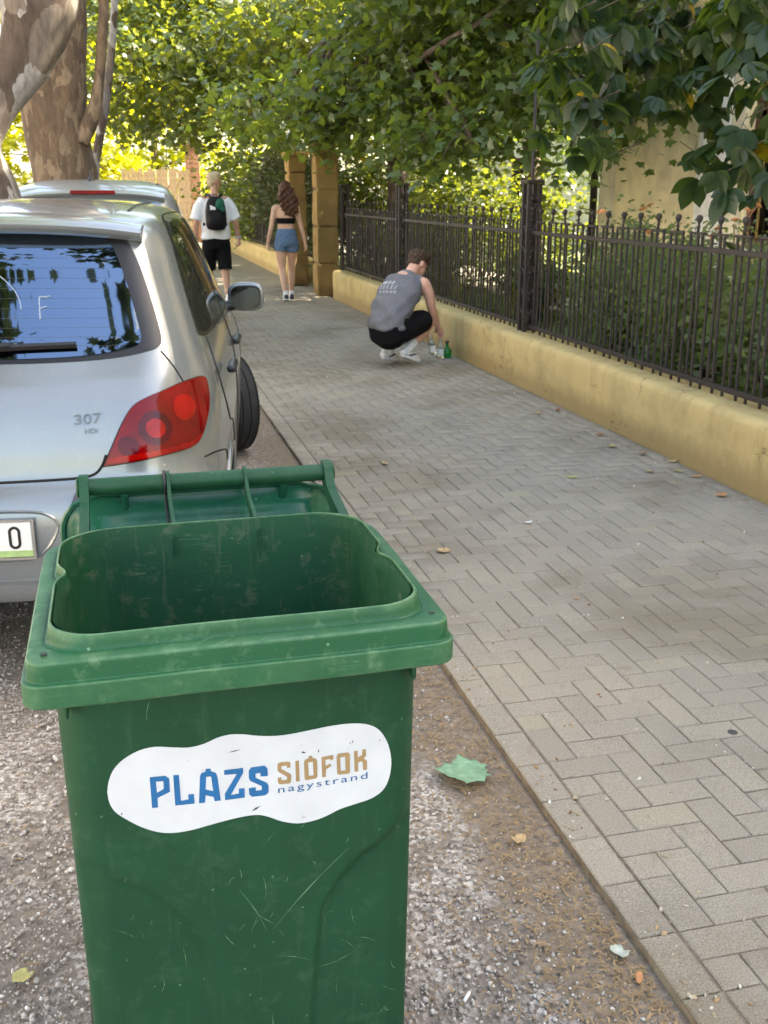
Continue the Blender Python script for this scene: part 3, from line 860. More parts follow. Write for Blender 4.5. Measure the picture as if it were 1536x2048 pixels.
def rring(hw, y0, y1, rf, rb, z, nf=40, nc=10, ns=44):
    """rounded rectangle, counter-clockwise seen from above, same point count for any size"""
    P = []
    for k in range(nf): P.append((-hw + rf + (2 * hw - 2 * rf) * k / nf, y0))
    for k in range(nc):
        a = -math.pi / 2 + math.pi / 2 * k / nc; P.append((hw - rf + rf * math.cos(a), y0 + rf + rf * math.sin(a)))
    for k in range(ns): P.append((hw, y0 + rf + (y1 - rb - y0 - rf) * k / ns))
    for k in range(nc):
        a = math.pi / 2 * k / nc; P.append((hw - rb + rb * math.cos(a), y1 - rb + rb * math.sin(a)))
    for k in range(nf): P.append((hw - rb - (2 * hw - 2 * rb) * k / nf, y1))
    for k in range(nc):
        a = math.pi / 2 + math.pi / 2 * k / nc; P.append((-hw + rb + rb * math.cos(a), y1 - rb + rb * math.sin(a)))
    for k in range(ns): P.append((-hw, y1 - rb - (y1 - rb - y0 - rf) * k / ns))
    for k in range(nc):
        a = math.pi + math.pi / 2 * k / nc; P.append((-hw + rf + rf * math.cos(a), y0 + rf + rf * math.sin(a)))
    return [(x, y, z) for x, y in P]

def loft(rings, closed_end=False):
    n = len(rings[0]); V = [p for r in rings for p in r]; F = []
    for i in range(len(rings) - 1):
        for k in range(n):
            k2 = (k + 1) % n
            F.append((i * n + k, i * n + k2, (i + 1) * n + k2, (i + 1) * n + k))
    if closed_end: F.append(tuple((len(rings) - 1) * n + k for k in range(n)))
    return V, F

CREASE_L = [(0.70, -0.36), (0.66, -0.275), (0.6344, -0.2353), (0.6133, -0.2077), (0.5799, -0.1655), (0.5454, -0.1337), (0.506, -0.1051), (0.4681, -0.0875), (0.4162, -0.0781), (0.3541, -0.075), (0.0, -0.073)]
CREASE_R = [(0.72, 0.36), (0.68, 0.285), (0.646, 0.2527), (0.6174, 0.2238), (0.5788, 0.1699), (0.537, 0.1325), (0.4916, 0.1114), (0.4176, 0.1023), (0.3406, 0.0971), (0.2721, 0.0919), (0.0, 0.09)]
def crease(tab, z):
    zs = [t[0] for t in tab][::-1]; xs = [t[1] for t in tab][::-1]
    return float(np.interp(z, zs, xs))
def sstep(a, b, x):
    t = min(1, max(0, (x - a) / (b - a))); return t * t * (3 - 2 * t)

BIN_Y0 = 1.275
def front_y(z): return 0.055 + (0.905 - z) * 0.035     # bin-local y of the front face at world height z

def wheelie_bin():
    zo = -GZ
    root = tag(empty("wheelie_bin", (0.136, BIN_Y0, GZ)), "worn green wheelie bin with its lid hanging open and a white sticker", "bin")
    # ---- body: outside with the moulded front, inside, floor
    rings = []
    N = 110
    for i in range(N + 1):
        z = GZ + 0.02 + (0.955 - GZ - 0.02) * i / N
        t = (z - 0.0) / 0.945
        hw = 0.2535 + 0.007 * t; y0 = front_y(z); y1 = 0.445 + 0.06 * t
        rg = rring(hw, y0, y1, 0.052, 0.06, z + zo, 110, 10, 20)
        xl, xr = crease(CREASE_L, z), crease(CREASE_R, z)
        sl = abs(crease(CREASE_L, z + .01) - crease(CREASE_L, z - .01)) / .02; sr = abs(crease(CREASE_R, z + .01) - crease(CREASE_R, z - .01)) / .02
        out = []
        for k, (x, y, zz) in enumerate(rg):
            if y < y0 + 0.03:
                d = sstep(0, 0.012, (x - xl) / math.hypot(1, sl)) * sstep(0, 0.012, (xr - x) / math.hypot(1, sr))
                w = 1 - sstep(y0 + 0.004, y0 + 0.03, y)
                y += (0.009 * (1 - d) - 0.0025 * (1 - (x / hw) ** 2)) * w
            out.append((x, y, zz))
        rings.append(out)
    Vo, Fo = loft(rings); Vo2 = rings[0]
    Fo.append(tuple(range(len(rings[0])))[::-1])
    rin = []
    for z, hw, y0, y1, r in ((1.0115, .2535, .0375, .5085, .088), (0.99, .2510, .0400, .5065, .086), (0.96, .2495, .046, .5045, .08), (0.93, .2485, front_y(.93) + .006, .503, .075), (0.6, .243, front_y(.6) + .009, .483, .06), (0.3, .238, front_y(.3) + .009, .463, .055), (0.06, .2335, front_y(.06) + .009, .443, .05), (0.045, .22, front_y(.06) + .02, .43, .04)):
        rin.append([(x - math.copysign(1, x) * (0.0135 * sstep(0.93, 0.995, z) * math.exp(-((y - (0.285 if x < 0 else 0.262)) / 0.027) ** 2) if abs(x) > .2 else 0), y, zz - (0.006 * sstep(0.3, 0.52, y) if z > .98 else 0)) for x, y, zz in rring(hw, y0, y1, r * 0.8, r, z + zo, 40, 12, 60)])
    rin2 = []
    for a, b_ in zip(rin[:-1], rin[1:]):
        for s in range(6): rin2.append([tuple(np.array(p) * (1 - s / 6) + np.array(q) * s / 6) for p, q in zip(a, b_)])
    rin2.append(rin[-1])
    Vi, Fi = loft(rin2, True)
    Fi = [f[::-1] for f in Fi]
    bd = mk("body", Vo, Fo, BIN_G, root, True, angle=40)
    mk("inner_wall", Vi, [f[::-1] for f in Fi], BIN_IN, root, True, angle=50)
    # ---- rim with its two-step skirt and standing lip
    def notch(rg, amp):
        o = []
        for x, y, z in rg:
            s = 1 if x > 0 else -1
            if abs(x) > 0.2: x -= s * amp * math.exp(-((y - (0.285 if s < 0 else 0.262)) / 0.027) ** 2)
            z += 0.004 * math.sin(y * 9) * (1 if abs(x) > .2 else 0.3) * 0 
            o.append((x, y, z))
        return o
    spec = [(.259, .045, .508, .05, .07, .948, 0), (.268, .03, .515, .045, .075, .938, 0), (.2855, .000, .530, .028, .08, .9305, 0), (.2884, -.0055, .533, .028, .082, .9308, 0), (.2893, -.0066, .534, .028, .083, .9325, 0),
            (.2895, -.007, .5345, .028, .083, .9355, 0), (.2895, -.007, .5345, .028, .083, .9605, 0), (.2892, -.0066, .534, .028, .083, .9628, 0), (.2884, -.0058, .533, .027, .082, .9638, 0), (.2842, -.0015, .529, .026, .08, .9646, 0), (.2834, -.0006, .528, .026, .08, .9652, 0), (.2830, -.0002, .5276, .026, .08, .967, 0),
            (.2820, .0008, .5265, .025, .079, .9885, 0), (.2816, .0012, .526, .025, .079, .9908, 0), (.2806, .0024, .525, .024, .078, .9926, 0), (.2790, .0045, .5238, .024, .078, .9933, 0), (.2665, .024, .5175, .046, .081, .9938, .4), (.2640, .0275, .516, .05, .082, .9925, .8), (.2622, .0285, .515, .054, .083, .9925, 1), (.2606, .0298, .514, .057, .085, .9945, 1), (.2596, .0308, .5134, .06, .086, 1.0, 1), (.2582, .0325, .5122, .063, .087, 1.0118, 1), (.2574, .0335, .5114, .064, .087, 1.0135, 1), (.2554, .0355, .5102, .065, .088, 1.0137, 1), (.2544, .0366, .5094, .066, .088, 1.0122, 1), (.2552, .036, .5105, .068, .088, .99, 1)]
    rr = []
    fz = sines(5)
    for hw, y0, y1, rf, rb, z, am in spec:
        rg = notch(rring(hw * (1.014 if am == 0 else 1.004), y0, y1, rf, rb, z + zo, 60, 12, 60), 0.0135 * am)
        rr.append([(x, y, zz + 0.0012 * float(fz((x, y, 0), 11)) - (0.006 * sstep(0.3, 0.52, y))) for x, y, zz in rg])
    V, F = loft(rr)
    rim = mk("rim", V, F, BIN_RIM, root, True, angle=60)
    wnm = rim.modifiers.new("wn", 'WEIGHTED_NORMAL'); wnm.keep_sharp = True; wnm.weight = 80
    for x, y in ((-0.262, 0.026), (0.266, 0.034)):
        V, F = lathe_geo([(0.0045, 0.0), (0.0045, 0.0009)], 14)
        mk("vent_hole", V, F, BLACKP, rim, loc=(x * 1.0, y, 0.9948 + zo))
    # ribs under the skirt
    for x, l in ((-0.243, 0.05), (-0.228, 0.024), (0.243, 0.05), (0.155, 0.03), (-0.15, 0.018), (0.005, 0.022)):
        mobj("rib", box_mesh(0.006, 0.024, l, 0.002, BIN_G), root, (x, front_y(.92) - 0.004, 0.94 - l / 2 + zo))
    # ---- handle bar and its brackets
    by, bz = 0.705, 1.03 + zo
    xa, xb = -0.219, 0.243
    tube("handle_bar", [(xa, by, bz), (xb, by, bz)], 0.0165, BIN_G, root, 24)
    def bracket(x, th, ro, ring=True):
        prof = [(0.500, 0.985), (0.500, 0.950), (0.66, 0.985), (0.70, 1.004), (0.724, 1.012)]
        pr = [(y, z + zo) for y, z in prof]
        for k in range(9):
            a = -0.6 + (math.pi + 0.35) * k / 8
            pr.append((by + ro * math.cos(a), bz + ro * math.sin(a)))
        pr.append((0.66, 1.012 + zo))
        n = len(pr)
        V = [(x - th / 2, y, z) for y, z in pr] + [(x + th / 2, y, z) for y, z in pr]
        F = [tuple(range(n))[::-1], tuple(range(n, 2 * n))] + [(k, (k + 1) % n, n + (k + 1) % n, n + k) for k in range(n)]
        return V, F
    for x in (xa - 0.004, xb + 0.004):
        V, F = bracket(x, 0.017, 0.0255); bk = mk("bracket", V, F, BIN_G, root)
        s = -1 if x < 0 else 1
        V, F = lathe_geo([(0.0185, 0), (0.0185, 0.004), (0.015, 0.006)], 20); ob = mk("bar_cap", V, F, BIN_G, bk, True, loc=(x + s * 0.0086, by, bz)); ob.rotation_euler = (0, s * math.pi / 2, 0)
    for x in (-0.066, 0.083):
        V, F = bracket(x, 0.0065, 0.0225); mk("bracket", V, F, BIN_G, root)
    # black cable tie wound round the bar and the rib
    P = [(-0.073, by + 0.022 * math.cos(a), bz + 0.022 * math.sin(a)) for a in np.linspace(0.3, 4.2, 14)] + [(-0.073, 0.66, 0.985 + zo), (-0.073, 0.60, 0.97 + zo)]
    tube("cable_tie", P, 0.0028, BLACKP, root, 6)
    # ---- lid, swung right over and hanging behind
    nx, nz = 60, 70; V = []; hw = 0.272
    for j in range(nz + 1):
        v = j / nz; z = 1.004 - 0.66 * v
        rc = 0.075
        dz = max(0, rc - (1.004 - z)); w = hw - (rc - math.sqrt(max(0, rc * rc - dz * dz)))
        for i in range(nx + 1):
            u = -1 + 2 * i / nx; x = u * w
            ex = 1 - abs(u); ez = min(v * 0.66, (1 - v) * 0.66)
            dome = sstep(0, 0.20, ex) * sstep(0.012, 0.05, ez)
            y = 0.745 - 0.028 * dome - 0.012 * (1 - u * u)
            y -= 0.013 * (math.exp(-((x - 0.19) / 0.035) ** 2 - ((z - 0.965) / 0.022) ** 2) + math.exp(-((x + 0.19) / 0.035) ** 2 - ((z - 0.965) / 0.022) ** 2))
            y -= 0.022 * sstep(0.955, 0.948, z) if False else 0.02 * (1 - sstep(0.945, 0.956, z)) * sstep(0.05, 0.2, ex)
            V.append((x, y, z + zo))
    W = nx + 1
    F = [(j * W + i, j * W + i + 1, (j + 1) * W + i + 1, (j + 1) * W + i) for j in range(nz) for i in range(nx)]
    lid = mk("lid", V, F, BIN_LID, root, True)
    so = lid.modifiers.new("thickness", 'SOLIDIFY'); so.thickness = 0.004; so.offset = 1
    # turned edge of the lid
    edge = [V[j * W] for j in range(nz, -1, -2)] + [V[i] for i in range(1, W, 2)] + [V[j * W + nx] for j in range(2, nz + 1, 2)]
    tube("lid_edge", edge, 0.006, BIN_LID, lid, 6)
    for x in (-0.15, 0.16):
        tube("hinge_arm", [(x, by, bz - 0.018), (x, 0.725, 0.985 + zo), (x, 0.732, 0.955 + zo)], 0.007, BIN_LID, lid, 8)
    # ---- wheels and axle
    tube("axle", [(-0.27, 0.43, 0.1), (0.27, 0.43, 0.1)], 0.011, BLACKP, root, 12)
    for s in (-1, 1):
        w = empty("wheel", (0.252 * s, 0.42, 0.1)); w.parent = root
        V, F = lathe_geo([(0.07, -0.024), (0.092, -0.026), (0.1, -0.018), (0.1, 0.018), (0.092, 0.026), (0.07, 0.024)], 32)
        o = mk("tyre", V, F, RUBBER, w, True, angle=40); o.rotation_euler = (0, math.pi / 2, 0)
        V, F = lathe_geo([(0.02, -0.03), (0.03, -0.018), (0.069, -0.018), (0.069, 0.018), (0.03, 0.018), (0.02, 0.03)], 24)
        o = mk("hub", V, F, BLACKP, w, True, angle=40); o.rotation_euler = (0, math.pi / 2, 0)
    # ---- sticker with its lettering
    def flat(name, loops, m, par, off):
        tri = tessellate_polygon([[Vector((x, z, 0)) for x, z in lp] for lp in loops])
        pts = [p for lp in loops for p in lp]
        V = []
        for x, z in pts:
            bulge = -0.0025 * (1 - (x / 0.26) ** 2)
            V.append((x, front_y(z) + bulge - off, z + zo))
        F = []
        for t in tri:
            a, b_, c = (Vector((pts[i][0], pts[i][1])) for i in t)
            F.append(tuple(t) if (b_ - a).cross(c - a) > 0 else tuple(t)[::-1])
        return mk(name, V, F, m, par)
    # sticker sheet, gridded so that it follows the slightly bulged face
    st = cr(STICKER + STICKER[:1], 3)[:-1]
    bm = bmesh.new()
    vs = [bm.verts.new((x, 0, z)) for x, z in st]
    bm.faces.new(vs)
    for xx in np.arange(-0.2, 0.22, 0.02):
        bmesh.ops.bisect_plane(bm, geom=bm.verts[:] + bm.edges[:] + bm.faces[:], plane_co=(xx, 0, 0), plane_no=(1, 0, 0))
    for v in bm.verts:
        x, z = v.co.x, v.co.z
        v.co = Vector((x, front_y(z) - 0.0025 * (1 - (x / 0.26) ** 2) - 0.0007, z + zo))
    bmesh.ops.recalc_face_normals(bm, faces=bm.faces[:])
    stk = mobj("sticker", bm_mesh(bm, "sticker", STICKER_W), root)
    for lp in BLUE: flat("letter", lp, S_BLUE, stk, 0.0012)
    for lp in TAN: flat("letter", lp, S_TAN, stk, 0.0012)
    # small line of text
    cu = bpy.data.curves.new("small_text", 'FONT'); cu.body = "nagystrand"; cu.size = 0.0165; cu.space_character = 1.25
    to = bpy.data.objects.new("tmp", cu); COL.objects.link(to)
    dg = bpy.context.evaluated_depsgraph_get()
    me = bpy.data.meshes.new_from_object(to.evaluated_get(dg)); bpy.data.objects.remove(to)
    co = np.array([v.co[:] for v in me.vertices]); x0, x1 = co[:, 0].min(), co[:, 0].max()
    for v in me.vertices:
        x = 0.0412 + (v.co.x - x0) / (x1 - x0) * (0.1769 - 0.0412); z = 0.7215 + (x - 0.0412) / 0.1357 * 0.0037 + v.co.y
        v.co = (x, front_y(z) - 0.0025 * (1 - (x / 0.26) ** 2) - 0.0012, z + zo)
    me.materials.clear(); me.materials.append(S_NAVY)
    mobj("small_lettering", me, stk)
    # pale scratches scored into the front face
    SCR = simple("plastic_scratch", (0.12, 0.24, 0.13), 0.7, var=0.2)
    def scratch(x0, z0, x1, z1, w, bow=0.0):
        n = 7; a = Vector((x1 - x0, z1 - z0)); nrm = Vector((-a.y, a.x)).normalized(); up, dn = [], []
        for k in range(n):
            t = k / (n - 1); p = Vector((x0, z0)) + a * t + nrm * bow * math.sin(math.pi * t); ww = w * math.sin(math.pi * (0.06 + 0.88 * t)) * (0.6 + 0.4 * math.sin(k * 2.3 + x0 * 50))
            up.append((p.x + nrm.x * ww, p.y + nrm.y * ww)); dn.append((p.x - nrm.x * ww, p.y - nrm.y * ww))
        V, F = [], []
        for (x, z) in up + dn:
            xl, xr = crease(CREASE_L, z), crease(CREASE_R, z)
            d = sstep(0, 0.012, x - xl) * sstep(0, 0.012, xr - x)
            V.append((x, front_y(z) + 0.009 * (1 - d) - 0.0025 * (1 - (x / 0.26) ** 2) - 0.0006, z + zo))
        F = [(k, n + k, n + k + 1, k + 1) for k in range(n - 1)]
        mk("scratch", V, F, SCR, bd)
    scratch(0.028, 0.478, 0.148, 0.606, 0.0011, 0.004); scratch(0.017, 0.478, -0.022, 0.560, 0.0007, -0.003); scratch(0.028, 0.425, 0.085, 0.405, 0.0006, 0.003); scratch(0.10, 0.38, 0.16, 0.40, 0.0006, -0.004)
    rs = random.Random(77)
    for k in range(46):
        x, z = rs.uniform(-0.21, 0.22), rs.uniform(0.2, 0.9); a = rs.choice((0.5, -0.6, 1.2, 1.5, -1.2, 0.9)) + rs.uniform(-.3, .3); l = rs.uniform(0.006, 0.04)
        if -0.2 < x < 0.22 and 0.66 < z < 0.86: z += 0.22 if z > 0.76 and z < .7 else -0.24
        scratch(x, z, x + math.cos(a) * l, z + math.sin(a) * l, rs.uniform(0.0003, 0.0008), rs.uniform(-.003, .003))
    # dark scuffs on the sticker
    for x, z, l, a, w in ((0.0078, 0.7004, 0.015, 0.5, 0.0014), (0.1026, 0.7839, 0.006, 1.5, 0.0008), (0.1537, 0.792, 0.006, 1.4, 0.0007), (0.1955, 0.7883, 0.005, 1.0, 0.0006), (0.15, 0.79, 0.004, 1.6, 0.0006), (-0.183, 0.722, 0.005, 1.3, 0.001), (0.08, 0.785, 0.008, -0.4, 0.0012), (-0.02, 0.802, 0.02, 0.12, 0.0007)):
        dx, dz = math.cos(a) * l / 2, math.sin(a) * l / 2; px, pz = -math.sin(a) * w, math.cos(a) * w
        flat("scuff", [[(x - dx, z - dz), (x + px * 1.2, z + pz * 1.2), (x + dx, z + dz), (x - px, z - pz)]], BLACKP, stk, 0.0013)
    return root
wheelie_bin()
# ------------------------------------------------------------------ cars
def m_paint(name, col, metal=0.55, rough=0.34):
    m, nt, b, out = newmat(name)
    c = coords(nt, "obj")
    base = ramp(nt, noise(nt, c, 2.5, 5), [(0.3, tuple(x * 0.94 for x in col)), (0.7, tuple(x * 1.05 for x in col))])
    dust = ramp(nt, noise(nt, c, 60, 6, 0.7), [(0.56, (0, 0, 0)), (0.8, (0.28, 0.28, 0.28))])
    base = mixc(nt, dust, base, (0.42, 0.39, 0.34))
    # dried drops and bird marks
    v = nd(nt, "ShaderNodeTexVoronoi"); v.inputs["Scale"].default_value = 14; nt.links.new(c, v.inputs["Vector"])
    sp = ramp(nt, v.outputs["Distance"], [(0.05, (0.7, 0.7, 0.7)), (0.08, (0, 0, 0))])
    kp = ramp(nt, noise(nt, c, 5, 3), [(0.55, (0, 0, 0)), (0.62, (1, 1, 1))])
    base = mixc(nt, mixc(nt, 1, sp, kp, 'MULTIPLY'), base, (0.75, 0.75, 0.72))
    nt.links.new(base, b.inputs["Base Color"])
    b.inputs["Metallic"].default_value = metal; b.inputs["Roughness"].default_value = rough
    b.inputs["Coat Weight"].default_value = 0.7; b.inputs["Coat Roughness"].default_value = 0.06
    n = bump(nt, b, noise(nt, c, 420, 2), 0.03, 0.0006)
    return m
SILVER = m_paint("silver_paint", (0.215, 0.235, 0.24), 0.4, 0.24)
SILVER2 = m_paint("white_silver_paint", (0.28, 0.305, 0.315), 0.4)
CAR_GLASS = simple("car_glass", (0.125, 0.18, 0.255), 0.02, metal=1.0, var=0.0)  # blue of the reflected sky is put into this mirror tint
SIDE_GLASS = simple("side_glass", (0.012, 0.018, 0.015), 0.04, var=0.0, spec=0.35, ior=1.35)
CAR_BLACK = simple("car_black_trim", (0.012, 0.012, 0.013), 0.35, var=0.1)
CAR_GREY = simple("car_grey_strip", (0.045, 0.045, 0.055), 0.5, var=0.1)
GAP = simple("panel_gap_dark", (0.006, 0.006, 0.006), 0.9)
CHROME = simple("chrome", (0.72, 0.72, 0.7), 0.15, metal=1.0, var=0.05)
BADGE = simple("badge_metal", (0.16, 0.15, 0.13), 0.28, metal=0.9, var=0.05)  # the chrome's dark reflections are put into this base colour
PLATE_W = simple("plate_white", (0.74, 0.73, 0.69), 0.4, var=0.04)
PLATE_G = simple("plate_green", (0.35, 0.5, 0.2), 0.3, var=0.2, vscale=30)
MIRROR = simple("mirror_glass", (0.10, 0.11, 0.11), 0.02, metal=1.0, var=0.0)
CHALK = simple("finger_mark", (0.26, 0.33, 0.42), 0.8, var=0.1)
def m_lamp(name, col):
    m, nt, b, out = newmat(name)
    c = coords(nt, "obj")
    v = nd(nt, "ShaderNodeTexVoronoi"); v.inputs["Scale"].default_value = 110; nt.links.new(c, v.inputs["Vector"])
    base = mixc(nt, ramp(nt, noise(nt, c, 9, 3), [(0.35, (0, 0, 0)), (0.65, (1, 1, 1))]), tuple(x * 0.55 for x in col), col)
    nt.links.new(base, b.inputs["Base Color"])
    b.inputs["Roughness"].default_value = 0.07; b.inputs["Coat Weight"].default_value = 0.0; b.inputs["Coat Roughness"].default_value = 0.03
    b.inputs["Specular IOR Level"].default_value = 0.3
    bump(nt, b, v.outputs["Distance"], 0.05, 0.001)
    return m
LAMP_RED = m_lamp("lamp_red", (0.19, 0.0008, 0.0015)); LAMP_DARK = m_lamp("lamp_dark_red", (0.085, 0.001, 0.006)); LAMP_LIT = m_lamp("lamp_bright_red", (0.34, 0.002, 0.002))

class CarBody:
    def __init__(s, tab, sub, zm=None, tr=0.05, tf=0.10, na=16, nb=14, nc=120, nd_=10, ne=10):
        s.zm = zm or (lambda z: z); s.T = cr([(s.zm(t[0]),) + tuple(t[1:]) for t in tab], sub); s.na, s.nb, s.nc = na, nb, nc
        rings = []
        for z, yr, yf, w, rx, ry, bow in s.T:
            ym = 0.5 * (yr + yf); hl = max(0.2, 0.5 * (yf - yr))
            W = lambda y: w * (1 - (tr if y < ym else tf) * abs((y - ym) / hl) ** 2.4)
            wr = W(yr + ry); x0 = max(0.01, wr - rx); yc = yr + bow * (x0 / max(w, .01)) ** 2
            H = []
            for k in range(na): x = x0 * k / na; H.append((x, yr + bow * (x / max(w, .01)) ** 2))
            for k in range(nb):
                a = math.pi / 2 * k / nb
                H.append((x0 + rx * math.sin(a), yc + ry * (1 - math.cos(a))))
            ryf = ry * 1.2; rxf = rx * 1.6; ye = yf - ryf; ys = yc + ry
            for k in range(nc): y = ys + (ye - ys) * k / nc; H.append((W(y), y))
            we = W(ye); xf = max(0.01, we - rxf)
            for k in range(nd_):
                a = math.pi / 2 * k / nd_; H.append((xf + (we - xf) * math.cos(a), ye + ryf * math.sin(a)))
            for k in range(ne + 1): x = xf * (1 - k / ne); H.append((x, yf))
            s.nh = len(H)
            ring = [(x, y, z) for x, y in H] + [(-x, y, z) for x, y in H[-2:0:-1]]
            rings.append(ring)
        s.rings = rings; s.n = len(rings[0])
        V, F = loft(rings, True)
        s.V = [Vector(v) for v in V]; s.F = F
        s.bvh = BVHTree.FromPolygons(s.V, s.F)
    def hk(s, k): return k if k < s.nh else s.n - k - 1          # half index of a quad column
    def hit(s, p, d):
        d = Vector(d).normalized()
        r = s.bvh.ray_cast(Vector(p) - d * 3, d)
        return (r[0], r[1]) if r[0] is not None else (None, None)
    def build(s, root, classify, mats, wheels, Rw):
        """faces go to parts by classify(level, half index, x, y, z); wheel arches are cut round wheels [(y,z)]"""
        V = [v.copy() for v in s.V]
        ins = [False] * len(V)
        for i, v in enumerate(V):
            for (yw, zw) in wheels:
                if abs(v.x) > 0.5 and (v.y - yw) ** 2 + (v.z - zw) ** 2 < Rw * Rw: ins[i] = True
        groups = {}
        for f in s.F:
            if all(ins[i] for i in f): continue
            c = sum((s.V[i] for i in f), Vector()) / len(f)
            if len(f) > 4: key = "body"
            else: key = classify(s.hk(min(f) % s.n if max(f) - min(f) < 2 * s.n else 0), c)
            groups.setdefault(key, []).append(f)
        for i, v in enumerate(V):
            if ins[i]:
                for (yw, zw) in wheels:
                    d = Vector((0, v.y - yw, v.z - zw))
                    if d.length < Rw:
                        d.normalize(); v.y = yw + d.y * Rw; v.z = zw + d.z * Rw
                        p, nrm = s.hit(Vector((math.copysign(2, v.x), v.y, v.z)), (-math.copysign(1, v.x), 0, 0))
        out = {}
        for key, fs in groups.items():
            used = {}; VV = []; FF = []
            for f in fs:
                q = []
                for i in f:
                    if i not in used: used[i] = len(VV); VV.append(V[i])
                    q.append(used[i])
                FF.append(q)
            nm, m = mats[key]
            out[key] = mk(nm, VV, FF, m, root, True)
        return out
    def patch(s, name, pts, d, m, parent, off=0.003, thick=0.006, grid=0.03, smooth_outline=3, mirror=False):
        """a sheet cut to the outline pts, laid over the body along direction d"""
        d = Vector(d).normalized(); pts = [(p[0], p[1], s.zm(p[2])) for p in pts]
        u = Vector((0, 0, 1)).cross(d); u.normalize(); v = d.cross(u)
        P2 = [(Vector(p).dot(u), Vector(p).dot(v)) for p in pts]
        if smooth_outline > 1: P2 = [tuple(q) for q in cr(P2 + P2[:1], smooth_outline)[:-1]]
        bm = bmesh.new()
        f = bm.faces.new([bm.verts.new((a, b_, 0)) for a, b_ in P2])
        for ax in (0, 1):
            lo, hi = min(p[ax] for p in P2), max(p[ax] for p in P2)
            n = int((hi - lo) / grid)
            for k in range(1, n + 1):
                co = [0, 0, 0]; no = [0, 0, 0]; co[ax] = lo + (hi - lo) * k / (n + 1); no[ax] = 1
                bmesh.ops.bisect_plane(bm, geom=bm.verts[:] + bm.edges[:] + bm.faces[:], plane_co=co, plane_no=no)
        for vt in bm.verts:
            base = u * vt.co.x + v * vt.co.y
            h, n = s.hit(base, d)
            if h is None: h, n = base, -d
            if n.dot(d) > 0: n = -n
            vt.co = h + n * off
        bm.normal_update()
        if sum(f.normal.dot(d) * f.calc_area() for f in bm.faces) > 0:
            bmesh.ops.reverse_faces(bm, faces=bm.faces[:])
        if mirror:
            for vt in bm.verts: vt.co.x *= -1
            bmesh.ops.reverse_faces(bm, faces=bm.faces[:])
        o = mobj(name, bm_mesh(bm, name, m, True), parent)
        so = o.modifiers.new("thickness", 'SOLIDIFY'); so.thickness = thick; so.offset = -1; so.use_rim = True
        es = o.modifiers.new("edges", 'EDGE_SPLIT'); es.split_angle = R(40)
        return o
    def line(s, name, pts, d, m, parent, r=0.003, off=0.0005, sub=6, mirror=False, sides=5):
        d = Vector(d).normalized(); Q = []
        for p in cr([(p[0], p[1], s.zm(p[2])) for p in pts], sub):
            h, n = s.hit(Vector(p), d)
            if h is None: continue
            if n.dot(d) > 0: n = -n
            q = h + n * off
            Q.append(Vector((-q.x, q.y, q.z)) if mirror else q)
        return tube(name, Q, r, m, parent, sides)

def car_wheel(parent, x, y, rad, width, steer=0.0, side=1):
    w = empty("wheel", (x, y, rad), steer); w.parent = parent
    hw = width / 2
    prof = [(rad * 0.64, -hw * 0.9), (rad * 0.8, -hw * 1.02), (rad * 0.95, -hw * 0.96), (rad * 0.985, -hw * 0.82)]
    for g in (-0.5, -0.17, 0.17, 0.5):
        gg = g * width * 0.78
        prof += [(rad, gg - 0.006), (rad - 0.007, gg - 0.0045), (rad - 0.007, gg + 0.0045), (rad, gg + 0.006)]
    prof += [(rad * 0.985, hw * 0.82), (rad * 0.95, hw * 0.96), (rad * 0.8, hw * 1.02), (rad * 0.64, hw * 0.9)]
    V, F = lathe_geo(prof, 64)
    o = mk("tyre", V, F, RUBBER, w, True, angle=35); o.rotation_euler = (0, math.pi / 2, 0)
    # shoulder sipes
    geos = []
    for k in range(64):
        a = 2 * math.pi * k / 64
        for sg in (-1, 1):
            p0 = Vector((sg * hw * 0.62, math.cos(a) * (rad + .0005), math.sin(a) * (rad + .0005))); p1 = Vector((sg * hw * 0.98, math.cos(a + .02) * rad * 0.962, math.sin(a + .02) * rad * 0.962))
            geos.append(tube_geo([p0, p1], 0.0022, 3))
    VV, FF = merge(geos); mk("sipes", VV, FF, GAP, w)
    V, F = lathe_geo([(0.03, -0.03), (0.05, 0.05), (rad * 0.35, 0.045), (rad * 0.55, 0.05), (rad * 0.62, 0.075), (rad * 0.645, 0.08), (rad * 0.645, -0.08), (rad * 0.5, -0.05)], 40)
    o = mk("rim", V, F, SILVER, w, True, angle=40); o.rotation_euler = (0, side * math.pi / 2, 0)
    return w

TABA = [(0.20, .62, 4.00, .80, .30, .34, .05), (0.27, .34, 4.10, .83, .30, .34, .05), (0.325, .07, 4.13, .843, .30, .35, .05), (0.37, .012, 4.16, .85, .30, .36, .05), (0.50, .0, 4.19, .862, .31, .37, .05), (0.60, .004, 4.19, .868, .31, .37, .05), (0.66, .018, 4.17, .871, .31, .36, .05), (0.695, .04, 4.14, .872, .31, .35, .05),
        (0.73, .066, 4.10, .873, .31, .34, .05), (0.82, .084, 3.95, .871, .30, .33, .05), (0.92, .112, 3.45, .863, .28, .32, .05), (1.00, .150, 3.08, .845, .25, .30, .05), (1.06, .195, 2.95, .826, .21, .28, .045), (1.15, .265, 2.78, .792, .18, .26, .04), (1.27, .36, 2.55, .745, .17, .25, .04), (1.37, .44, 2.34, .703, .16, .23, .04),
        (1.425, .50, 2.2, .672, .16, .22, .04), (1.46, .60, 2.05, .63, .17, .24, .03), (1.485, .78, 1.9, .55, .19, .27, .02), (1.502, 1.02, 1.7, .40, .16, .22, .01), (1.508, 1.3, 1.5, .12, .08, .08, .0)]
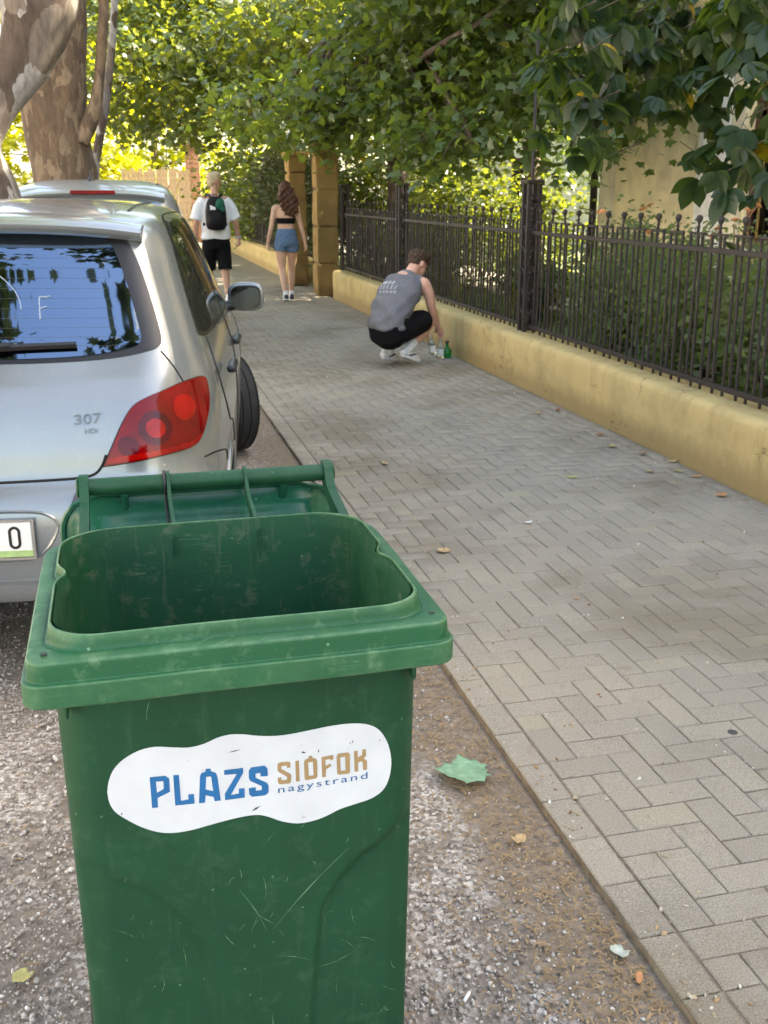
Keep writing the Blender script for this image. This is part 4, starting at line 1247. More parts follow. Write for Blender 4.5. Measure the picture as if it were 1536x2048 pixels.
#CAR1#
def text_mesh(body, size, m, name, extrude=0.0, space=1.0):
    cu = bpy.data.curves.new(name, 'FONT'); cu.body = body; cu.size = size; cu.extrude = extrude; cu.space_character = space; cu.resolution_u = 4; cu.offset = 0.0
    to = bpy.data.objects.new("tmp", cu); COL.objects.link(to)
    dg = bpy.context.evaluated_depsgraph_get()
    me = bpy.data.meshes.new_from_object(to.evaluated_get(dg)); bpy.data.objects.remove(to)
    me.materials.clear(); me.materials.append(m)
    return me

def car_one():
    zm = lambda z: z + 0.06 * sstep(1.12, 1.50, z)
    cb = CarBody(TABA, 5, zm)
    root = tag(empty("parked_car", (-0.565, 3.27, GZ), R(-7.5)), "silver hatchback parked on gravel behind the green bin, red tail lamp", "car")
    cls = lambda k, c: "bumper" if (c.z < 0.70 and c.y < 0.80) else ("hatch" if (k < cb.na + 5 and c.z < 1.45 and c.y < 1.0) else "body")
    parts = cb.build(root, cls, {"body": ("body", SILVER), "bumper": ("rear_bumper", SILVER), "hatch": ("tailgate", SILVER)}, [(0.80, 0.305), (3.41, 0.305)], 0.345)
    #DETAIL
    body, bumper, gate = parts["body"], parts["bumper"], parts["hatch"]
    RE = (0, 1, 0); RC = (-0.45, 0.9, 0)
    # rear window: black ceramic border, glass, wiper
    half = [(0.0, .52, 1.425), (0.232, .518, 1.425), (0.40, .52, 1.42), (0.50, .527, 1.412), (0.548, .525, 1.395), (0.583, .477, 1.345), (0.617, .418, 1.272), (0.645, .359, 1.198), (0.662, .309, 1.14), (0.655, .281, 1.114), (0.62, .256, 1.102), (0.54, .236, 1.088), (0.444, .223, 1.08), (0.32, .214, 1.076), (0.16, .21, 1.075)]
    full = half + [(-x, y, z) for x, y, z in half[::-1][:-1]] if False else half + [(0.0, .209, 1.075)] + [(-x, y, z) for x, y, z in half[:0:-1]]
    cb.patch("window_border", full, RE, CAR_BLACK, gate, 0.002, 0.004, 0.02)
    sc = lambda p: (p[0] * 0.905, p[1], 1.245 + (p[2] - 1.245) * 0.93)
    glass = cb.patch("rear_window", [sc(p) for p in full], RE, CAR_GLASS, gate, 0.0048, 0.002, 0.02)
    for k in range(11):
        z = 1.12 + k * 0.025; w = 0.545 - (z - 1.1) * 0.25
        cb.line("heater_line", [(-w, 0, z), (0, 0, z + 0.004), (w, 0, z)], RE, simple("heater_wire", (0.06, 0.05, 0.045), 0.4) if k == 0 else MATS["heater_wire"], glass, 0.0005, 0.0049, 6, sides=3)
    cb.line("finger_mark", [(0.312, 0, 1.252), (0.29, 0, 1.25), (0.279, 0, 1.249), (0.281, 0, 1.222), (0.284, 0, 1.194)], RE, CHALK, glass, 0.0024, 0.0058, 4)
    cb.line("finger_mark", [(0.281, 0, 1.222), (0.303, 0, 1.227)], RE, CHALK, glass, 0.002, 0.0058, 4)
    cb.line("finger_mark", [(0.14, 0, 1.31), (0.163, 0, 1.297), (0.196, 0, 1.272), (0.216, 0, 1.245), (0.224, 0, 1.22)], RE, CHALK, glass, 0.0016, 0.0058, 4)
    wp = cb.line("wiper", [(-0.12, 0, 1.105), (0.10, 0, 1.11), (0.25, 0, 1.116), (0.40, 0, 1.119)], RE, CAR_BLACK, gate, 0.011, 0.016, 6)
    cb.line("wiper_arm", [(-0.05, 0, 1.085), (0.10, 0, 1.102), (0.2, 0, 1.115)], RE, CAR_BLACK, wp, 0.013, 0.026, 6)
    # roof spoiler
    V, F = [], []
    xs = np.linspace(-0.60, 0.60, 31)
    for x in xs:
        e = (abs(x) / 0.60); dz = -0.028 * e ** 3; dy = 0.05 * e ** 4
        for y, z in ((0.72, 1.478), (0.60, 1.478), (0.50, 1.471), (0.435, 1.458), (0.415, 1.445), (0.418, 1.432), (0.44, 1.415), (0.50, 1.41), (0.6, 1.42)):
            V.append((x, y + dy * (1 if y < .6 else .4), z + 0.052 + dz * (1.6 if y > .55 else 1.2)))
    n = 9; F = [(i * n + k, i * n + k + 1, (i + 1) * n + k + 1, (i + 1) * n + k) for i in range(30) for k in range(n - 1)]
    F += [tuple(range(n))[::-1], tuple(30 * n + k for k in range(n))]
    mk("spoiler", V, [f[::-1] for f in F], SILVER, gate, True, angle=50)
    mobj("brake_lamp", box_mesh(0.26, 0.012, 0.016, 0.004, LAMP_DARK), gate, (0, 0.437, 1.476))
    # tail lamps
    LP = [(0.478, 0.09, 0.766), (0.51, 0.103, 0.828), (0.543, 0.123, 0.895), (0.576, 0.143, 0.942), (0.613, 0.159, 0.964), (0.663, 0.184, 0.981), (0.724, 0.237, 1.0), (0.785, 0.319, 1.003), (0.799, 0.313, 0.964), (0.80, 0.287, 0.915), (0.79, 0.255, 0.867), (0.775, 0.225, 0.826), (0.755, 0.197, 0.803), (0.718, 0.161, 0.794), (0.656, 0.123, 0.788), (0.594, 0.102, 0.779), (0.532, 0.094, 0.771)]
    def disc(c, r, n=20):
        d = Vector(RC).normalized(); u = Vector((0, 0, 1)).cross(d).normalized(); v = d.cross(u)
        return [tuple(Vector(c) + (u * math.cos(a) + v * math.sin(a)) * r) for a in np.linspace(0, 2 * math.pi, n, endpoint=False)]
    for mir in (False, True):
        cb.patch("lamp_seal", [tuple(Vector((0.655, .17, .89)) + (Vector(p) - Vector((0.655, .17, .89))) * 1.035) for p in LP], RC, GAP, body, 0.002, 0.004, mirror=mir)
        tl = cb.patch("tail_lamp", LP, RC, LAMP_RED, body, 0.012, 0.012, 0.02, mirror=mir)
        for c, r, m in (((0.632, 0.15, 0.873), 0.052, LAMP_DARK), ((0.632, 0.15, 0.873), 0.03, LAMP_LIT), ((0.722, 0.205, 0.925), 0.040, LAMP_LIT), ((0.552, 0.115, 0.824), 0.030, LAMP_DARK)):
            cb.patch("lamp_cell", disc(c, r), RC, m, tl, 0.0135 if m is LAMP_DARK else 0.0145, 0.004, 0.02, 1, mirror=mir)
        strip = [(0.492, 0.09, 0.772), (0.6, .11, .784), (0.7, .15, .796), (0.752, .195, .808), (0.775, .225, .832), (0.74, .19, .818), (0.65, .12, .806), (0.55, .1, .796), (0.50, .09, .788)]
        cb.patch("lamp_cell", strip, RC, LAMP_LIT, tl, 0.0138, 0.004, 0.02, 2, mirror=mir)
        # bumper rub strip
        rs = [(0.388, 0, 0.655), (0.40, 0, 0.68), (0.43, 0, 0.692), (0.60, 0, 0.69), (0.72, 0, 0.688), (0.80, 0, 0.685), (0.81, 0, 0.66), (0.72, 0, 0.645), (0.6, 0, 0.632), (0.43, 0, 0.622), (0.40, 0, 0.632)]
        cb.patch("rub_strip", rs, (-0.3, 0.95, 0), CAR_GREY, bumper, 0.012, 0.014, 0.03, 2, mirror=mir)
        # side windows
        trim = [(0.8, .47, 1.135), (0.8, .60, 1.105), (.8, 1.5, 1.075), (.8, 2.66, 1.045), (.8, 2.72, 1.06), (.8, 2.5, 1.2), (.8, 2.2, 1.365), (.8, 2.0, 1.44), (.8, 1.55, 1.455), (.8, 1.1, 1.458), (.8, .86, 1.45), (.8, .74, 1.42), (.8, .64, 1.335), (.8, .54, 1.225)]
        tr = cb.patch("window_trim", trim, (-1, 0, 0), CAR_BLACK, body, 0.0018, 0.004, 0.04, 2, mirror=mir)
        w1 = [(.8, .505, 1.135), (.8, .62, 1.115), (.8, 1.48, 1.09), (.8, 1.49, 1.43), (.8, 1.1, 1.437), (.8, .87, 1.428), (.8, .765, 1.398), (.8, .66, 1.32), (.8, .565, 1.22)]
        w2 = [(.8, 1.58, 1.086), (.8, 2.55, 1.06), (.8, 2.62, 1.075), (.8, 2.42, 1.2), (.8, 2.16, 1.345), (.8, 2.0, 1.415), (.8, 1.585, 1.43)]
        cb.patch("side_window", w1, (-1, 0, 0), SIDE_GLASS, body, 0.0035, 0.003, 0.04, 1, mirror=mir)
        cb.patch("side_window", w2, (-1, 0, 0), SIDE_GLASS, body, 0.0035, 0.003, 0.04, 1, mirror=mir)
        SD = (-1, 0, 0)
        cb.line("door_gap", [(.8, .60, 1.10), (.8, .545, 1.02), (.8, .56, .93), (.8, .66, .85), (.8, .80, .76), (.8, .98, .71), (.8, 1.13, .55), (.8, 1.16, .32)], SD, GAP, body, 0.0035, 0, 6, mirror=mir)
        cb.line("door_gap", [(.8, 1.535, 1.09), (.8, 1.55, .8), (.8, 1.55, .32)], SD, GAP, body, 0.0035, 0, 8, mirror=mir)
        cb.line("door_gap", [(.8, 2.72, 1.04), (.8, 2.80, .8), (.8, 2.78, .32)], SD, GAP, body, 0.0035, 0, 8, mirror=mir)
        cb.line("door_gap", [(.8, 1.16, .32), (.8, 2.0, .3), (.8, 2.78, .32)], SD, GAP, body, 0.0035, 0, 8, mirror=mir)
        cb.line("bumper_gap", [(.787, .23, .752), (.815, .3, .752), (.84, .40, .735), (.85, .52, .70), (.85, .56, .66)], (-0.8, 0.6, 0), GAP, body, 0.003, 0, 6, mirror=mir)
        s = -1 if mir else 1
        for y, z in ((0.80, 0.965), (1.70, 0.945)):
            h = mobj("door_handle", box_mesh(0.035, 0.19, 0.03, 0.012, CAR_BLACK, segs=2), body, (s * 0.876, y, z), (0, 0, s * -0.03))
        for (yw) in (0.80, 3.41):
            P = [(s * 0.84, yw + 0.352 * math.cos(a), 0.305 + 0.352 * math.sin(a)) for a in np.linspace(-0.15, math.pi + 0.15, 40)]
            Q = []
            for p in P:
                h, nn = cb.hit(Vector((s * 2, p[1], p[2])), (-s, 0, 0))
                if h is not None: Q.append(h)
            if len(Q) > 4: tube("arch_lip", Q, 0.011, SILVER, body, 8)
            V, F = [], []
            for i, a in enumerate(np.linspace(0, 2 * math.pi, 40, endpoint=False)):
                for x in (0.845, 0.5): V.append((s * x, yw + 0.343 * math.cos(a), 0.305 + 0.343 * math.sin(a)))
            F = [(2 * i, 2 * i + 1, (2 * i + 3) % 80, (2 * i + 2) % 80) for i in range(40)] + [tuple(2 * i + 1 for i in range(40))]
            F = [f for f in F if min(V[i][2] for i in f) > 0.1 or len(f) > 4]
            mk("wheel_well", V, F, GAP, body)
        # door mirror
        mr = empty("mirror", (s * 0.815, 2.40, 1.068)); mr.parent = root
        bm = bmesh.new(); bmesh.ops.create_uvsphere(bm, u_segments=24, v_segments=16, radius=1)
        for v in bm.verts:
            x, y, z = v.co
            sg = lambda q, e: math.copysign(abs(q) ** e, q)
            v.co = Vector((s * (0.115 + 0.108 * sg(x, .6)), 0.045 * (sg(y, .6) if y > 0 else sg(y, .25) * 0.6) + 0.02, 0.078 * sg(z, .6)))
        mobj("mirror_shell", bm_mesh(bm, "mirror_shell", SILVER, True), mr); mr.scale = (0.88, 1, 0.95)
        V = [(s * (0.115 + 0.088 * math.copysign(abs(math.cos(a)) ** .55, math.cos(a))), -0.0115, 0.058 * math.copysign(abs(math.sin(a)) ** .55, math.sin(a))) for a in np.linspace(0, 2 * math.pi, 32, endpoint=False)]
        F = [tuple(range(32))] if s > 0 else [tuple(range(31, -1, -1))]
        bz = mk("mirror_bezel", [(v[0] * 1.0 + s * 0.000, -0.009, v[2] * 1.09) for v in V], F, CAR_BLACK, mr)
        mg = mk("mirror_glass", V, F, MIRROR, mr); mg.rotation_euler = (R(4), 0, s * R(-11)); mg.location = (0, -0.014, 0)
        tube("mirror_arm", [(s * -0.06, 0.02, -0.05), (s * 0.0, 0.02, -0.052), (s * 0.05, 0.02, -0.045)], [0.035, 0.03, 0.03], CAR_BLACK, mr, 10)
    # gaps, badges, plate
    for mir in (False, True):
        cb.line("tailgate_gap", [(.655, .281, 1.10), (.694, .262, 1.055), (.728, .249, 1.0)], RC, GAP, gate, 0.003, 0, 6, mirror=mir)
        cb.line("tailgate_gap", [(0, 0, .726), (.16, 0, .727), (.314, 0, .729), (.40, 0, .732), (.447, 0, .741), (.472, 0, .765), (.487, 0, .80)], RE, GAP, gate, 0.0045, 0, 6, mirror=mir)
        cb.line("bumper_crease", [(0, 0, .42), (.4, 0, .415), (.6, 0, .405)], RE, SILVER, bumper, 0.012, -0.006, 6, mirror=mir)
        cb.line("recess_bead", [(.0, 0, .648), (.24, 0, .645), (.31, 0, .63), (.335, 0, .60), (.32, 0, .555), (.28, 0, .51), (.22, 0, .492), (0, 0, .49)], RE, SILVER, bumper, 0.006, -0.002, 6, mirror=mir)  # raised silver bead added for the highlight along the recess edge
        cb.line("roof_strip", [(.535, .74, 2), (.535, 1.0, 2), (.53, 1.4, 2), (.52, 1.75, 2)], (0, 0, -1), CAR_BLACK, body, 0.009, -0.004, 6, mirror=mir)
    for body_t, size, x0, z0, sx in (("307", 0.043, 0.392, 0.896, 1.32), ("HDi", 0.020, 0.424, 0.868, 1.25)):
        me = text_mesh(body_t, size, BADGE, "badge_text", 0.0015)
        for v in me.vertices:
            x, z = x0 + v.co.x * sx, z0 + v.co.y + (v.co.x * 0.06)
            h, nn = cb.hit(Vector((x, -1, z)), RE)
            v.co = Vector((x, h.y - 0.003 - v.co.z, z))
        mobj("badge", me, gate)
    pl = mobj("number_plate", box_mesh(0.52, 0.006, 0.112, 0.002, PLATE_W), bumper, (0, -0.014, 0.566))
    geos = []
    for (x0, x1, z0, z1) in ((-.268, .268, .058, .064), (-.268, .268, -.066, -.058), (-.268, -.261, -.058, .058), (.261, .268, -.058, .058)):
        geos.append(([(x, y, z) for x in (x0, x1) for y in (-.006, .006) for z in (z0, z1)], [(0, 1, 3, 2), (4, 6, 7, 5), (0, 4, 5, 1), (2, 3, 7, 6), (0, 2, 6, 4), (1, 5, 7, 3)]))
    VV, FF = merge(geos); mk("plate_frame", VV, FF, CHROME, pl)
    mobj("plate_strip", box_mesh(0.52, 0.002, 0.02, 0, PLATE_G), pl, (0, -0.0045, -0.046))
    def stad(w, h, n=10):
        P = []
        r = w
        for k in range(n + 1):
            a = math.pi * k / n; P.append((r * math.cos(a), h + r * math.sin(a)))
        for k in range(n + 1):
            a = math.pi + math.pi * k / n; P.append((r * math.cos(a), -h + r * math.sin(a)))
        return P
    o_, i_ = stad(0.0185, 0.0185), stad(0.0095, 0.0185)
    n = len(o_)
    V = [(0.208 + x, -0.0044, 0.006 + z) for x, z in o_ + i_]; F = [(k, (k + 1) % n, n + (k + 1) % n, n + k) for k in range(n)]
    mk("plate_digit", V, [f for f in F], CAR_BLACK, pl)
    mobj("underbody", box_mesh(1.5, 3.2, 0.04, 0.01, GAP), body, (0, 2.3, 0.2))
    for s in (-1, 1):
        car_wheel(root, s * 0.745, 0.80, 0.308, 0.2, 0, s)
        car_wheel(root, s * 0.75, 3.41, 0.308, 0.2, R(26), s)
    return cb, root
CB1, CAR1 = car_one()

TABB = [(0.22, .10, 4.1, .80, .25, .3, .05), (0.4, .01, 4.22, .86, .26, .3, .05), (0.6, .0, 4.25, .875, .26, .3, .05), (0.8, .05, 4.2, .88, .24, .28, .05), (1.0, .09, 3.6, .87, .22, .26, .05), (1.15, .15, 3.1, .845, .2, .25, .05),
        (1.35, .25, 2.75, .78, .18, .24, .05), (1.5, .32, 2.45, .73, .16, .22, .05), (1.58, .38, 2.3, .69, .16, .22, .05), (1.63, .50, 2.15, .64, .18, .25, .04), (1.665, .72, 2.0, .55, .2, .3, .03), (1.69, 1.0, 1.85, .4, .18, .25, .01), (1.70, 1.3, 1.6, .14, .1, .1, 0)]
def car_two():
    cb = CarBody(TABB, 5)
    root = tag(empty("parked_car", (-0.18, 9.15, GZ), R(-3)), "pale silver car parked in front of the hatchback, red high brake lamp", "car")
    cls = lambda k, c: "bumper" if (c.z < 0.66 and c.y < 0.8) else ("hatch" if (k < cb.na + 4 and c.z < 1.55 and c.y < 1.0) else "body")
    P = cb.build(root, cls, {"body": ("body", SILVER2), "bumper": ("rear_bumper", SILVER2), "hatch": ("tailgate", SILVER2)}, [(0.82, 0.31), (3.5, 0.31)], 0.35)
    body, gate = P["body"], P["hatch"]
    h = [(0, 0, 1.52), (.3, 0, 1.52), (.52, 0, 1.505), (.6, 0, 1.46), (.66, 0, 1.25), (.70, 0, 1.1), (.66, 0, 1.06), (.4, 0, 1.04), (.2, 0, 1.04)]
    cb.patch("rear_window", h + [(0, 0, 1.04)] + [(-x, y, z) for x, y, z in h[:0:-1]], (0, 1, 0), CAR_GLASS, gate, 0.003, 0.004, 0.04)
    V = []; xs = np.linspace(-0.62, 0.62, 25)
    for x in xs:
        e = abs(x) / 0.62
        for y, z in ((0.62, 1.645), (0.45, 1.625), (0.33, 1.60), (0.29, 1.582), (0.30, 1.56), (0.36, 1.54), (0.5, 1.55)): V.append((x, y + .04 * e ** 4, z - .04 * e ** 3))
    n = 7; F = [(i * n + k + 1, i * n + k, (i + 1) * n + k, (i + 1) * n + k + 1) for i in range(24) for k in range(n - 1)] + [tuple(range(n)), tuple(24 * n + k for k in range(n))[::-1]]
    mk("spoiler", V, F, SILVER2, gate, True, angle=50)
    mobj("brake_lamp", box_mesh(0.37, 0.03, 0.034, 0.01, LAMP_RED, segs=2), gate, (0.03, 0.288, 1.586))
    for mir in (False, True):
        w = [(.8, .55, 1.15), (.8, 2.6, 1.12), (.8, 2.75, 1.14), (.8, 2.3, 1.45), (.8, 2.1, 1.53), (.8, .9, 1.56), (.8, .7, 1.5)]
        cb.patch("side_window", w, (-1, 0, 0), SIDE_GLASS, body, 0.003, 0.003, 0.05, 1, mirror=mir)
        lp = [(.56, .1, .8), (.74, .2, .8), (.80, .3, .85), (.79, .33, 1.1), (.72, .28, 1.12), (.68, .2, 1.0)]
        cb.patch("tail_lamp", lp, (-.45, .9, 0), LAMP_RED, body, 0.006, 0.008, 0.03, 2, mirror=mir)
        cb.line("roof_strip", [(.56, .75, 3), (.56, 1.2, 3), (.55, 1.8, 3)], (0, 0, -1), CAR_BLACK, body, 0.014, -0.006, 6, mirror=mir)
    V, F = lathe_geo([(0.045, 0), (0.04, 0.01), (0.012, 0.03), (0.004, 0.10)], 10)
    o = mk("antenna", V, F, CAR_BLACK, body, True, loc=(-0.02, 0.95, 1.68)); o.rotation_euler = (R(12), 0, 0)
    mobj("underbody", box_mesh(1.5, 3.7, 0.04, 0.01, GAP), body, (0, 2.1, 0.21))
    mobj("number_plate", box_mesh(0.52, 0.006, 0.112, 0.002, PLATE_W), gate, (0, 0.035, 0.86))
    for s in (-1, 1):
        car_wheel(root, s * 0.75, 0.82, 0.312, 0.2, 0, s); car_wheel(root, s * 0.75, 3.5, 0.312, 0.2, 0, s)
car_two()
# ------------------------------------------------------------------ trees and shrubs
def fan(outline, cz=0.0, cy=0.4):
    V = [(0, cy, cz)] + [(x, y, z) for x, y, z in outline]; n = len(outline)
    F = [(0, 1 + i, 1 + (i + 1) % n) for i in range(n)]
    return np.array(V, float), np.array(F)
def lobed(pts):
    out = [(x, y, -0.35 * x * x - 0.12 * (y - .4) ** 2) for x, y in pts]
    out += [(-x, y, -0.35 * x * x - 0.12 * (y - .4) ** 2) for x, y in pts[::-1] if x > 0]
    return out
MAPLE = fan(lobed([(0, 0), (.16, .08), (.46, .02), (.33, .26), (.60, .50), (.27, .56), (.22, .70), (0, 1.0)]), 0.03)
MAPLE_S = fan(lobed([(0, 0), (.42, .05), (.30, .28), (.56, .52), (.2, .62), (0, 1.0)]), 0.03)
def folded(pts, fold=0.25, droop=0.12):
    """ovate leaf folded along its midrib"""
    mid = [(0, y, -droop * y * y) for _, y in pts]
    r = [(x, y, fold * x - droop * y * y) for x, y in pts[1:-1]]; l = [(-x, y, fold * x - droop * y * y) for x, y in pts[1:-1]]
    V = mid + r + l; n = len(mid); m = n - 2; F = []
    for side, o in ((1, n), (-1, n + m)):
        for i in range(n - 1):
            a, b = i, i + 1
            if i == 0: q = [(a, o, b)]
            elif i == n - 2: q = [(a, o + i - 1, b)]
            else: q = [(a, o + i - 1, o + i), (a, o + i, b)]
            F += [t if side > 0 else t[::-1] for t in q]
    return np.array(V, float), np.array(F)
OVATE = folded([(0, 0), (.2, .18), (.27, .42), (.2, .7), (0, 1)])
OVATE_L = folded([(0, 0), (.10, .08), (.19, .22), (.265, .42), (.275, .58), (.215, .75), (.09, .9), (0, 1.0)], 0.22, 0.16)
SMALL = folded([(0, 0), (.28, .45), (0, 1)], 0.2, 0.1)

def leaf_arrays(P, size, tpl, upness=0.75, droop=0.35, out=None):
    N = len(P); TV, TF = tpl
    h = rng.normal(size=(N, 3)); h[:, 2] = 0
    if out is not None: h = h * 0.8 + out
    h /= np.linalg.norm(h, axis=1)[:, None] + 1e-9
    y = h + np.stack([0 * h[:, 0], 0 * h[:, 0], -droop + rng.normal(0, 0.45, N)], -1); y /= np.linalg.norm(y, axis=1)[:, None]
    up = np.array([0, 0, 1.0]) * upness + rng.normal(size=(N, 3)) * (1 - upness * 0.55)
    x = np.cross(y, up); x /= np.linalg.norm(x, axis=1)[:, None] + 1e-9
    n = np.cross(x, y)
    s = (size * rng.uniform(0.65, 1.2, N))[:, None, None]
    V = (TV[None, :, 0:1] * x[:, None] + TV[None, :, 1:2] * y[:, None] + TV[None, :, 2:3] * n[:, None]) * s + P[:, None]
    F = TF[None] + (np.arange(N) * len(TV))[:, None, None]
    return V.reshape(-1, 3), F.reshape(-1, 3)

def crown_points(lobes, n, cl=26, spread=0.32):
    vol = np.array([l[3] * l[4] * l[5] for l in lobes]) ** 0.85; share = vol / vol.sum()
    P, O, C = [], [], []
    for l, s in zip(lobes, share):
        m = max(1, int(n * s / cl))
        d = rng.normal(size=(m, 3)); d /= np.linalg.norm(d, axis=1)[:, None]
        r = rng.uniform(0, 1, m) ** 0.45
        c = np.array(l[:3]) + d * r[:, None] * np.array(l[3:6])
        k = rng.poisson(cl, m) + 1
        cc = np.repeat(c, k, 0); sp = spread * np.repeat(rng.uniform(0.6, 1.3, m), k)[:, None]
        p = cc + rng.normal(size=(len(cc), 3)) * sp * np.array([1, 1, 0.55])
        o = (p - np.array(l[:3])); o[:, 2] = 0; o /= np.linalg.norm(o, axis=1)[:, None] + 1e-6
        P.append(p); O.append(o); C.append(c)
    return np.concatenate(P), np.concatenate(O), C

def m_bark(name, a, b_, c_, scale, vertical=1.0, bumpd=0.02):
    m, nt, b, out = newmat(name)
    c = coords(nt, "world", (1, 1, vertical))
    dn = nd(nt, "ShaderNodeTexNoise"); dn.inputs["Scale"].default_value = scale * 0.9; dn.inputs["Detail"].default_value = 5; nt.links.new(c, dn.inputs["Vector"])
    ad = nd(nt, "ShaderNodeVectorMath", operation='MULTIPLY_ADD'); nt.links.new(dn.outputs["Color"], ad.inputs[0]); ad.inputs[1].default_value = (0.5 / scale * 4,) * 3; nt.links.new(c, ad.inputs[2])
    v = nd(nt, "ShaderNodeTexVoronoi"); v.inputs["Scale"].default_value = scale; nt.links.new(ad.outputs[0], v.inputs["Vector"])
    sp = nd(nt, "ShaderNodeSeparateColor"); nt.links.new(v.outputs["Color"], sp.inputs[0])
    base = ramp(nt, sp.outputs[0], [(0.0, a), (0.35, tuple(x * 0.8 for x in a)), (0.4, b_), (0.7, tuple(x * 1.2 for x in b_)), (0.74, c_), (1.0, tuple(x * 0.85 for x in c_))])
    fine = noise(nt, coords(nt, "world", (1, 1, 0.3)), 26, 6, 0.7)
    base = mixc(nt, 0.75, base, ramp(nt, fine, [(0.3, (0.45, 0.42, 0.4)), (0.55, (1, 1, 1)), (0.75, (1.3, 1.3, 1.3))]), 'MULTIPLY')
    nt.links.new(base, b.inputs["Base Color"]); b.inputs["Roughness"].default_value = 0.9
    n1 = bump(nt, b, sp.outputs[0], 0.5, bumpd); bump(nt, b, fine, 0.6, bumpd * 0.7, n1)
    return m
BARK_PLANE = m_bark("bark_plane_pale", (0.34, 0.33, 0.315), (0.075, 0.055, 0.042), (0.17, 0.14, 0.115), 5.5, 0.5)
BARK_BROWN = m_bark("bark_brown", (0.155, 0.105, 0.066), (0.10, 0.068, 0.045), (0.22, 0.16, 0.105), 11, 0.45, 0.03)
BARK_DARK = m_bark("bark_dark", (0.10, 0.075, 0.055), (0.07, 0.05, 0.038), (0.14, 0.11, 0.085), 16, 0.3)
LEAF_MAPLE = leafmat("leaf_maple", [(0.04, 0.08, 0.026), (0.058, 0.105, 0.034), (0.078, 0.13, 0.046), (0.11, 0.165, 0.09)], (0.34, 0.46, 0.045), 0.40, 0.36, 0.008, 0.6)
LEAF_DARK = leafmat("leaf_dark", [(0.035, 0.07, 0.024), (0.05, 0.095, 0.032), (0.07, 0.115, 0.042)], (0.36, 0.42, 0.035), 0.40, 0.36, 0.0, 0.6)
LEAF_SUN = leafmat("leaf_sunlit", [(0.10, 0.15, 0.02), (0.14, 0.19, 0.025), (0.18, 0.22, 0.03)], (0.8, 0.78, 0.03), 0.55, 0.5)  # yellow of sun shining through is put into this leaf colour
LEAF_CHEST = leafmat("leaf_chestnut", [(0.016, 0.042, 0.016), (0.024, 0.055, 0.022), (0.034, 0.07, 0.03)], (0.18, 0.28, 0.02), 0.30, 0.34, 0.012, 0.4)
LEAF_OVER = leafmat("leaf_overhead", [(0.02, 0.035, 0.012), (0.03, 0.05, 0.016)], (0.10, 0.12, 0.02), 0.12, 0.5)  # shade is put into this leaf colour for a dark window reflection
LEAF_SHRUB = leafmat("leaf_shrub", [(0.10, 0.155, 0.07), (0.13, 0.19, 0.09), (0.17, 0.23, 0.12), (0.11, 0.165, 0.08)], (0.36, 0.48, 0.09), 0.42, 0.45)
LEAF_OLIVE = leafmat("leaf_olive", [(0.05, 0.07, 0.035), (0.075, 0.095, 0.05), (0.10, 0.12, 0.07)], (0.2, 0.26, 0.08), 0.28, 0.55)

def trunk_noise(seed, amp=0.12, flare=0.5, fz=0.6):
    f = sines(seed, 8)
    def g(t, a, p):
        z = p.z
        fl = 1 + flare * math.exp(-max(z, 0) / fz) * (0.8 + 0.35 * math.sin(5 * a + seed))
        return fl * (1 + amp * float(f((math.cos(a) * 1.3, math.sin(a) * 1.3, z * 0.9), 1.6)) + 0.35 * amp * float(f((math.cos(a) * 5, math.sin(a) * 5, z * 4), 1.3)))
    return g

def tree(name, label, path, radii, bark, lobes, n, lm, tpl, size, group=None, cl=26, spread=0.32, seed=1, flare=0.5, extra=(), limbs=True, upness=0.75):
    base = Vector(path[0])
    root = tag(empty(name, base), label, "tree", group)
    Q = cr([tuple(Vector(p) - base) for p in path], 10); rr = cr([(r,) for r in radii], 10)[:, 0]
    tube("trunk", [tuple(q) for q in Q], list(rr), bark, root, 28, True, trunk_noise(seed, 0.12, flare))
    for (pp, r0) in extra:
        q = cr([tuple(Vector(p) - base) for p in pp], 8); r_ = cr([(x,) for x in r0], 8)[:, 0]
        tube("limb", [tuple(x) for x in q], list(r_), bark, root, 16, True, trunk_noise(seed + 3, 0.12, 0.0))
    if n:
        P, O, C = crown_points(lobes, n, cl, spread)
        V, F = leaf_arrays(P - np.array(base), size, tpl, out=O * 0.7, upness=upness)
        crown = mobj("crown", fastmesh("crown", V, F, lm), root); tag(crown, kind="stuff")
        if limbs:
            geos = []; top = Vector(path[-1]) - base; mid = Vector(Q[int(len(Q) * 0.72)])
            r = random.Random(seed)
            for l, cs in zip(lobes, C):
                c = Vector(l[:3]) - base
                st = mid if c.z < top.z else top
                k = st.lerp(c, 0.5) + Vector((r.uniform(-.3, .3), r.uniform(-.3, .3), 0.35))
                pts = cr([tuple(st), tuple(k), tuple(c)], 6); rad = np.linspace(radii[-1] * 0.55, 0.03, len(pts))
                geos.append(tube_geo([tuple(x) for x in pts], list(rad), 7))
                for q in cs[:: max(1, len(cs) // 9)]:
                    q = Vector(q) - base; m2 = c.lerp(q, 0.5) + Vector((r.uniform(-.15, .15), r.uniform(-.15, .15), r.uniform(0, .2)))
                    pts = cr([tuple(c), tuple(m2), tuple(q)], 4)
                    geos.append(tube_geo([tuple(x) for x in pts], list(np.linspace(0.026, 0.006, len(pts))), 5))
            VV, FF = merge(geos); tag(mk("branches", VV, FF, bark, root, True), kind="stuff")
    return root

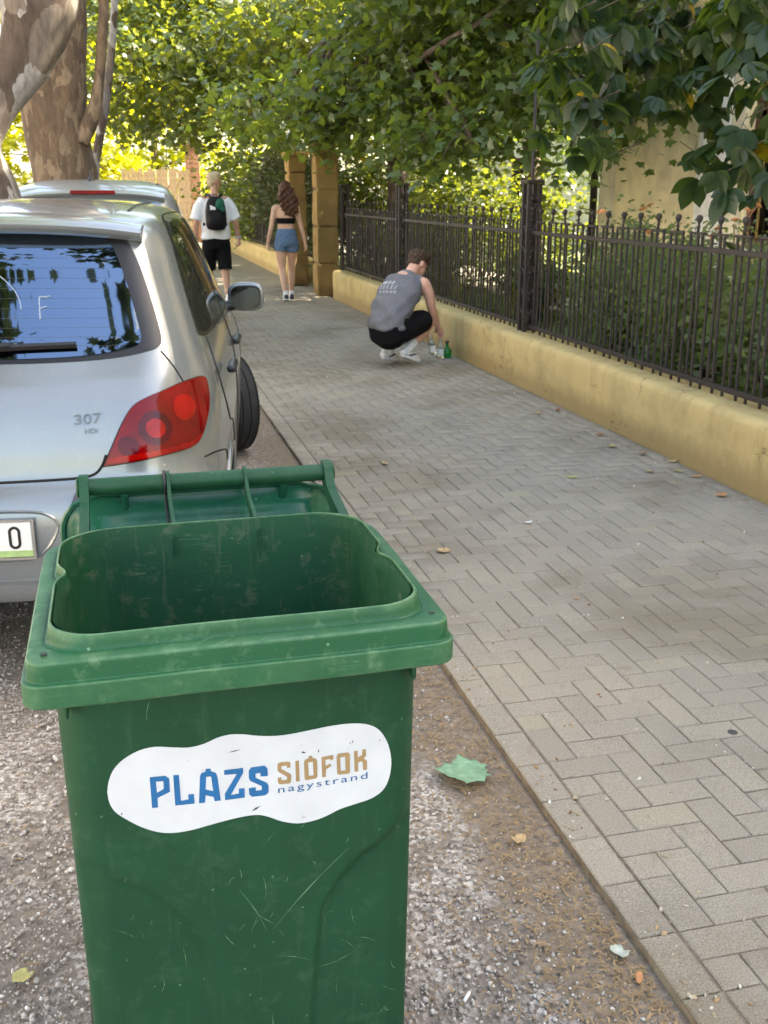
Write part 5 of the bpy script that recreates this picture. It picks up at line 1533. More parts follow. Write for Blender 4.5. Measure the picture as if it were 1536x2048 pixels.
# plane trees in the parking row
tree("plane_tree", "leaning plane tree with flaking white and brown bark at the left edge",
     [(-0.86, 8.2, GZ), (-0.86, 8.2, 0.8), (-0.87, 8.2, 1.45), (-0.90, 8.2, 1.86), (-0.74, 8.2, 2.14), (-0.50, 8.2, 2.47), (-0.38, 8.2, 2.83), (-0.30, 8.1, 3.5), (0.0, 8.0, 5.0)], [.30, .29, .27, .19, .155, .19, .25, .22, .16], BARK_PLANE,
     [(-2.2, 7.4, 7.6, 2.0, 1.8, 1.2), (-3.0, 9.6, 8.0, 2.2, 2.2, 1.6)], 3400, LEAF_MAPLE, MAPLE_S, 0.2, "street plane trees", seed=3, flare=0.25,
     extra=[([(-0.80, 8.2, 2.1), (-0.95, 8.25, 2.5), (-1.3, 8.3, 3.2), (-1.8, 8.2, 4.6)], [.14, .15, .13, .09])])
tree("plane_tree", "thick brown plane tree trunk rising behind the second car",
     [(-0.50, 14, GZ), (-0.50, 14, 0.8), (-0.51, 14, 1.76), (-0.56, 14, 2.4), (-0.53, 14, 2.9), (-0.44, 14, 3.7), (-0.4, 14.1, 5.2), (-0.2, 14.2, 7)], [.44, .41, .375, .38, .41, .36, .3, .2], BARK_BROWN,
     [(-2.6, 13.5, 8.2, 2.4, 2.4, 1.7), (-1.6, 16.5, 9.0, 2.4, 2.6, 1.8)], 4200, LEAF_MAPLE, MAPLE_S, 0.2, "street plane trees", seed=8, flare=0.3,
     extra=[([(-0.28, 13.8, 2.15), (-0.12, 13.75, 2.45), (-0.03, 13.75, 2.78), (0.055, 13.75, 3.3), (0.11, 13.75, 3.75), (0.25, 13.8, 5.5)], [.10, .09, .062, .06, .058, .05])])
tree("plane_tree", "slim grey tree stem just right of the thick brown trunk",
     [(-0.30, 16.2, GZ), (-0.26, 16.2, 1.0), (-0.16, 16.2, 1.95), (0.05, 16.2, 2.8), (0.27, 16.2, 4.1), (0.4, 16.2, 6)], [.09, .075, .062, .058, .05, .04], BARK_PLANE,
     [(0.6, 16.5, 7.2, 1.6, 1.6, 1.2)], 1500, LEAF_MAPLE, MAPLE_S, 0.18, seed=12, flare=0.3)
tree("plane_tree", "unseen plane tree left of the bin, added for dark window reflections",
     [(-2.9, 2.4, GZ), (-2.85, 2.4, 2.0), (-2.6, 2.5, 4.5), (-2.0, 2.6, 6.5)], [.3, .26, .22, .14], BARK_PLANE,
     [(-0.35, 1.9, 7.6, 0.5, 1.5, 0.45), (-0.1, 2.6, 7.5, 0.5, 1.1, 0.45), (0.6, 2.4, 7.7, 0.6, 1.2, 0.45), (-1.5, 3.7, 7.8, 0.7, 0.4, 0.3), (-3.6, 0.6, 7.6, 1.6, 1.8, 1.2)], 5600, LEAF_OVER, MAPLE_S, 0.19, "street plane trees", seed=31)  # unseen boughs added where the hatchback's rear window mirrors them
# garden trees behind the fence
tree("maple_tree", "garden maple with low boughs hanging over the iron fence",
     [(4.35, 16.2, 0.1), (4.33, 16.2, 1.6), (4.28, 16.2, 3.2), (4.24, 16.1, 4.2), (4.4, 16, 6.2)], [.17, .155, .145, .13, .08], BARK_DARK,
     [(4.35, 13.6, 2.85, 1.0, 1.7, 0.95), (3.7, 15.0, 3.35, 1.2, 1.7, 1.0), (5.3, 11.6, 2.75, 1.1, 1.3, 0.9), (4.9, 15.2, 3.2, 1.4, 1.6, 1.2), (5.6, 13.6, 3.9, 1.6, 1.8, 1.3), (4.2, 12.6, 4.4, 1.7, 1.7, 1.0), (4.6, 15.4, 6.2, 2.6, 2.6, 1.7), (6.2, 12.5, 5.8, 1.9, 2.2, 1.6), (5.2, 8.3, 7.6, 1.0, 1.5, 0.9), (4.9, 13.8, 8.3, 2.0, 3.0, 1.5), (5.4, 13.6, 7.6, 1.8, 2.8, 1.3), (3.3, 15.5, 2.45, 0.7, 0.5, 0.45), (3.3, 15.4, 2.4, 0.6, 0.5, 0.45), (2.9, 16.0, 2.6, 0.7, 0.6, 0.4), (2.9, 16.0, 2.5, 0.6, 0.6, 0.4), (2.5, 17.4, 2.75, 0.9, 0.8, 0.45), (2.4, 17.6, 2.8, 0.8, 0.8, 0.4), (4.0, 13.0, 2.2, 0.5, 1.1, 0.45), (4.1, 12.0, 2.1, 0.5, 0.9, 0.4)], 42000, LEAF_MAPLE, MAPLE, 0.13, "garden trees", seed=21,  # the high unseen lobes are added to keep sun off the plane trunks
     extra=[([(4.27, 16.1, 2.6), (4.0, 14.3, 3.1), (3.9, 12.8, 3.2), (4.35, 12.0, 3.5), (4.6, 11.6, 3.9)], [.06, .05, .04, .032, .02])])
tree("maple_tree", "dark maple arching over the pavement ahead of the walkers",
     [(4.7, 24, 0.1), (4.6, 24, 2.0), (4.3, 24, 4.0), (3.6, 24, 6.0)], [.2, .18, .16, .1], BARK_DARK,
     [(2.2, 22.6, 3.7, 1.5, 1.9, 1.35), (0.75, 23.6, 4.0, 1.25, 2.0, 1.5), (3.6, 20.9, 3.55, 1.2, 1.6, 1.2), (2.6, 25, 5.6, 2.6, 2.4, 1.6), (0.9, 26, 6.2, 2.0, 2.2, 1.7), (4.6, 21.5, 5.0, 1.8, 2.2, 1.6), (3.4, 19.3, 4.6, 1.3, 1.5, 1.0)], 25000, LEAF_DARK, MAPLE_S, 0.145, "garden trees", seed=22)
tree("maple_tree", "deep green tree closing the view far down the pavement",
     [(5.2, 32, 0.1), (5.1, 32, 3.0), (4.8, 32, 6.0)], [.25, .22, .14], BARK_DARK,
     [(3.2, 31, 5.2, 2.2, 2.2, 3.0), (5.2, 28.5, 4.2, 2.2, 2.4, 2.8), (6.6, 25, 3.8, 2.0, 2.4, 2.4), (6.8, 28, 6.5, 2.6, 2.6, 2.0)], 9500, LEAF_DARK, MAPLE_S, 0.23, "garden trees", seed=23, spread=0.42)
tree("linden_tree", "bright backlit tree behind the garden between maple and house",
     [(7.9, 19.4, 0.1), (7.8, 19.4, 2.4), (7.6, 19.4, 5)], [.18, .16, .1], BARK_DARK,
     [(6.5, 17.6, 3.9, 1.4, 1.6, 1.3), (8.2, 19.5, 4.1, 1.9, 1.9, 1.5), (6.4, 20.5, 5.2, 1.9, 1.9, 1.7), (8.4, 17.6, 5.6, 1.9, 1.9, 1.5), (9.8, 22, 4.2, 2, 2, 2.4), (5.8, 18.8, 2.4, 0.9, 1.2, 0.9)], 10500, LEAF_MAPLE, MAPLE_S, 0.165, "garden trees", seed=24)
# sunlit trees across the road
for i, (bx, by, lob, lab) in enumerate((
    (-3.4, 34, [(-3.2, 33, 2.6, 2.0, 2.0, 2.4), (-1.6, 34, 4.6, 2.0, 2.0, 2.4), (-4.2, 34, 5.5, 2.4, 2, 2.4)], "sunlit yellow green tree seen between the two plane trunks"),
    (-0.3, 40, [(-0.4, 39, 3.2, 1.8, 2, 2.8), (0.8, 40, 6.0, 2.0, 2, 2.4), (-1.6, 40, 7.4, 2.4, 2, 2.6)], "sunlit yellow green tree right of the thick brown trunk"),
    (-7.4, 36, [(-7.0, 35, 3.0, 2.4, 2.4, 2.9), (-6.2, 36, 6.6, 2.8, 2.4, 2.8), (-9.5, 36, 5, 3, 2.6, 3.4)], "sunlit tree across the road beyond the leaning plane tree"),
    (1.9, 46, [(2.4, 46, 2.6, 2.4, 2.2, 2.6), (1.6, 47, 6.5, 2.8, 2.4, 3.0), (4.4, 47, 5, 2.6, 2.4, 3.2)], "sunlit tree at the far end above the board fence"))):
    tree("sunlit_tree", lab, [(bx, by, GZ), (bx, by, 2.0), (bx + .1, by, 5.0)], [.2, .17, .1], BARK_DARK, lob, 5200, LEAF_SUN, MAPLE_S, 0.24, "trees across the road", seed=40 + i, spread=0.4)

# ---- chestnut with large leaves hanging into the upper right corner
def chestnut():
    base = Vector((5.7, 3.6, 0.12))
    root = tag(empty("chestnut_tree", base), "chestnut with large dark leaflets hanging into the upper right corner", "tree")
    tube("trunk", [tuple(q) for q in cr([(0, 0, 0), (0, 0.05, 1.4), (-0.1, 0.2, 2.9), (-0.2, 0.4, 4.4)], 8)], list(cr([(.2,), (.17,), (.15,), (.11,)], 8)[:, 0]), BARK_DARK, root, 18, True, trunk_noise(5))
    # one compound leaf: five folded leaflets round the end of a stalk
    def compound(nl, seed):
        r = random.Random(seed); geos = []
        TV, TF = OVATE_L
        for k in range(nl):
            a = (k - (nl - 1) / 2) * (0.62 if nl > 3 else 0.75) + r.uniform(-.08, .08); s = (1.0 - 0.13 * abs(k - (nl - 1) / 2)) * r.uniform(0.92, 1.06)
            Mx = Matrix.Rotation(-a, 3, 'Z') @ Matrix.Rotation(r.uniform(-.35, -.05), 3, 'X')
            geos.append(([tuple(Mx @ Vector((v[0] * s, v[1] * s, v[2] * s))) for v in TV], [tuple(f) for f in TF]))
        geos.append(tube_geo([(0, -0.55, 0.12), (0, -0.25, 0.05), (0, 0.02, 0)], [0.012, 0.010, 0.012], 4))
        V, F = merge(geos)
        return mesh(V, F, LEAF_CHEST, True, "leaf")
    kinds = [compound(5, 1), compound(5, 2), compound(3, 3), compound(5, 4), compound(3, 5)]
    CL = [(2.853, 6.703, 2.612, 3), (3.081, 6.755, 2.657, 4), (3.567, 7.238, 2.713, 4), (3.902, 7.37, 2.776, 4), (4.235, 7.4, 2.792, 4), (4.265, 6.931, 2.772, 4), (3.722, 5.77, 2.486, 4), (2.868, 6.877, 2.428, 3), (3.005, 6.706, 2.398, 4), (3.647, 7.527, 2.524, 4), (3.867, 7.407, 2.483, 4), (3.798, 6.793, 2.476, 4), (3.81, 6.376, 2.428, 4), (4.127, 6.449, 2.416, 5), (3.2, 7.455, 2.237, 3), (3.084, 6.687, 2.112, 4), (3.582, 7.272, 2.214, 4), (4.006, 7.561, 2.297, 4), (3.678, 6.542, 2.234, 3), (3.974, 6.432, 2.231, 4), (3.589, 5.525, 2.116, 4), (3.457, 7.465, 1.953, 3), (4.008, 6.757, 2.039, 2), (3.914, 6.184, 2.003, 3), (4.099, 6.68, 1.828, 2), (3.931, 6.046, 1.849, 3), (3.661, 6.081, 1.642, 2), (4.313, 6.692, 1.715, 2), (2.79, 6.646, 2.044, 2), (4.126, 6.147, 1.239, 1), (3.355, 7.135, 2.311, 3), (3.501, 6.943, 2.577, 3), (3.717, 6.796, 2.565, 3), (3.913, 6.45, 2.556, 3), (3.703, 5.765, 2.615, 4), (3.02, 6.876, 2.849, 3), (3.642, 7.347, 2.954, 4), (3.821, 6.974, 2.93, 4), (4.059, 6.751, 2.932, 4), (3.238, 6.701, 1.79, 1)]
    geos = []; r = random.Random(9); nleaf = 0
    hub = Vector((-0.25, 0.6, 3.6))
    for j, (x, y, z, cnt) in enumerate(CL):
        c = Vector((x, y, z)) - base
        st = Vector((c.x * 0.55 + r.uniform(-.2, .2), c.y * 0.6, c.z + 0.55 + r.uniform(0, .3)))
        pts = cr([tuple(hub), tuple(hub.lerp(st, .5) + Vector((0, 0, .25))), tuple(st), tuple(c.lerp(st, .35)), tuple(c)], 4)
        geos.append(tube_geo([tuple(q) for q in pts[-3:]], list(np.linspace(0.005, 0.003, 3)), 5))
        for k in range(int(cnt * 1.9 + 0.5)):
            p = c + Vector((r.gauss(0, .12), r.gauss(0, .16), r.gauss(0, .08)))
            az = r.uniform(0, 6.28); tilt = r.uniform(-1.15, -0.1); roll = r.gauss(0, .35)
            o = mobj("leaf", kinds[r.randrange(5)], root, p, None, r.uniform(0.15, 0.24))
            o.rotation_euler = (Matrix.Rotation(az, 3, 'Z') @ Matrix.Rotation(tilt, 3, 'X') @ Matrix.Rotation(roll, 3, 'Y')).to_euler()
            nleaf += 1
    VV, FF = merge(geos); tag(mk("branches", VV, FF, BARK_DARK, root, True), kind="stuff")
    # the rest of the crown, above and out of sight
    lob = [(5.4, 3.6, 4.9, 1.1, 1.1, 0.8), (5.0, 4.6, 4.2, 0.8, 0.9, 0.5)]
    P, O, C = crown_points(lob, 2200, 26, 0.32)
    V, F = leaf_arrays(P - np.array(base), 0.19, OVATE, out=O * 0.6)
    tag(mobj("crown", fastmesh("crown", V, F, LEAF_CHEST), root), kind="stuff")
    return nleaf
chestnut()

# ---- shrubs, roses and a clipped bush in the garden
def shrub(name, label, base, lobes, n, lm, tpl, size, group=None, flowers=0, cat="shrub", cl=14, spread=0.11, fl_z=(1.0, 1.4)):
    base = Vector(base); root = tag(empty(name, base), label, cat, group)
    P, O, C = crown_points(lobes, n, cl, spread)
    V, F = leaf_arrays(P - np.array(base), size, tpl, out=O * 0.8, upness=0.25, droop=0.1)
    tag(mobj("foliage", fastmesh("foliage", V, F, lm), root), kind="stuff")
    geos = []; r = random.Random(int(base.y * 10))
    allc = np.concatenate(C)
    for q in allc[:: max(1, len(allc) // 26)]:
        q = Vector(q) - base; s = Vector((q.x * 0.25, q.y * 0.25, 0))
        pts = cr([tuple(s), tuple(s.lerp(q, .5) + Vector((r.uniform(-.05, .05), r.uniform(-.05, .05), .08))), tuple(q)], 4)
        geos.append(tube_geo([tuple(x) for x in pts], list(np.linspace(0.012, 0.004, len(pts))), 5))
    VV, FF = merge(geos); mk("stems", VV, FF, BARK_DARK, root, True)
    for k in range(flowers):
        q = Vector(allc[r.randrange(len(allc))]) - base; q.z = r.uniform(*fl_z) - base.z
        fl = []
        for a in range(9):
            ang = a * 2.4; rr = 0.012 + 0.0025 * a; tl = 0.3 + 0.09 * a
            d = Vector((math.cos(ang), math.sin(ang), 0)); up = Vector((0, 0, 1)); sd = d.cross(up)
            p0 = d * 0.004; p1 = d * rr + up * 0.028 * (1.2 - tl * .6); p2 = d * rr * 1.8 + up * 0.03 * (1.1 - tl)
            fl.append(([tuple(p0), tuple(p1 + sd * .016), tuple(p2), tuple(p1 - sd * .016)], [(0, 1, 2), (0, 2, 3)]))
        fl.append(tube_geo([(0, 0, -0.16), (0.01, 0, -0.08), (0, 0, 0)], 0.003, 4))
        VV, FF = merge(fl); o = mk("flower", VV, FF, FLOWER, root, True, loc=q); o.rotation_euler = (r.uniform(-.6, .6), r.uniform(-.6, .6), r.uniform(0, 6)); o.scale = (0.95,) * 3
    return root
FLOWER = simple("rose_orange", (0.80, 0.36, 0.16), 0.6, var=0.25, vscale=40)
SH = "shrubs behind the iron fence"
shrub("shrub", "dense leafy shrub behind the fence at the right edge", (4.3, 4.9, .16), [(4.2, 4.9, .62, .42, .55, .5), (4.7, 5.2, .65, .5, .6, .42)], 4200, LEAF_SHRUB, OVATE, 0.075, SH)
shrub("shrub", "bushy green shrub under the window behind the fence", (4.4, 6.1, .16), [(4.25, 6.0, .65, .42, .65, .48), (4.8, 6.4, .65, .5, .6, .42)], 4200, LEAF_SHRUB, OVATE, 0.07, SH)
shrub("shrub", "dark leaved shrub behind the middle of the near fence panel", (4.4, 7.2, .16), [(4.25, 7.2, .66, .42, .65, .5), (4.9, 7.5, .68, .55, .6, .42)], 4200, LEAF_SHRUB, OVATE, 0.07, SH)
shrub("shrub", "tall leafy shrub beside the lattice fence post", (4.35, 8.5, .16), [(4.25, 8.4, .68, .42, .6, .5), (4.8, 8.8, .75, .5, .7, .5)], 4200, LEAF_SHRUB, OVATE, 0.07, SH)
shrub("rose_bush", "rose bush with orange blooms near the house corner", (5.2, 9.6, .16), [(5.1, 9.5, .85, .45, .6, .55), (5.0, 10.2, .9, .4, .5, .5)], 2600, LEAF_SHRUB, OVATE, 0.06, "rose bushes", 7, fl_z=(1.05, 1.5))
shrub("rose_bush", "rose bush with peach blooms in front of the white pilaster", (5.4, 8.2, .16), [(5.3, 8.2, .85, .5, .6, .5)], 2000, LEAF_SHRUB, OVATE, 0.06, "rose bushes", 7, fl_z=(1.0, 1.48))
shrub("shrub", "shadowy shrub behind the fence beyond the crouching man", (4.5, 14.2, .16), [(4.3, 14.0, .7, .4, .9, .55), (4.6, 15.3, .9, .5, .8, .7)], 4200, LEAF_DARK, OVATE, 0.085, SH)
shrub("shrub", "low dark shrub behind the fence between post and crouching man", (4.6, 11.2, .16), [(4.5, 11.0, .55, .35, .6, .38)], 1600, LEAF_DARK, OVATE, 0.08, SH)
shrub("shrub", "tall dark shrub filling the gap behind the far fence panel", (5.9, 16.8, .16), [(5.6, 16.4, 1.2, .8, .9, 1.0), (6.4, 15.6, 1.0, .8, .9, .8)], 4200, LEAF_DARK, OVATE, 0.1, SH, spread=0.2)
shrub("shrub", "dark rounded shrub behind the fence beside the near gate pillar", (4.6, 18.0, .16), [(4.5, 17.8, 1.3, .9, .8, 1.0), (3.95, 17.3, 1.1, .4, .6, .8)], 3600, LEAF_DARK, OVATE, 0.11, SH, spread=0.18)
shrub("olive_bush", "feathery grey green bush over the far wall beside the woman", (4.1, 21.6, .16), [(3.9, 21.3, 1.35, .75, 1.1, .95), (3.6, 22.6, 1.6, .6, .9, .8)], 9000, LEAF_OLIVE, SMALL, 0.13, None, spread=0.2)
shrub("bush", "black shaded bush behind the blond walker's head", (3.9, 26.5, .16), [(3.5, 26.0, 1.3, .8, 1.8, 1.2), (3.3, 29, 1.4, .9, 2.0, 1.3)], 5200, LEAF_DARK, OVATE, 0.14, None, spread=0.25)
# ------------------------------------------------------------------ people
def ell_geo(c, r, rot=None, u=18, v=12):
    V, F = [], []
    Mx = rot if rot is not None else Matrix.Identity(3)
    c = Vector(c)
    for j in range(1, v):
        th = math.pi * j / v
        for i in range(u):
            ph = 2 * math.pi * i / u
            V.append(c + Mx @ Vector((r[0] * math.sin(th) * math.cos(ph), r[1] * math.sin(th) * math.sin(ph), r[2] * math.cos(th))))
    n = len(V); V += [c + Mx @ Vector((0, 0, r[2])), c + Mx @ Vector((0, 0, -r[2]))]
    for j in range(v - 2):
        for i in range(u): F.append((j * u + i, (j + 1) * u + i, (j + 1) * u + (i + 1) % u, j * u + (i + 1) % u))
    for i in range(u):
        F.append((n, i, (i + 1) % u)); F.append((n + 1, (v - 2) * u + (i + 1) % u, (v - 2) * u + i))
    return V, F
def limb_geo(P, rad, flat=None, sides=16):
    """tapered limb through P with rounded ends; flat=(side vector, factor) squashes it"""
    geos = []
    Q = cr([tuple(p) for p in P], 4); rr = cr([(x,) for x in rad], 4)[:, 0]
    geos.append(tube_geo([tuple(q) for q in Q], list(rr), sides))
    for p, r in ((P[0], rad[0]), (P[-1], rad[-1])): geos.append(ell_geo(p, (r,) * 3, None, 14, 10))
    return merge(geos)
def frust_geo(P, R2, side):
    """tapered tube of elliptical section: R2 = [(half width along side, half depth)], flat ends"""
    V, F = [], []; n = 24; side = Vector(side).normalized()
    for i, p in enumerate(P):
        a = Vector(P[max(0, i - 1)]); b = Vector(P[min(len(P) - 1, i + 1)]); t = (b - a).normalized()
        s = (side - t * side.dot(t)).normalized(); d = t.cross(s)
        for k in range(n):
            an = 2 * math.pi * k / n
            V.append(Vector(p) + s * R2[i][0] * math.cos(an) + d * R2[i][1] * math.sin(an))
    for i in range(len(P) - 1):
        for k in range(n): F.append((i * n + k, i * n + (k + 1) % n, (i + 1) * n + (k + 1) % n, (i + 1) * n + k))
    F.append(tuple(range(n))[::-1]); F.append(tuple((len(P) - 1) * n + k for k in range(n)))
    return V, F
def blob(name, geos, m, parent, voxel=0.009, smooth=5, fac=0.5, disp=None):
    """one continuous skin grown over overlapping forms"""
    V, F = merge(geos)
    tmp = bpy.data.objects.new("tmp", mesh(V, F, m, True)); COL.objects.link(tmp)
    bm = bmesh.new(); bm.from_mesh(tmp.data); bmesh.ops.recalc_face_normals(bm, faces=bm.faces[:]); bm.to_mesh(tmp.data); bm.free()
    rm = tmp.modifiers.new("r", 'REMESH'); rm.mode = 'VOXEL'; rm.voxel_size = voxel; rm.use_smooth_shade = True
    sm = tmp.modifiers.new("s", 'SMOOTH'); sm.iterations = smooth; sm.factor = fac
    dg = bpy.context.evaluated_depsgraph_get()
    me = bpy.data.meshes.new_from_object(tmp.evaluated_get(dg)); bpy.data.objects.remove(tmp)
    if disp is not None:
        for v in me.vertices: v.co += Vector(disp(v.co, v.normal))
    me.materials.clear(); setmat(me, m)
    me.polygons.foreach_set("use_smooth", [True] * len(me.polygons))
    me.name = name
    return mobj(name, me, parent)

def m_skin(name, col):
    m, nt, b, out = newmat(name)
    c = coords(nt, "obj")
    nt.links.new(ramp(nt, noise(nt, c, 12, 4), [(0.3, tuple(x * 0.88 for x in col)), (0.7, tuple(min(1, x * 1.1) for x in col))]), b.inputs["Base Color"])
    b.inputs["Roughness"].default_value = 0.5; b.inputs["Subsurface Weight"].default_value = 0.15; b.inputs["Subsurface Radius"].default_value = (0.02, 0.008, 0.004)
    return m
def m_cloth(name, col, sc=30, var=0.15, rough=0.9):
    m, nt, b, out = newmat(name)
    c = coords(nt, "obj")
    nt.links.new(ramp(nt, noise(nt, c, sc, 5), [(0.3, tuple(x * (1 - var) for x in col)), (0.7, tuple(min(1, x * (1 + var)) for x in col))]), b.inputs["Base Color"])
    b.inputs["Roughness"].default_value = rough; b.inputs["Sheen Weight"].default_value = 0.0; b.inputs["Specular IOR Level"].default_value = 0.2
    n1 = bump(nt, b, noise(nt, c, 11, 4, 0.6, 0.8), 0.5, 0.02); bump(nt, b, noise(nt, c, 300, 2), 0.2, 0.002, n1)
    return m
SKIN_A = m_skin("skin_tan", (0.50, 0.27, 0.17)); SKIN_B = m_skin("skin_fair", (0.60, 0.36, 0.24)); SKIN_C = m_skin("skin_pink", (0.62, 0.34, 0.25))
WHITE_TEE = m_cloth("white_cotton", (0.80, 0.80, 0.80), 8, 0.05); BLACK_CLOTH = m_cloth("black_cloth", (0.0045, 0.0045, 0.0055)); DENIM = m_cloth("denim", (0.10, 0.17, 0.27), 45, 0.35)
GREY_TEE = m_cloth("grey_cotton", (0.15, 0.153, 0.168), 12, 0.15); PACK = m_cloth("pack_nylon", (0.007, 0.006, 0.008), 20, 0.3, 0.6); PACK_G = m_cloth("pack_green", (0.01, 0.10, 0.06), 25, 0.4, 0.6)
HAIR_BLOND = m_cloth("hair_blond", (0.55, 0.44, 0.27), 60, 0.35, 0.6); HAIR_BROWN = m_cloth("hair_brown", (0.075, 0.032, 0.018), 50, 0.5, 0.5); HAIR_DARK = m_cloth("hair_dark", (0.06, 0.036, 0.024), 60, 0.5, 0.55)
for _h in (HAIR_BLOND, HAIR_BROWN, HAIR_DARK): _h.node_tree.nodes["Principled BSDF"].inputs["Sheen Weight"].default_value = 0.0; _h.node_tree.nodes["Principled BSDF"].inputs["Specular IOR Level"].default_value = 0.2
SHOE_W = simple("shoe_white", (0.72, 0.72, 0.72), 0.6, var=0.1, vscale=30); SHOE_N = simple("shoe_navy", (0.03, 0.035, 0.05), 0.6); SOCK = m_cloth("sock_white", (0.7, 0.7, 0.68), 60, 0.1)
EYE_D = simple("eye_dark", (0.02, 0.015, 0.01), 0.2)

def hand_geo(wrist, d, palmside, up_side, s=1.0, curl=0.6):
    """palm, four fingers of unequal length bent at the knuckles, thumb off the side; d = pointing direction, up_side = back of the hand"""
    d = Vector(d).normalized(); b = Vector(up_side); b = (b - d * b.dot(d)).normalized(); w = d.cross(b) * palmside
    W = Vector(wrist); geos = []
    pc = W + d * 0.045 * s
    geos.append(limb_geo([W, W + d * 0.04 * s, W + d * 0.082 * s], [0.026 * s, 0.030 * s, 0.030 * s], sides=12))
    for i, (off, L) in enumerate(((0.030, 0.070), (0.011, 0.080), (-0.010, 0.074), (-0.029, 0.058))):
        p0 = W + d * 0.075 * s + w * off * s; c1 = curl * (0.8 + 0.12 * i)
        d1 = (d * math.cos(c1 * .6) - b * math.sin(c1 * .6)); p1 = p0 + d1 * L * 0.45 * s
        d2 = (d * math.cos(c1 * 1.4) - b * math.sin(c1 * 1.4)); p2 = p1 + d2 * L * 0.33 * s
        d3 = (d * math.cos(c1 * 2.1) - b * math.sin(c1 * 2.1)); p3 = p2 + d3 * L * 0.24 * s
        geos.append(limb_geo([p0, p1, p2, p3], [0.0098 * s, 0.0092 * s, 0.0085 * s, 0.007 * s], sides=10))
    t0 = W + d * 0.022 * s + w * 0.024 * s; t1 = t0 + (d * 0.7 + w * 0.65 - b * 0.25).normalized() * 0.036 * s; t2 = t1 + (d * 0.9 + w * 0.15 - b * 0.4).normalized() * 0.03 * s
    geos.append(limb_geo([t0, t1, t2], [0.0135 * s, 0.011 * s, 0.0085 * s], sides=10))
    return geos

def head_geo(c, face, s=1.0, up=(0, 0, 1)):
    """skull, jaw, nose, brow, ears; c = centre of the head, face = the way it looks"""
    f = Vector(face).normalized(); u = Vector(up); u = (u - f * u.dot(f)).normalized(); r = f.cross(u); c = Vector(c)
    Mx = Matrix((r, f, u)).transposed()
    g = [ell_geo(c + u * 0.03 * s - f * 0.01 * s, (0.074 * s, 0.094 * s, 0.088 * s), Mx), ell_geo(c - u * 0.045 * s + f * 0.028 * s, (0.056 * s, 0.062 * s, 0.068 * s), Mx),
         ell_geo(c - u * 0.088 * s + f * 0.055 * s, (0.028 * s, 0.026 * s, 0.024 * s), Mx),
         ell_geo(c + f * 0.092 * s - u * 0.022 * s, (0.013 * s, 0.02 * s, 0.02 * s), Mx), ell_geo(c + f * 0.082 * s + u * 0.012 * s, (0.045 * s, 0.014 * s, 0.014 * s), Mx),
         ell_geo(c + f * 0.079 * s - u * 0.06 * s, (0.024 * s, 0.012 * s, 0.010 * s), Mx)]
    for sd in (-1, 1): g.append(ell_geo(c + r * 0.076 * s * sd - f * 0.008 * s - u * 0.012 * s, (0.010 * s, 0.02 * s, 0.031 * s), Mx))
    return g, (c, f, u, r, Mx)
def eyes(fr, parent, s=1.0):
    c, f, u, r, Mx = fr
    for sd in (-1, 1):
        V, F = ell_geo(c + f * 0.083 * s + r * 0.03 * s * sd - u * 0.002 * s, (0.013 * s, 0.006 * s, 0.007 * s), Mx, 10, 8); mk("eye", V, F, EYE_D, parent, True)

def shoe(parent, heel, toe, m, sole, up=(0, 0, 1), s=1.0, stripe=None):
    heel, toe = Vector(heel), Vector(toe); d = (toe - heel).normalized(); u = Vector(up); u = (u - d * u.dot(d)).normalized(); L = 0.275 * s
    side = d.cross(u)
    g = [limb_geo([heel + u * .045 * s, heel + d * .09 * s + u * .043 * s, heel + d * .18 * s + u * .036 * s, heel + d * (L - .03) + u * .03 * s], [.036 * s, .038 * s, .041 * s, .030 * s]),
         limb_geo([heel + u * .05 * s + d * .01, heel + u * .098 * s + d * .03 * s], [.036 * s, .034 * s])]
    o = blob("shoe", g, m, parent, 0.008, 4)
    V = []; prof = []
    for k in range(28):
        a = 2 * math.pi * k / 28; y = math.cos(a); x = math.sin(a)
        ww = 0.041 * s * (1 + 0.12 * y); prof.append(heel + d * (L / 2 - 0.02 * s + y * L * 0.5) + side * x * ww)
    V = [p + u * 0.002 for p in prof] + [p + u * 0.024 * s for p in prof]; n = 28
    F = [tuple(range(n))[::-1], tuple(range(n, 2 * n))] + [(k, (k + 1) % n, n + (k + 1) % n, n + k) for k in range(n)]
    mk("sole", V, F, sole, o, True, angle=40)
    if stripe:
        for sd in (-1, 1):
            P = [heel + d * (.05 + .1 * t) * s + u * (.03 + .035 * t) * s + side * sd * (.041 - .004 * t) * s for t in (0, .5, 1)]
            tube("shoe_stripe", [tuple(p) for p in P], 0.007 * s, stripe, o, 6)
    return o

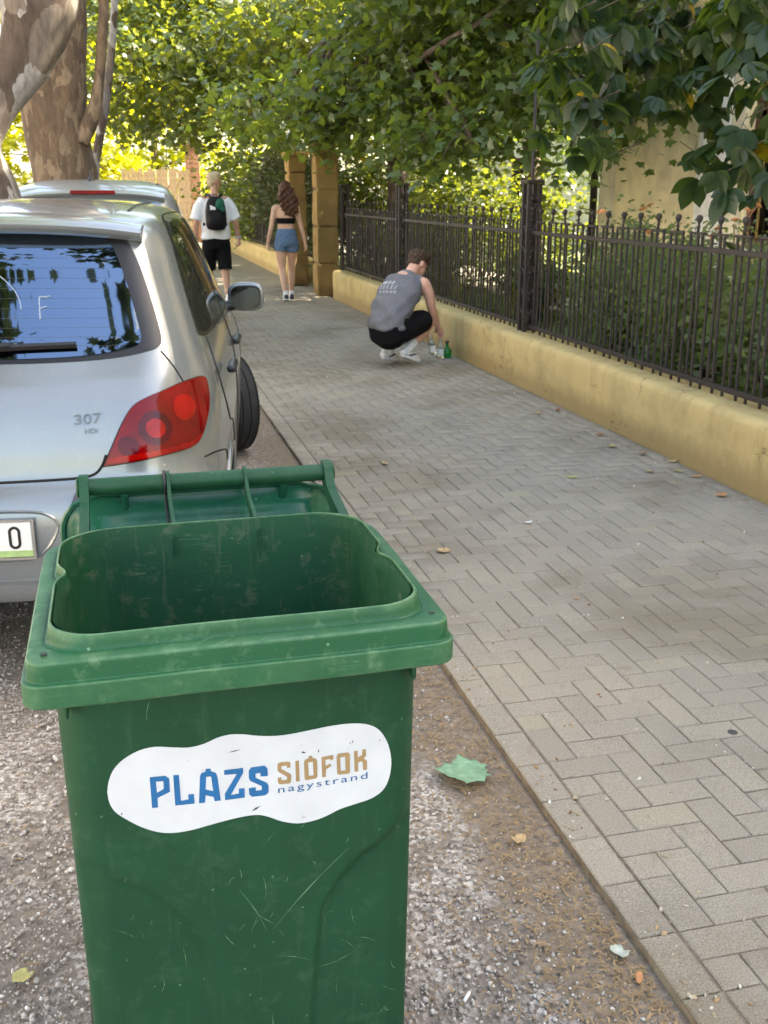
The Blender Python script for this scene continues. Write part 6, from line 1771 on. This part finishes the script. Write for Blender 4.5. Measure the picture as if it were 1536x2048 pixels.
def walking_man():
    B = Vector((1.46, 15.7, 0.0))
    root = tag(empty("person", B), "walking person in white t-shirt and black shorts carrying a black backpack", "person")
    hip, nk = 0.95, 1.52
    f = Vector((0.05, 1, 0)).normalized()
    L = lambda x, y, z: Vector((x, y, z))
    lk, rk = L(-.105, .16, .50), L(.105, -.02, .50); la, ra = L(-.11, .13, .10), L(.11, -.24, .15)
    body = [limb_geo([L(0, 0, hip - .02), L(0, .0, 1.12), L(0, .0, 1.30), L(0, -.005, 1.42)], [.15, .14, .155, .13]), limb_geo([L(-.17, 0, 1.44), L(.17, 0, 1.44)], [.062, .062]), limb_geo([L(0, -.01, 1.42), L(0.01, .01, 1.62)], [.062, .056]),
            limb_geo([L(-.095, 0, hip - .03), lk, L(-.11, .12, .34), la], [.095, .062, .056, .04]), limb_geo([L(.095, 0, hip - .03), rk, L(.108, -.12, .36), ra], [.095, .062, .056, .04])]
    # arms
    le, re = L(-.27, -.02, 1.14), L(.285, -.03, 1.14); lw, rw = L(-.275, .06, .90), L(.33, .03, .91)
    body += [limb_geo([L(-.19, 0, 1.43), le, L(-.275, .02, 1.05), lw], [.052, .042, .04, .028]), limb_geo([L(.19, 0, 1.43), re, L(.305, 0, 1.05), rw], [.052, .042, .04, .028])]
    body += hand_geo(lw, (0, .15, -1), 1, (-1, 0, 0)) + hand_geo(rw, (.05, .1, -1), -1, (1, 0, 0))
    hg, fr = head_geo((0.015, .02, 1.70), (0.95, .35, -0.05)); body += hg
    b = blob("body", body, SKIN_A, root, 0.0115, 3)
    eyes(fr, b)
    c, ff, u, r, Mx = fr
    blob("hair", [ell_geo(c + u * .05 - ff * .028, (.083, .096, .083), Mx), ell_geo(c + u * .105 + ff * .02, (.066, .07, .036), Mx), ell_geo(c - ff * .058 - u * .005, (.068, .052, .075), Mx), ell_geo(c + u * .085 + ff * .075, (.05, .03, .03), Mx)], HAIR_BLOND, b, 0.008, 2, 0.5, lambda co, n: n * 0.004 * math.sin(co.x * 190) * math.sin(co.z * 170))
    tee = [frust_geo([L(0, 0, .90), L(0, 0, 1.1), L(0, .0, 1.3), L(0, 0, 1.42), L(0, 0, 1.49)], [(.215, .155), (.205, .15), (.225, .15), (.215, .13), (.10, .09)], (1, 0, 0)),
           frust_geo([L(-.15, 0, 1.45), L(-.22, -.005, 1.36), L(-.278, -.02, 1.17)], [(.075, .09), (.082, .09), (.088, .09)], (1, 0, 0)), frust_geo([L(.15, 0, 1.45), L(.22, -.005, 1.36), L(.29, -.025, 1.17)], [(.075, .09), (.082, .09), (.088, .09)], (1, 0, 0))]
    blob("t_shirt", tee, WHITE_TEE, b, 0.014, 4, 0.5, lambda co, n: n * (0.006 * math.sin(co.z * 34 + co.x * 22) * (1 if co.z < 1.2 else .3)))
    sh = [frust_geo([L(0, 0, 1.0), L(0, 0, .90), L(0, 0.01, .78)], [(.175, .135), (.19, .15), (.185, .15)], (1, 0, 0)), frust_geo([L(-.095, 0, .86), L(-.105, .07, .66), L(-.11, .12, .47)], [(.112, .125), (.105, .115), (.102, .11)], (1, 0, 0)), frust_geo([L(.095, 0, .86), L(.108, 0.0, .66), L(.112, -.03, .47)], [(.112, .125), (.105, .115), (.102, .11)], (1, 0, 0))]
    blob("shorts", sh, BLACK_CLOTH, b, 0.014, 3)
    for a, hh in ((la, L(-.11, .06, 0.0)), (ra, L(.115, -.29, 0.03))): shoe(b, hh, hh + L(0.01, .25, 0 if hh.z < .01 else -.03), SHOE_W, SHOE_W)
    # wristband
    tube("wristband", [tuple(rw + Vector((.036 * math.cos(a), .036 * math.sin(a), .012))) for a in np.linspace(0, 6.28, 16)], 0.009, simple("band_blue", (0.35, 0.5, 0.7), 0.5), b, 6)
    # backpack, carried: a thing of its own
    bp = tag(empty("backpack", B + L(-.01, -.15, 1.05)), "black backpack with green flap and white patch on the walker's back", "backpack")
    blob("bag", [frust_geo([L(0, -.10, 0.0), L(0, -.115, .06), L(0, -.11, .24), L(0, -.085, .36), L(0, -.05, .43)], [(.125, .085), (.15, .105), (.15, .1), (.13, .085), (.08, .05)], (1, 0, 0)), ell_geo((0, -.18, .12), (.12, .05, .11))], PACK, bp, 0.012, 6)
    blob("flap", [ell_geo((.055, -.185, .345), (.062, .03, .085), Matrix.Rotation(.35, 3, 'Y')), ell_geo((.085, -.175, .27), (.04, .03, .045))], PACK_G, bp, 0.008, 3)
    V = [(-.085, -.226, .33), (-.015, -.232, .30), (-.01, -.240, .265), (-.085, -.236, .265)]; V = V + [(x, y + .03, z) for x, y, z in V]
    mk("white_patch", V, [(0, 1, 2, 3), (0, 4, 5, 1), (1, 5, 6, 2), (2, 6, 7, 3), (3, 7, 4, 0)], WHITE_TEE, bp)
    for s in (-1, 1): tube("strap", [(s * .05, -.09, .42), (s * .085, -.03, .47), (s * .11, .10, .47), (s * .12, .2, .40), (s * .13, .2, .2), (s * .16, .05, .05)], 0.018, PACK, bp, 8)
    tube("top_loop", [(-.03, -.06, .43), (-.02, -.06, .47), (.02, -.06, .47), (.03, -.06, .43)], 0.008, PACK, bp, 6)
walking_man()

def walking_woman():
    B = Vector((2.47, 15.55, 0.0))
    root = tag(empty("person", B), "walking person with long curly brown hair, black bandeau top and denim shorts", "person")
    L = lambda x, y, z: Vector((x, y, z))
    hip = .86
    lk, rk = L(-.07, .02, .46), L(.09, .14, .46); la, ra = L(-.05, -.12, .10), L(.075, .14, .09)
    body = [frust_geo([L(0, 0, hip - .05), L(0, 0, .96), L(0, .005, 1.06), L(0, 0, 1.2), L(0, 0, 1.3), L(0, 0, 1.36)], [(.155, .115), (.145, .105), (.12, .09), (.135, .095), (.15, .085), (.12, .07)], (1, 0, 0)), limb_geo([L(-.145, 0, 1.335), L(.145, 0, 1.335)], [.05, .05]), limb_geo([L(0, -.01, 1.33), L(0, .01, 1.5)], [.052, .046]),
            limb_geo([L(-.08, 0, hip - .03), L(-.08, .02, .66), lk, L(-.065, -.05, .34), la], [.088, .078, .055, .052, .033]), limb_geo([L(.08, 0, hip - .03), L(.09, .08, .66), rk, L(.085, .13, .33), ra], [.088, .078, .055, .052, .033])]
    le, re = L(-.22, -.02, 1.07), L(.215, -.03, 1.07); lw, rw = L(-.265, .05, .84), L(.275, -.02, .84)
    body += [limb_geo([L(-.165, 0, 1.33), le, L(-.24, .01, .97), lw], [.042, .034, .032, .023]), limb_geo([L(.165, 0, 1.33), re, L(.245, -.03, .97), rw], [.042, .034, .032, .023])]
    body += hand_geo(lw, (-.1, .1, -1), 1, (-1, 0, 0), .9) + hand_geo(rw, (.15, .05, -1), -1, (1, 0, 0), .9)
    hg, fr = head_geo((0, .02, 1.58), (0.05, 1, -.1), .95); body += hg
    b = blob("body", body, SKIN_B, root, 0.0115, 3)
    eyes(fr, b, .95)
    hair = [ell_geo((0, -.005, 1.60), (.095, .115, .115)), ell_geo((-.01, -.06, 1.50), (.115, .07, .12)), ell_geo((.02, -.085, 1.40), (.12, .06, .13)), ell_geo((.05, -.09, 1.31), (.10, .055, .09))]
    r = random.Random(3)
    for k in range(34):
        x = r.uniform(-.11, .13); z0 = r.uniform(1.42, 1.6); P = []
        ph = r.uniform(0, 6)
        for t in np.linspace(0, 1, 7): P.append(L(x + .02 * math.sin(t * 9 + ph) + .035 * t, -.10 - .035 * math.sin(t * 2.4) + .012 * math.cos(t * 9 + ph), z0 - t * r.uniform(.2, .26)))
        hair.append(limb_geo(P, [.016, .016, .016, .015, .014, .011, .006], sides=6))
    blob("hair", hair, HAIR_BROWN, b, 0.011, 1, 0.4, lambda co, n: n * (0.005 * math.sin(co.x * 150 + 3 * math.sin(co.z * 31)) * math.sin(co.z * 88 + 2 * math.sin(co.x * 47)) + 0.005 * math.sin(co.x * 61 - co.z * 73)))
    blob("bandeau", [frust_geo([L(0, 0, 1.115), L(0, 0, 1.155), L(0, 0, 1.195)], [(.137, .104), (.141, .106), (.145, .107)], (1, 0, 0))], BLACK_CLOTH, b, 0.008, 1)
    sh = [frust_geo([L(0, 0, 1.045), L(0, 0, .98), L(0, 0, .86), L(0, 0, .80)], [(.133, .104), (.152, .122), (.172, .138), (.165, .13)], (1, 0, 0)), frust_geo([L(-.082, 0, .86), L(-.086, .012, .735)], [(.10, .115), (.102, .112)], (1, 0, 0)), frust_geo([L(.082, 0, .86), L(.092, .04, .735)], [(.10, .115), (.102, .112)], (1, 0, 0))]
    so = blob("shorts", sh, DENIM, b, 0.012, 3, 0.5, lambda co, n: n * 0.003 * math.sin(co.x * 60) * math.sin(co.z * 70))
    mk("back_pocket", [(.045, -.137, .93), (.115, -.118, .93), (.115, -.125, .855), (.08, -.14, .84), (.045, -.147, .855)], [(0, 1, 2, 3, 4)], DENIM, so)
    for hh, tt in ((L(-.05, -.17, 0.035), L(-.045, .08, 0.0)), (L(.075, .09, 0.0), L(.085, .34, 0.0))): shoe(b, hh, tt, SHOE_N, SHOE_W, s=.92, stripe=SHOE_W)
    for a in (la, ra):
        V, F = limb_geo([a + L(0, -.01, .03), a + L(0, -.01, -.02)], [.041, .043]); mk("sock", V, F, SOCK, b, True)
walking_woman()

def crouching_man():
    B = Vector((2.485, 9.34, 0.0))
    root = tag(empty("person", B), "crouching person in grey sleeveless shirt and black shorts reaching for bottles", "person")
    f = Vector((0.72, 0.69, 0)).normalized(); r = Vector((f.y, -f.x, 0)); u = Vector((0, 0, 1))
    L = lambda a, b_, z: f * a + r * b_ + u * z          # forward, right, up
    pel = L(-.10, 0, .37)
    lh, rh = L(-.08, -.10, .37), L(-.08, .10, .37); lk, rk = L(.36, -.17, .46), L(.38, .15, .40); la, ra = L(.06, -.12, .13), L(.05, .10, .17)
    ch, nb = L(.04, 0, .62), L(.195, 0, .80)
    body = [limb_geo([pel, L(-.08, 0, .52), ch, L(.15, 0, .75)], [.15, .135, .155, .12]), limb_geo([nb + r * -.16 - u * .04, nb + r * .16 - u * .04], [.058, .058]), limb_geo([nb - u * .02, L(.305, .01, .89)], [.062, .056]),
            limb_geo([lh, L(.14, -.15, .45), lk], [.10, .09, .065]), limb_geo([lk, L(.22, -.15, .30), la], [.063, .058, .04]), limb_geo([rh, L(.14, .13, .40), rk], [.10, .09, .065]), limb_geo([rk, L(.20, .13, .28), ra], [.063, .06, .042])]
    rs, ls = nb + r * .185 - u * .05, nb - r * .185 - u * .05
    re, le = L(.25, .225, .56), L(.30, -.20, .58); rw, lw = L(.42, .205, .345), L(.50, .0, .34)
    body += [limb_geo([rs, rs.lerp(re, .5) + r * .015, re, re.lerp(rw, .4), rw], [.058, .052, .043, .042, .028]), limb_geo([ls, ls.lerp(le, .5), le, le.lerp(lw, .4), lw], [.058, .052, .043, .042, .028])]
    body += hand_geo(rw, f * .65 + r * .12 - u * .75, -1, f * .6 + u * .6, 1.0, .75) + hand_geo(lw, f * .5 + r * .2 - u * .85, 1, f * .6 + u * .6, 1.0, .8)
    hg, fr = head_geo(L(.37, .015, .915), f * .80 - u * .45 + r * .30, 1.0, up=u * .9 + f * .45); body += hg
    b = blob("body", body, SKIN_C, root, 0.010, 3)
    eyes(fr, b)
    c, ff, uu, rr, Mx = fr
    blob("hair", [ell_geo(c + uu * .052 - ff * .02, (.085, .1, .078), Mx), ell_geo(c + uu * .09 + ff * .05, (.07, .06, .045), Mx), ell_geo(c - ff * .055 + uu * .0, (.07, .05, .065), Mx), ell_geo(c + uu * .055 + ff * .085, (.06, .03, .04), Mx)], HAIR_DARK, b, 0.007, 2, 0.5, lambda co, n: n * (0.006 * math.sin(co.x * 150 + co.y * 60) * math.sin(co.z * 160) + .003))
    tee = [frust_geo([L(-.14, 0, .36), L(-.135, 0, .44), L(-.06, 0, .56), L(.05, 0, .66), L(.15, 0, .75), L(.22, 0, .815)], [(.19, .165), (.188, .16), (.198, .158), (.21, .155), (.195, .125), (.085, .085)], r), limb_geo([nb + r * -.115 - u * .045, nb + r * .115 - u * .045], [.075, .075])]
    blob("tank_top", tee, GREY_TEE, b, 0.012, 6, 0.5, lambda co, n: n * (0.008 * math.sin(co.z * 24 + co.x * 30 + 2 * math.sin(co.y * 9)) + 0.005 * math.sin(co.z * 55 - co.x * 38) * (1 if co.z < .6 else .4) + .003))
    sh = [frust_geo([L(-.10, 0, .47), L(-.12, 0, .40), L(-.11, 0, .30), L(-.06, 0, .255)], [(.185, .15), (.205, .175), (.195, .165), (.14, .12)], r), limb_geo([L(-.06, -.10, .36), L(.16, -.15, .44)], [.128, .115]), limb_geo([L(-.06, .10, .36), L(.16, .14, .40), L(.22, .145, .405)], [.128, .115, .108])]
    blob("shorts", sh, BLACK_CLOTH, b, 0.012, 4)
    # pale print across the shoulder blades: rows of brush-like strokes on the cloth
    bvh = None
    tt = [o for o in b.children if o.name.startswith("tank_top")][0]
    bvh = BVHTree.FromPolygons([v.co for v in tt.data.vertices], [tuple(p.vertices) for p in tt.data.polygons])
    PR = m_cloth("print_ink", (0.5, 0.52, 0.54), 60, 0.3)
    def stroke(pts, w):
        Q = []
        for a, z in cr(pts, 4):
            p = L(.03, 0, z) + r * a; h = bvh.ray_cast(p - f * 1.0 + u * 0.35, (f - u * 0.35).normalized())
            if h[0] is not None: Q.append(h[0] - f * 0.001)
        if len(Q) > 2: tube("print", [tuple(q) for q in Q], w, PR, tt, 4)
    x0 = -.135
    for row, (z, n, s) in enumerate(((.745, 4, .026), (.69, 5, .026), (.64, 5, .018))):
        for k in range(n):
            x = x0 + k * .042 + .012 * row; w = .0042 if row < 2 else .003
            kind = (k * 2 + row) % 4
            if kind == 0: stroke([(x + .02, z + s * .6), (x, z + s * .2), (x + .004, z - s * .5), (x + .02, z - s * .3), (x + .022, z + s * .6), (x + .024, z - s * .6)], w)
            elif kind == 1: stroke([(x + .01, z + s), (x + .008, z), (x + .012, z - s * .7)], w)
            elif kind == 2: stroke([(x, z), (x + .02, z + s * .3), (x + .012, z + s * .7), (x, z + s * .2), (x + .006, z - s * .6), (x + .024, z - s * .4)], w)
            else: stroke([(x + .022, z + s * .7), (x + .004, z + s * .5), (x + .014, z), (x + .02, z - s * .4), (x, z - s * .6)], w)
    # shoes: heels lifted, weight on the toes
    shoe(b, L(-.03, .09, .10), L(.20, .115, .012), SHOE_W, SHOE_W, up=u + f * .5, stripe=SHOE_N)
    shoe(b, L(-.02, -.13, .06), L(.23, -.125, .008), SHOE_W, SHOE_W, up=u + f * .3, stripe=SHOE_N)
    for a, k in ((la, L(.22, -.15, .30)), (ra, L(.20, .13, .28))):
        V, F = limb_geo([a.lerp(k, -.05), a.lerp(k, .42)], [.047, .056]); mk("sock", V, F, SOCK, b, True)
    return B, rw, lw, f, r
CM = crouching_man()

# ------------------------------------------------------------------ bottles by the wall
GLASS_CLEAR = simple("bottle_clear", (0.92, 0.97, 0.95), 0.03, var=0.0, trans=0.9, ior=1.3)
GLASS_GREEN = simple("bottle_green", (0.01, 0.30, 0.06), 0.05, var=0.0, trans=0.55, ior=1.4)
LABEL_W = simple("bottle_label", (0.7, 0.74, 0.7), 0.6, var=0.1); CAP_Y = simple("bottle_cap_yellow", (0.75, 0.55, 0.03), 0.4); CAP_D = simple("bottle_cap_dark", (0.08, 0.03, 0.02), 0.5)
def bottle(loc, h, rad, glass, label, lab_m=None, cap=None, rot=None, neck=0.35):
    root = tag(empty("bottle", loc), label, "bottle", "bottles by the crouching person")
    zs = h * (1 - neck)
    V, F = lathe_geo([(rad * .8, 0), (rad, rad * .25), (rad, zs * .8), (rad * .92, zs * .9), (rad * .55, zs), (rad * .36, zs + (h - zs) * .25), (rad * .33, h * .96), (rad * .38, h * .97), (rad * .38, h)], 20)
    mk("glass", V, F, glass, root, True, angle=60)
    if lab_m:
        V, F = lathe_geo([(rad * 1.015, zs * .2), (rad * 1.015, zs * .68)], 20); mk("label_band", V, F[:-2], lab_m, root, True)
    if cap:
        V, F = lathe_geo([(rad * .42, h * .955), (rad * .42, h + .012), (rad * .3, h + .014)], 14); mk("cap", V, F, cap, root, True)
    if rot: root.rotation_euler = rot
    return root
bottle((3.03, 9.70, 0), .225, .036, GLASS_CLEAR, "clear glass bottle with pale label and yellow cap under the hand", LABEL_W, CAP_Y)
bottle((3.115, 9.75, 0), .15, .047, GLASS_GREEN, "squat bright green bottle against the foot of the yellow wall", None, CAP_D, neck=0.42)
bottle((2.885, 9.46, .085), .21, .033, GLASS_CLEAR, "clear bottle held tilted in the crouching person's fingers", LABEL_W, None, (R(6), R(-12), 0))
# ------------------------------------------------------------------ fallen leaves and litter
DRY_BROWN = simple("dry_leaf_brown", (0.30, 0.14, 0.06), 0.8, var=0.35, vscale=60, co="world"); DRY_TAN = simple("dry_leaf_tan", (0.46, 0.31, 0.16), 0.8, var=0.3, vscale=60, co="world")
DRY_YEL = simple("dry_leaf_olive", (0.36, 0.33, 0.13), 0.8, var=0.3, vscale=60, co="world"); PALE_GREEN = simple("leaf_pale_green", (0.20, 0.36, 0.22), 0.7, var=0.25, vscale=45, co="world", bmp=(80, 0.5, 0.004))
PAPER = simple("paper_white", (0.78, 0.78, 0.76), 0.8, var=0.1); GREY_LEAF = simple("leaf_grey", (0.42, 0.45, 0.38), 0.8, var=0.25, vscale=60, co="world"); GUM = simple("gum_dark", (0.05, 0.05, 0.05), 0.7)
ORANGE_LEAF = simple("dry_leaf_orange", (0.48, 0.22, 0.09), 0.8, var=0.3, vscale=60, co="world")
def fallen(name, loc, size, m, label, outline, seed, curl=0.25, rz=None, cat="leaf", group=None, sx=1.0):
    r = random.Random(seed)
    pts = [(x, y) for x, y in outline] + [(-x, y) for x, y in outline[::-1] if x > 0]
    bm = bmesh.new(); bm.faces.new([bm.verts.new((x * sx, y - .45, 0)) for x, y in pts])
    for ax in (0, 1):
        for k in range(-5, 6):
            co = [0, 0, 0]; no = [0, 0, 0]; co[ax] = k * 0.11; no[ax] = 1
            bmesh.ops.bisect_plane(bm, geom=bm.verts[:] + bm.edges[:] + bm.faces[:], plane_co=co, plane_no=no)
    f = sines(seed)
    for v in bm.verts:
        d2 = v.co.x ** 2 + v.co.y ** 2
        v.co.z = curl * d2 + 0.05 * float(f((v.co.x, v.co.y, 0), 5)) + 0.06
    o = mobj(name, bm_mesh(bm, name, m, True), None, loc, (r.uniform(-.12, .12), r.uniform(-.12, .12), rz if rz is not None else r.uniform(0, 6.28)), size)
    so = o.modifiers.new("thickness", 'SOLIDIFY'); so.thickness = 0.012
    return tag(o, label, cat, group)
O_PLANE = [(0, 0), (.10, .03), (.22, -.04), (.30, .08), (.50, .14), (.42, .26), (.62, .48), (.46, .50), (.38, .60), (.27, .62), (.28, .76), (.14, .80), (0, 1.0)]
O_OVAL = [(0, 0), (.14, .12), (.22, .35), (.2, .6), (.1, .85), (0, 1)]
O_TORN = [(0, 0), (.3, .1), (.22, .3), (.36, .5), (.2, .7), (0, .8)]
fallen("fallen_leaf", (0.855, 2.46, GZ + .012), 0.155, PALE_GREEN, "large pale green plane leaf lying on the gravel beside the pavers", O_PLANE, 2, 0.16, R(80))
fallen("fallen_leaf", (0.90, 2.13, GZ + .01), 0.05, DRY_TAN, "small tan leaf on the gravel below the pale green leaf", O_TORN, 5, .5)
fallen("fallen_leaf", (0.955, 1.69, GZ + .01), 0.055, GREY_LEAF, "torn grey green leaf fragment near the bottom paver edge", O_TORN, 6, .7, .6)
fallen("fallen_leaf", (0.965, 1.61, GZ + .008), 0.038, ORANGE_LEAF, "small orange leaf on dirt by the lowest pavers", O_OVAL, 7, .4, 2.6)
V, F = tube_geo([(-.014, 0, 0), (.014, 0, 0)], 0.0038, 10)
o = tag(mk("cigarette_butt", V, F, PAPER, None, True, loc=(0.595, 1.65, GZ + .008)), "white cigarette end lying on the gravel at the bottom", "cigarette"); o.rotation_euler = (0, 0, R(48))
fallen("paper_scrap", (1.885, 4.54, 0.004), 0.05, PAPER, "white paper scrap lying on the middle of the pavement", O_TORN, 8, .5, 1.3, "paper")
V, F = lathe_geo([(0.015, 0), (0.013, 0.001), (0.006, 0.0015)], 14)
tag(mk("gum_spot", V, F, GUM, None, True, loc=(1.715, 2.456, 0.002)), "round dark gum spot trodden onto the nearer pavers", "gum")
fallen("fallen_leaf", (-0.30, 1.93, GZ + .01), 0.06, DRY_YEL, "yellowish leaf on the gravel left of the bin", O_TORN, 9, .5)
fallen("fallen_leaf", (-0.42, 2.35, GZ + .01), 0.08, DRY_BROWN, "reddish brown leaf on the gravel left of the bin", O_OVAL, 10, .4)
WALL_LEAVES = [((2.942, 6.99), DRY_TAN, "tan dry leaf, farthest along the wall foot toward the crouching man"), ((3.128, 7.05), DRY_BROWN, "brown dry leaf close to the wall foot, farthest of the row"), ((3.073, 6.22), DRY_BROWN, "curled brown leaf on the pavement below the cracked wall stain"),
               ((3.008, 5.90), DRY_YEL, "olive dry leaf on the pavement, second from the curled brown leaf"), ((3.10, 5.67), DRY_BROWN, "long brown leaf lying along the wall foot"), ((3.187, 5.46), DRY_TAN, "tan leaf touching the wall foot at right"),
               ((2.942, 5.28), DRY_TAN, "pale tan leaf standing off the wall at right"), ((3.104, 5.24), DRY_YEL, "olive tan leaf near the wall at the right edge"), ((3.139, 5.11), ORANGE_LEAF, "orange brown leaf near the wall at the right edge"), ((3.067, 4.73), ORANGE_LEAF, "orange leaf by the wall at the extreme right edge"),
               ((1.485, 5.83), DRY_TAN, "tan leaf on the pavement behind the bin's right rim"), ((2.449, 5.27), DRY_YEL, "olive leaf in the middle of the pavement"), ((1.35, 4.24), DRY_TAN, "tan leaf on the pavement right of the bin rim"), ((1.705, 3.56), ORANGE_LEAF, "tiny orange leaf on the pavement right of the bin")]
for i, ((x, y), m, lab) in enumerate(WALL_LEAVES):
    fallen("fallen_leaf", (x, y, 0.006), 0.075 if i != 13 else 0.03, m, lab, O_OVAL if i % 3 else O_TORN, 30 + i, .45, cat="leaf", group="dry leaves on the pavement")
# crumbs: tiny pale chips and leaf bits too many to count, gathered in the joints and along the wall foot
def crumbs():
    TV, TF = ico_template(); N = 2600
    X = np.where(rng.uniform(0, 1, N) < .25, 1.015 + np.abs(rng.normal(0, .05, N)), np.where(rng.uniform(0, 1, N) < .35, 3.21 - np.abs(rng.normal(0, .12, N)), rng.uniform(1.03, 3.2, N))); Y = 1.4 + 12 * rng.uniform(0, 1, N) ** 1.5
    s = np.clip(rng.lognormal(-6.0, .5, N), .0012, .007)
    V = np.einsum('nij,nkj->nki', rot_batch(N), TV[None] * s[:, None, None] * np.array([1.4, 1, .5])) + np.stack([X, Y, s * .4], -1)[:, None]
    F = (TF[None] + (np.arange(N) * len(TV))[:, None, None]).reshape(-1, 3)
    m, nt, b, out = newmat("crumb")
    nt.links.new(ramp(nt, rnd_island(nt), [(0, (.55, .52, .46)), (.4, (.4, .27, .14)), (.7, (.22, .12, .06)), (1, (.7, .68, .62))]), b.inputs["Base Color"]); b.inputs["Roughness"].default_value = .9
    tag(mobj("grit", fastmesh("grit", V.reshape(-1, 3), F, m)), "pale grit and leaf crumbs strewn over the pavement", "grit", kind="stuff")
crumbs()
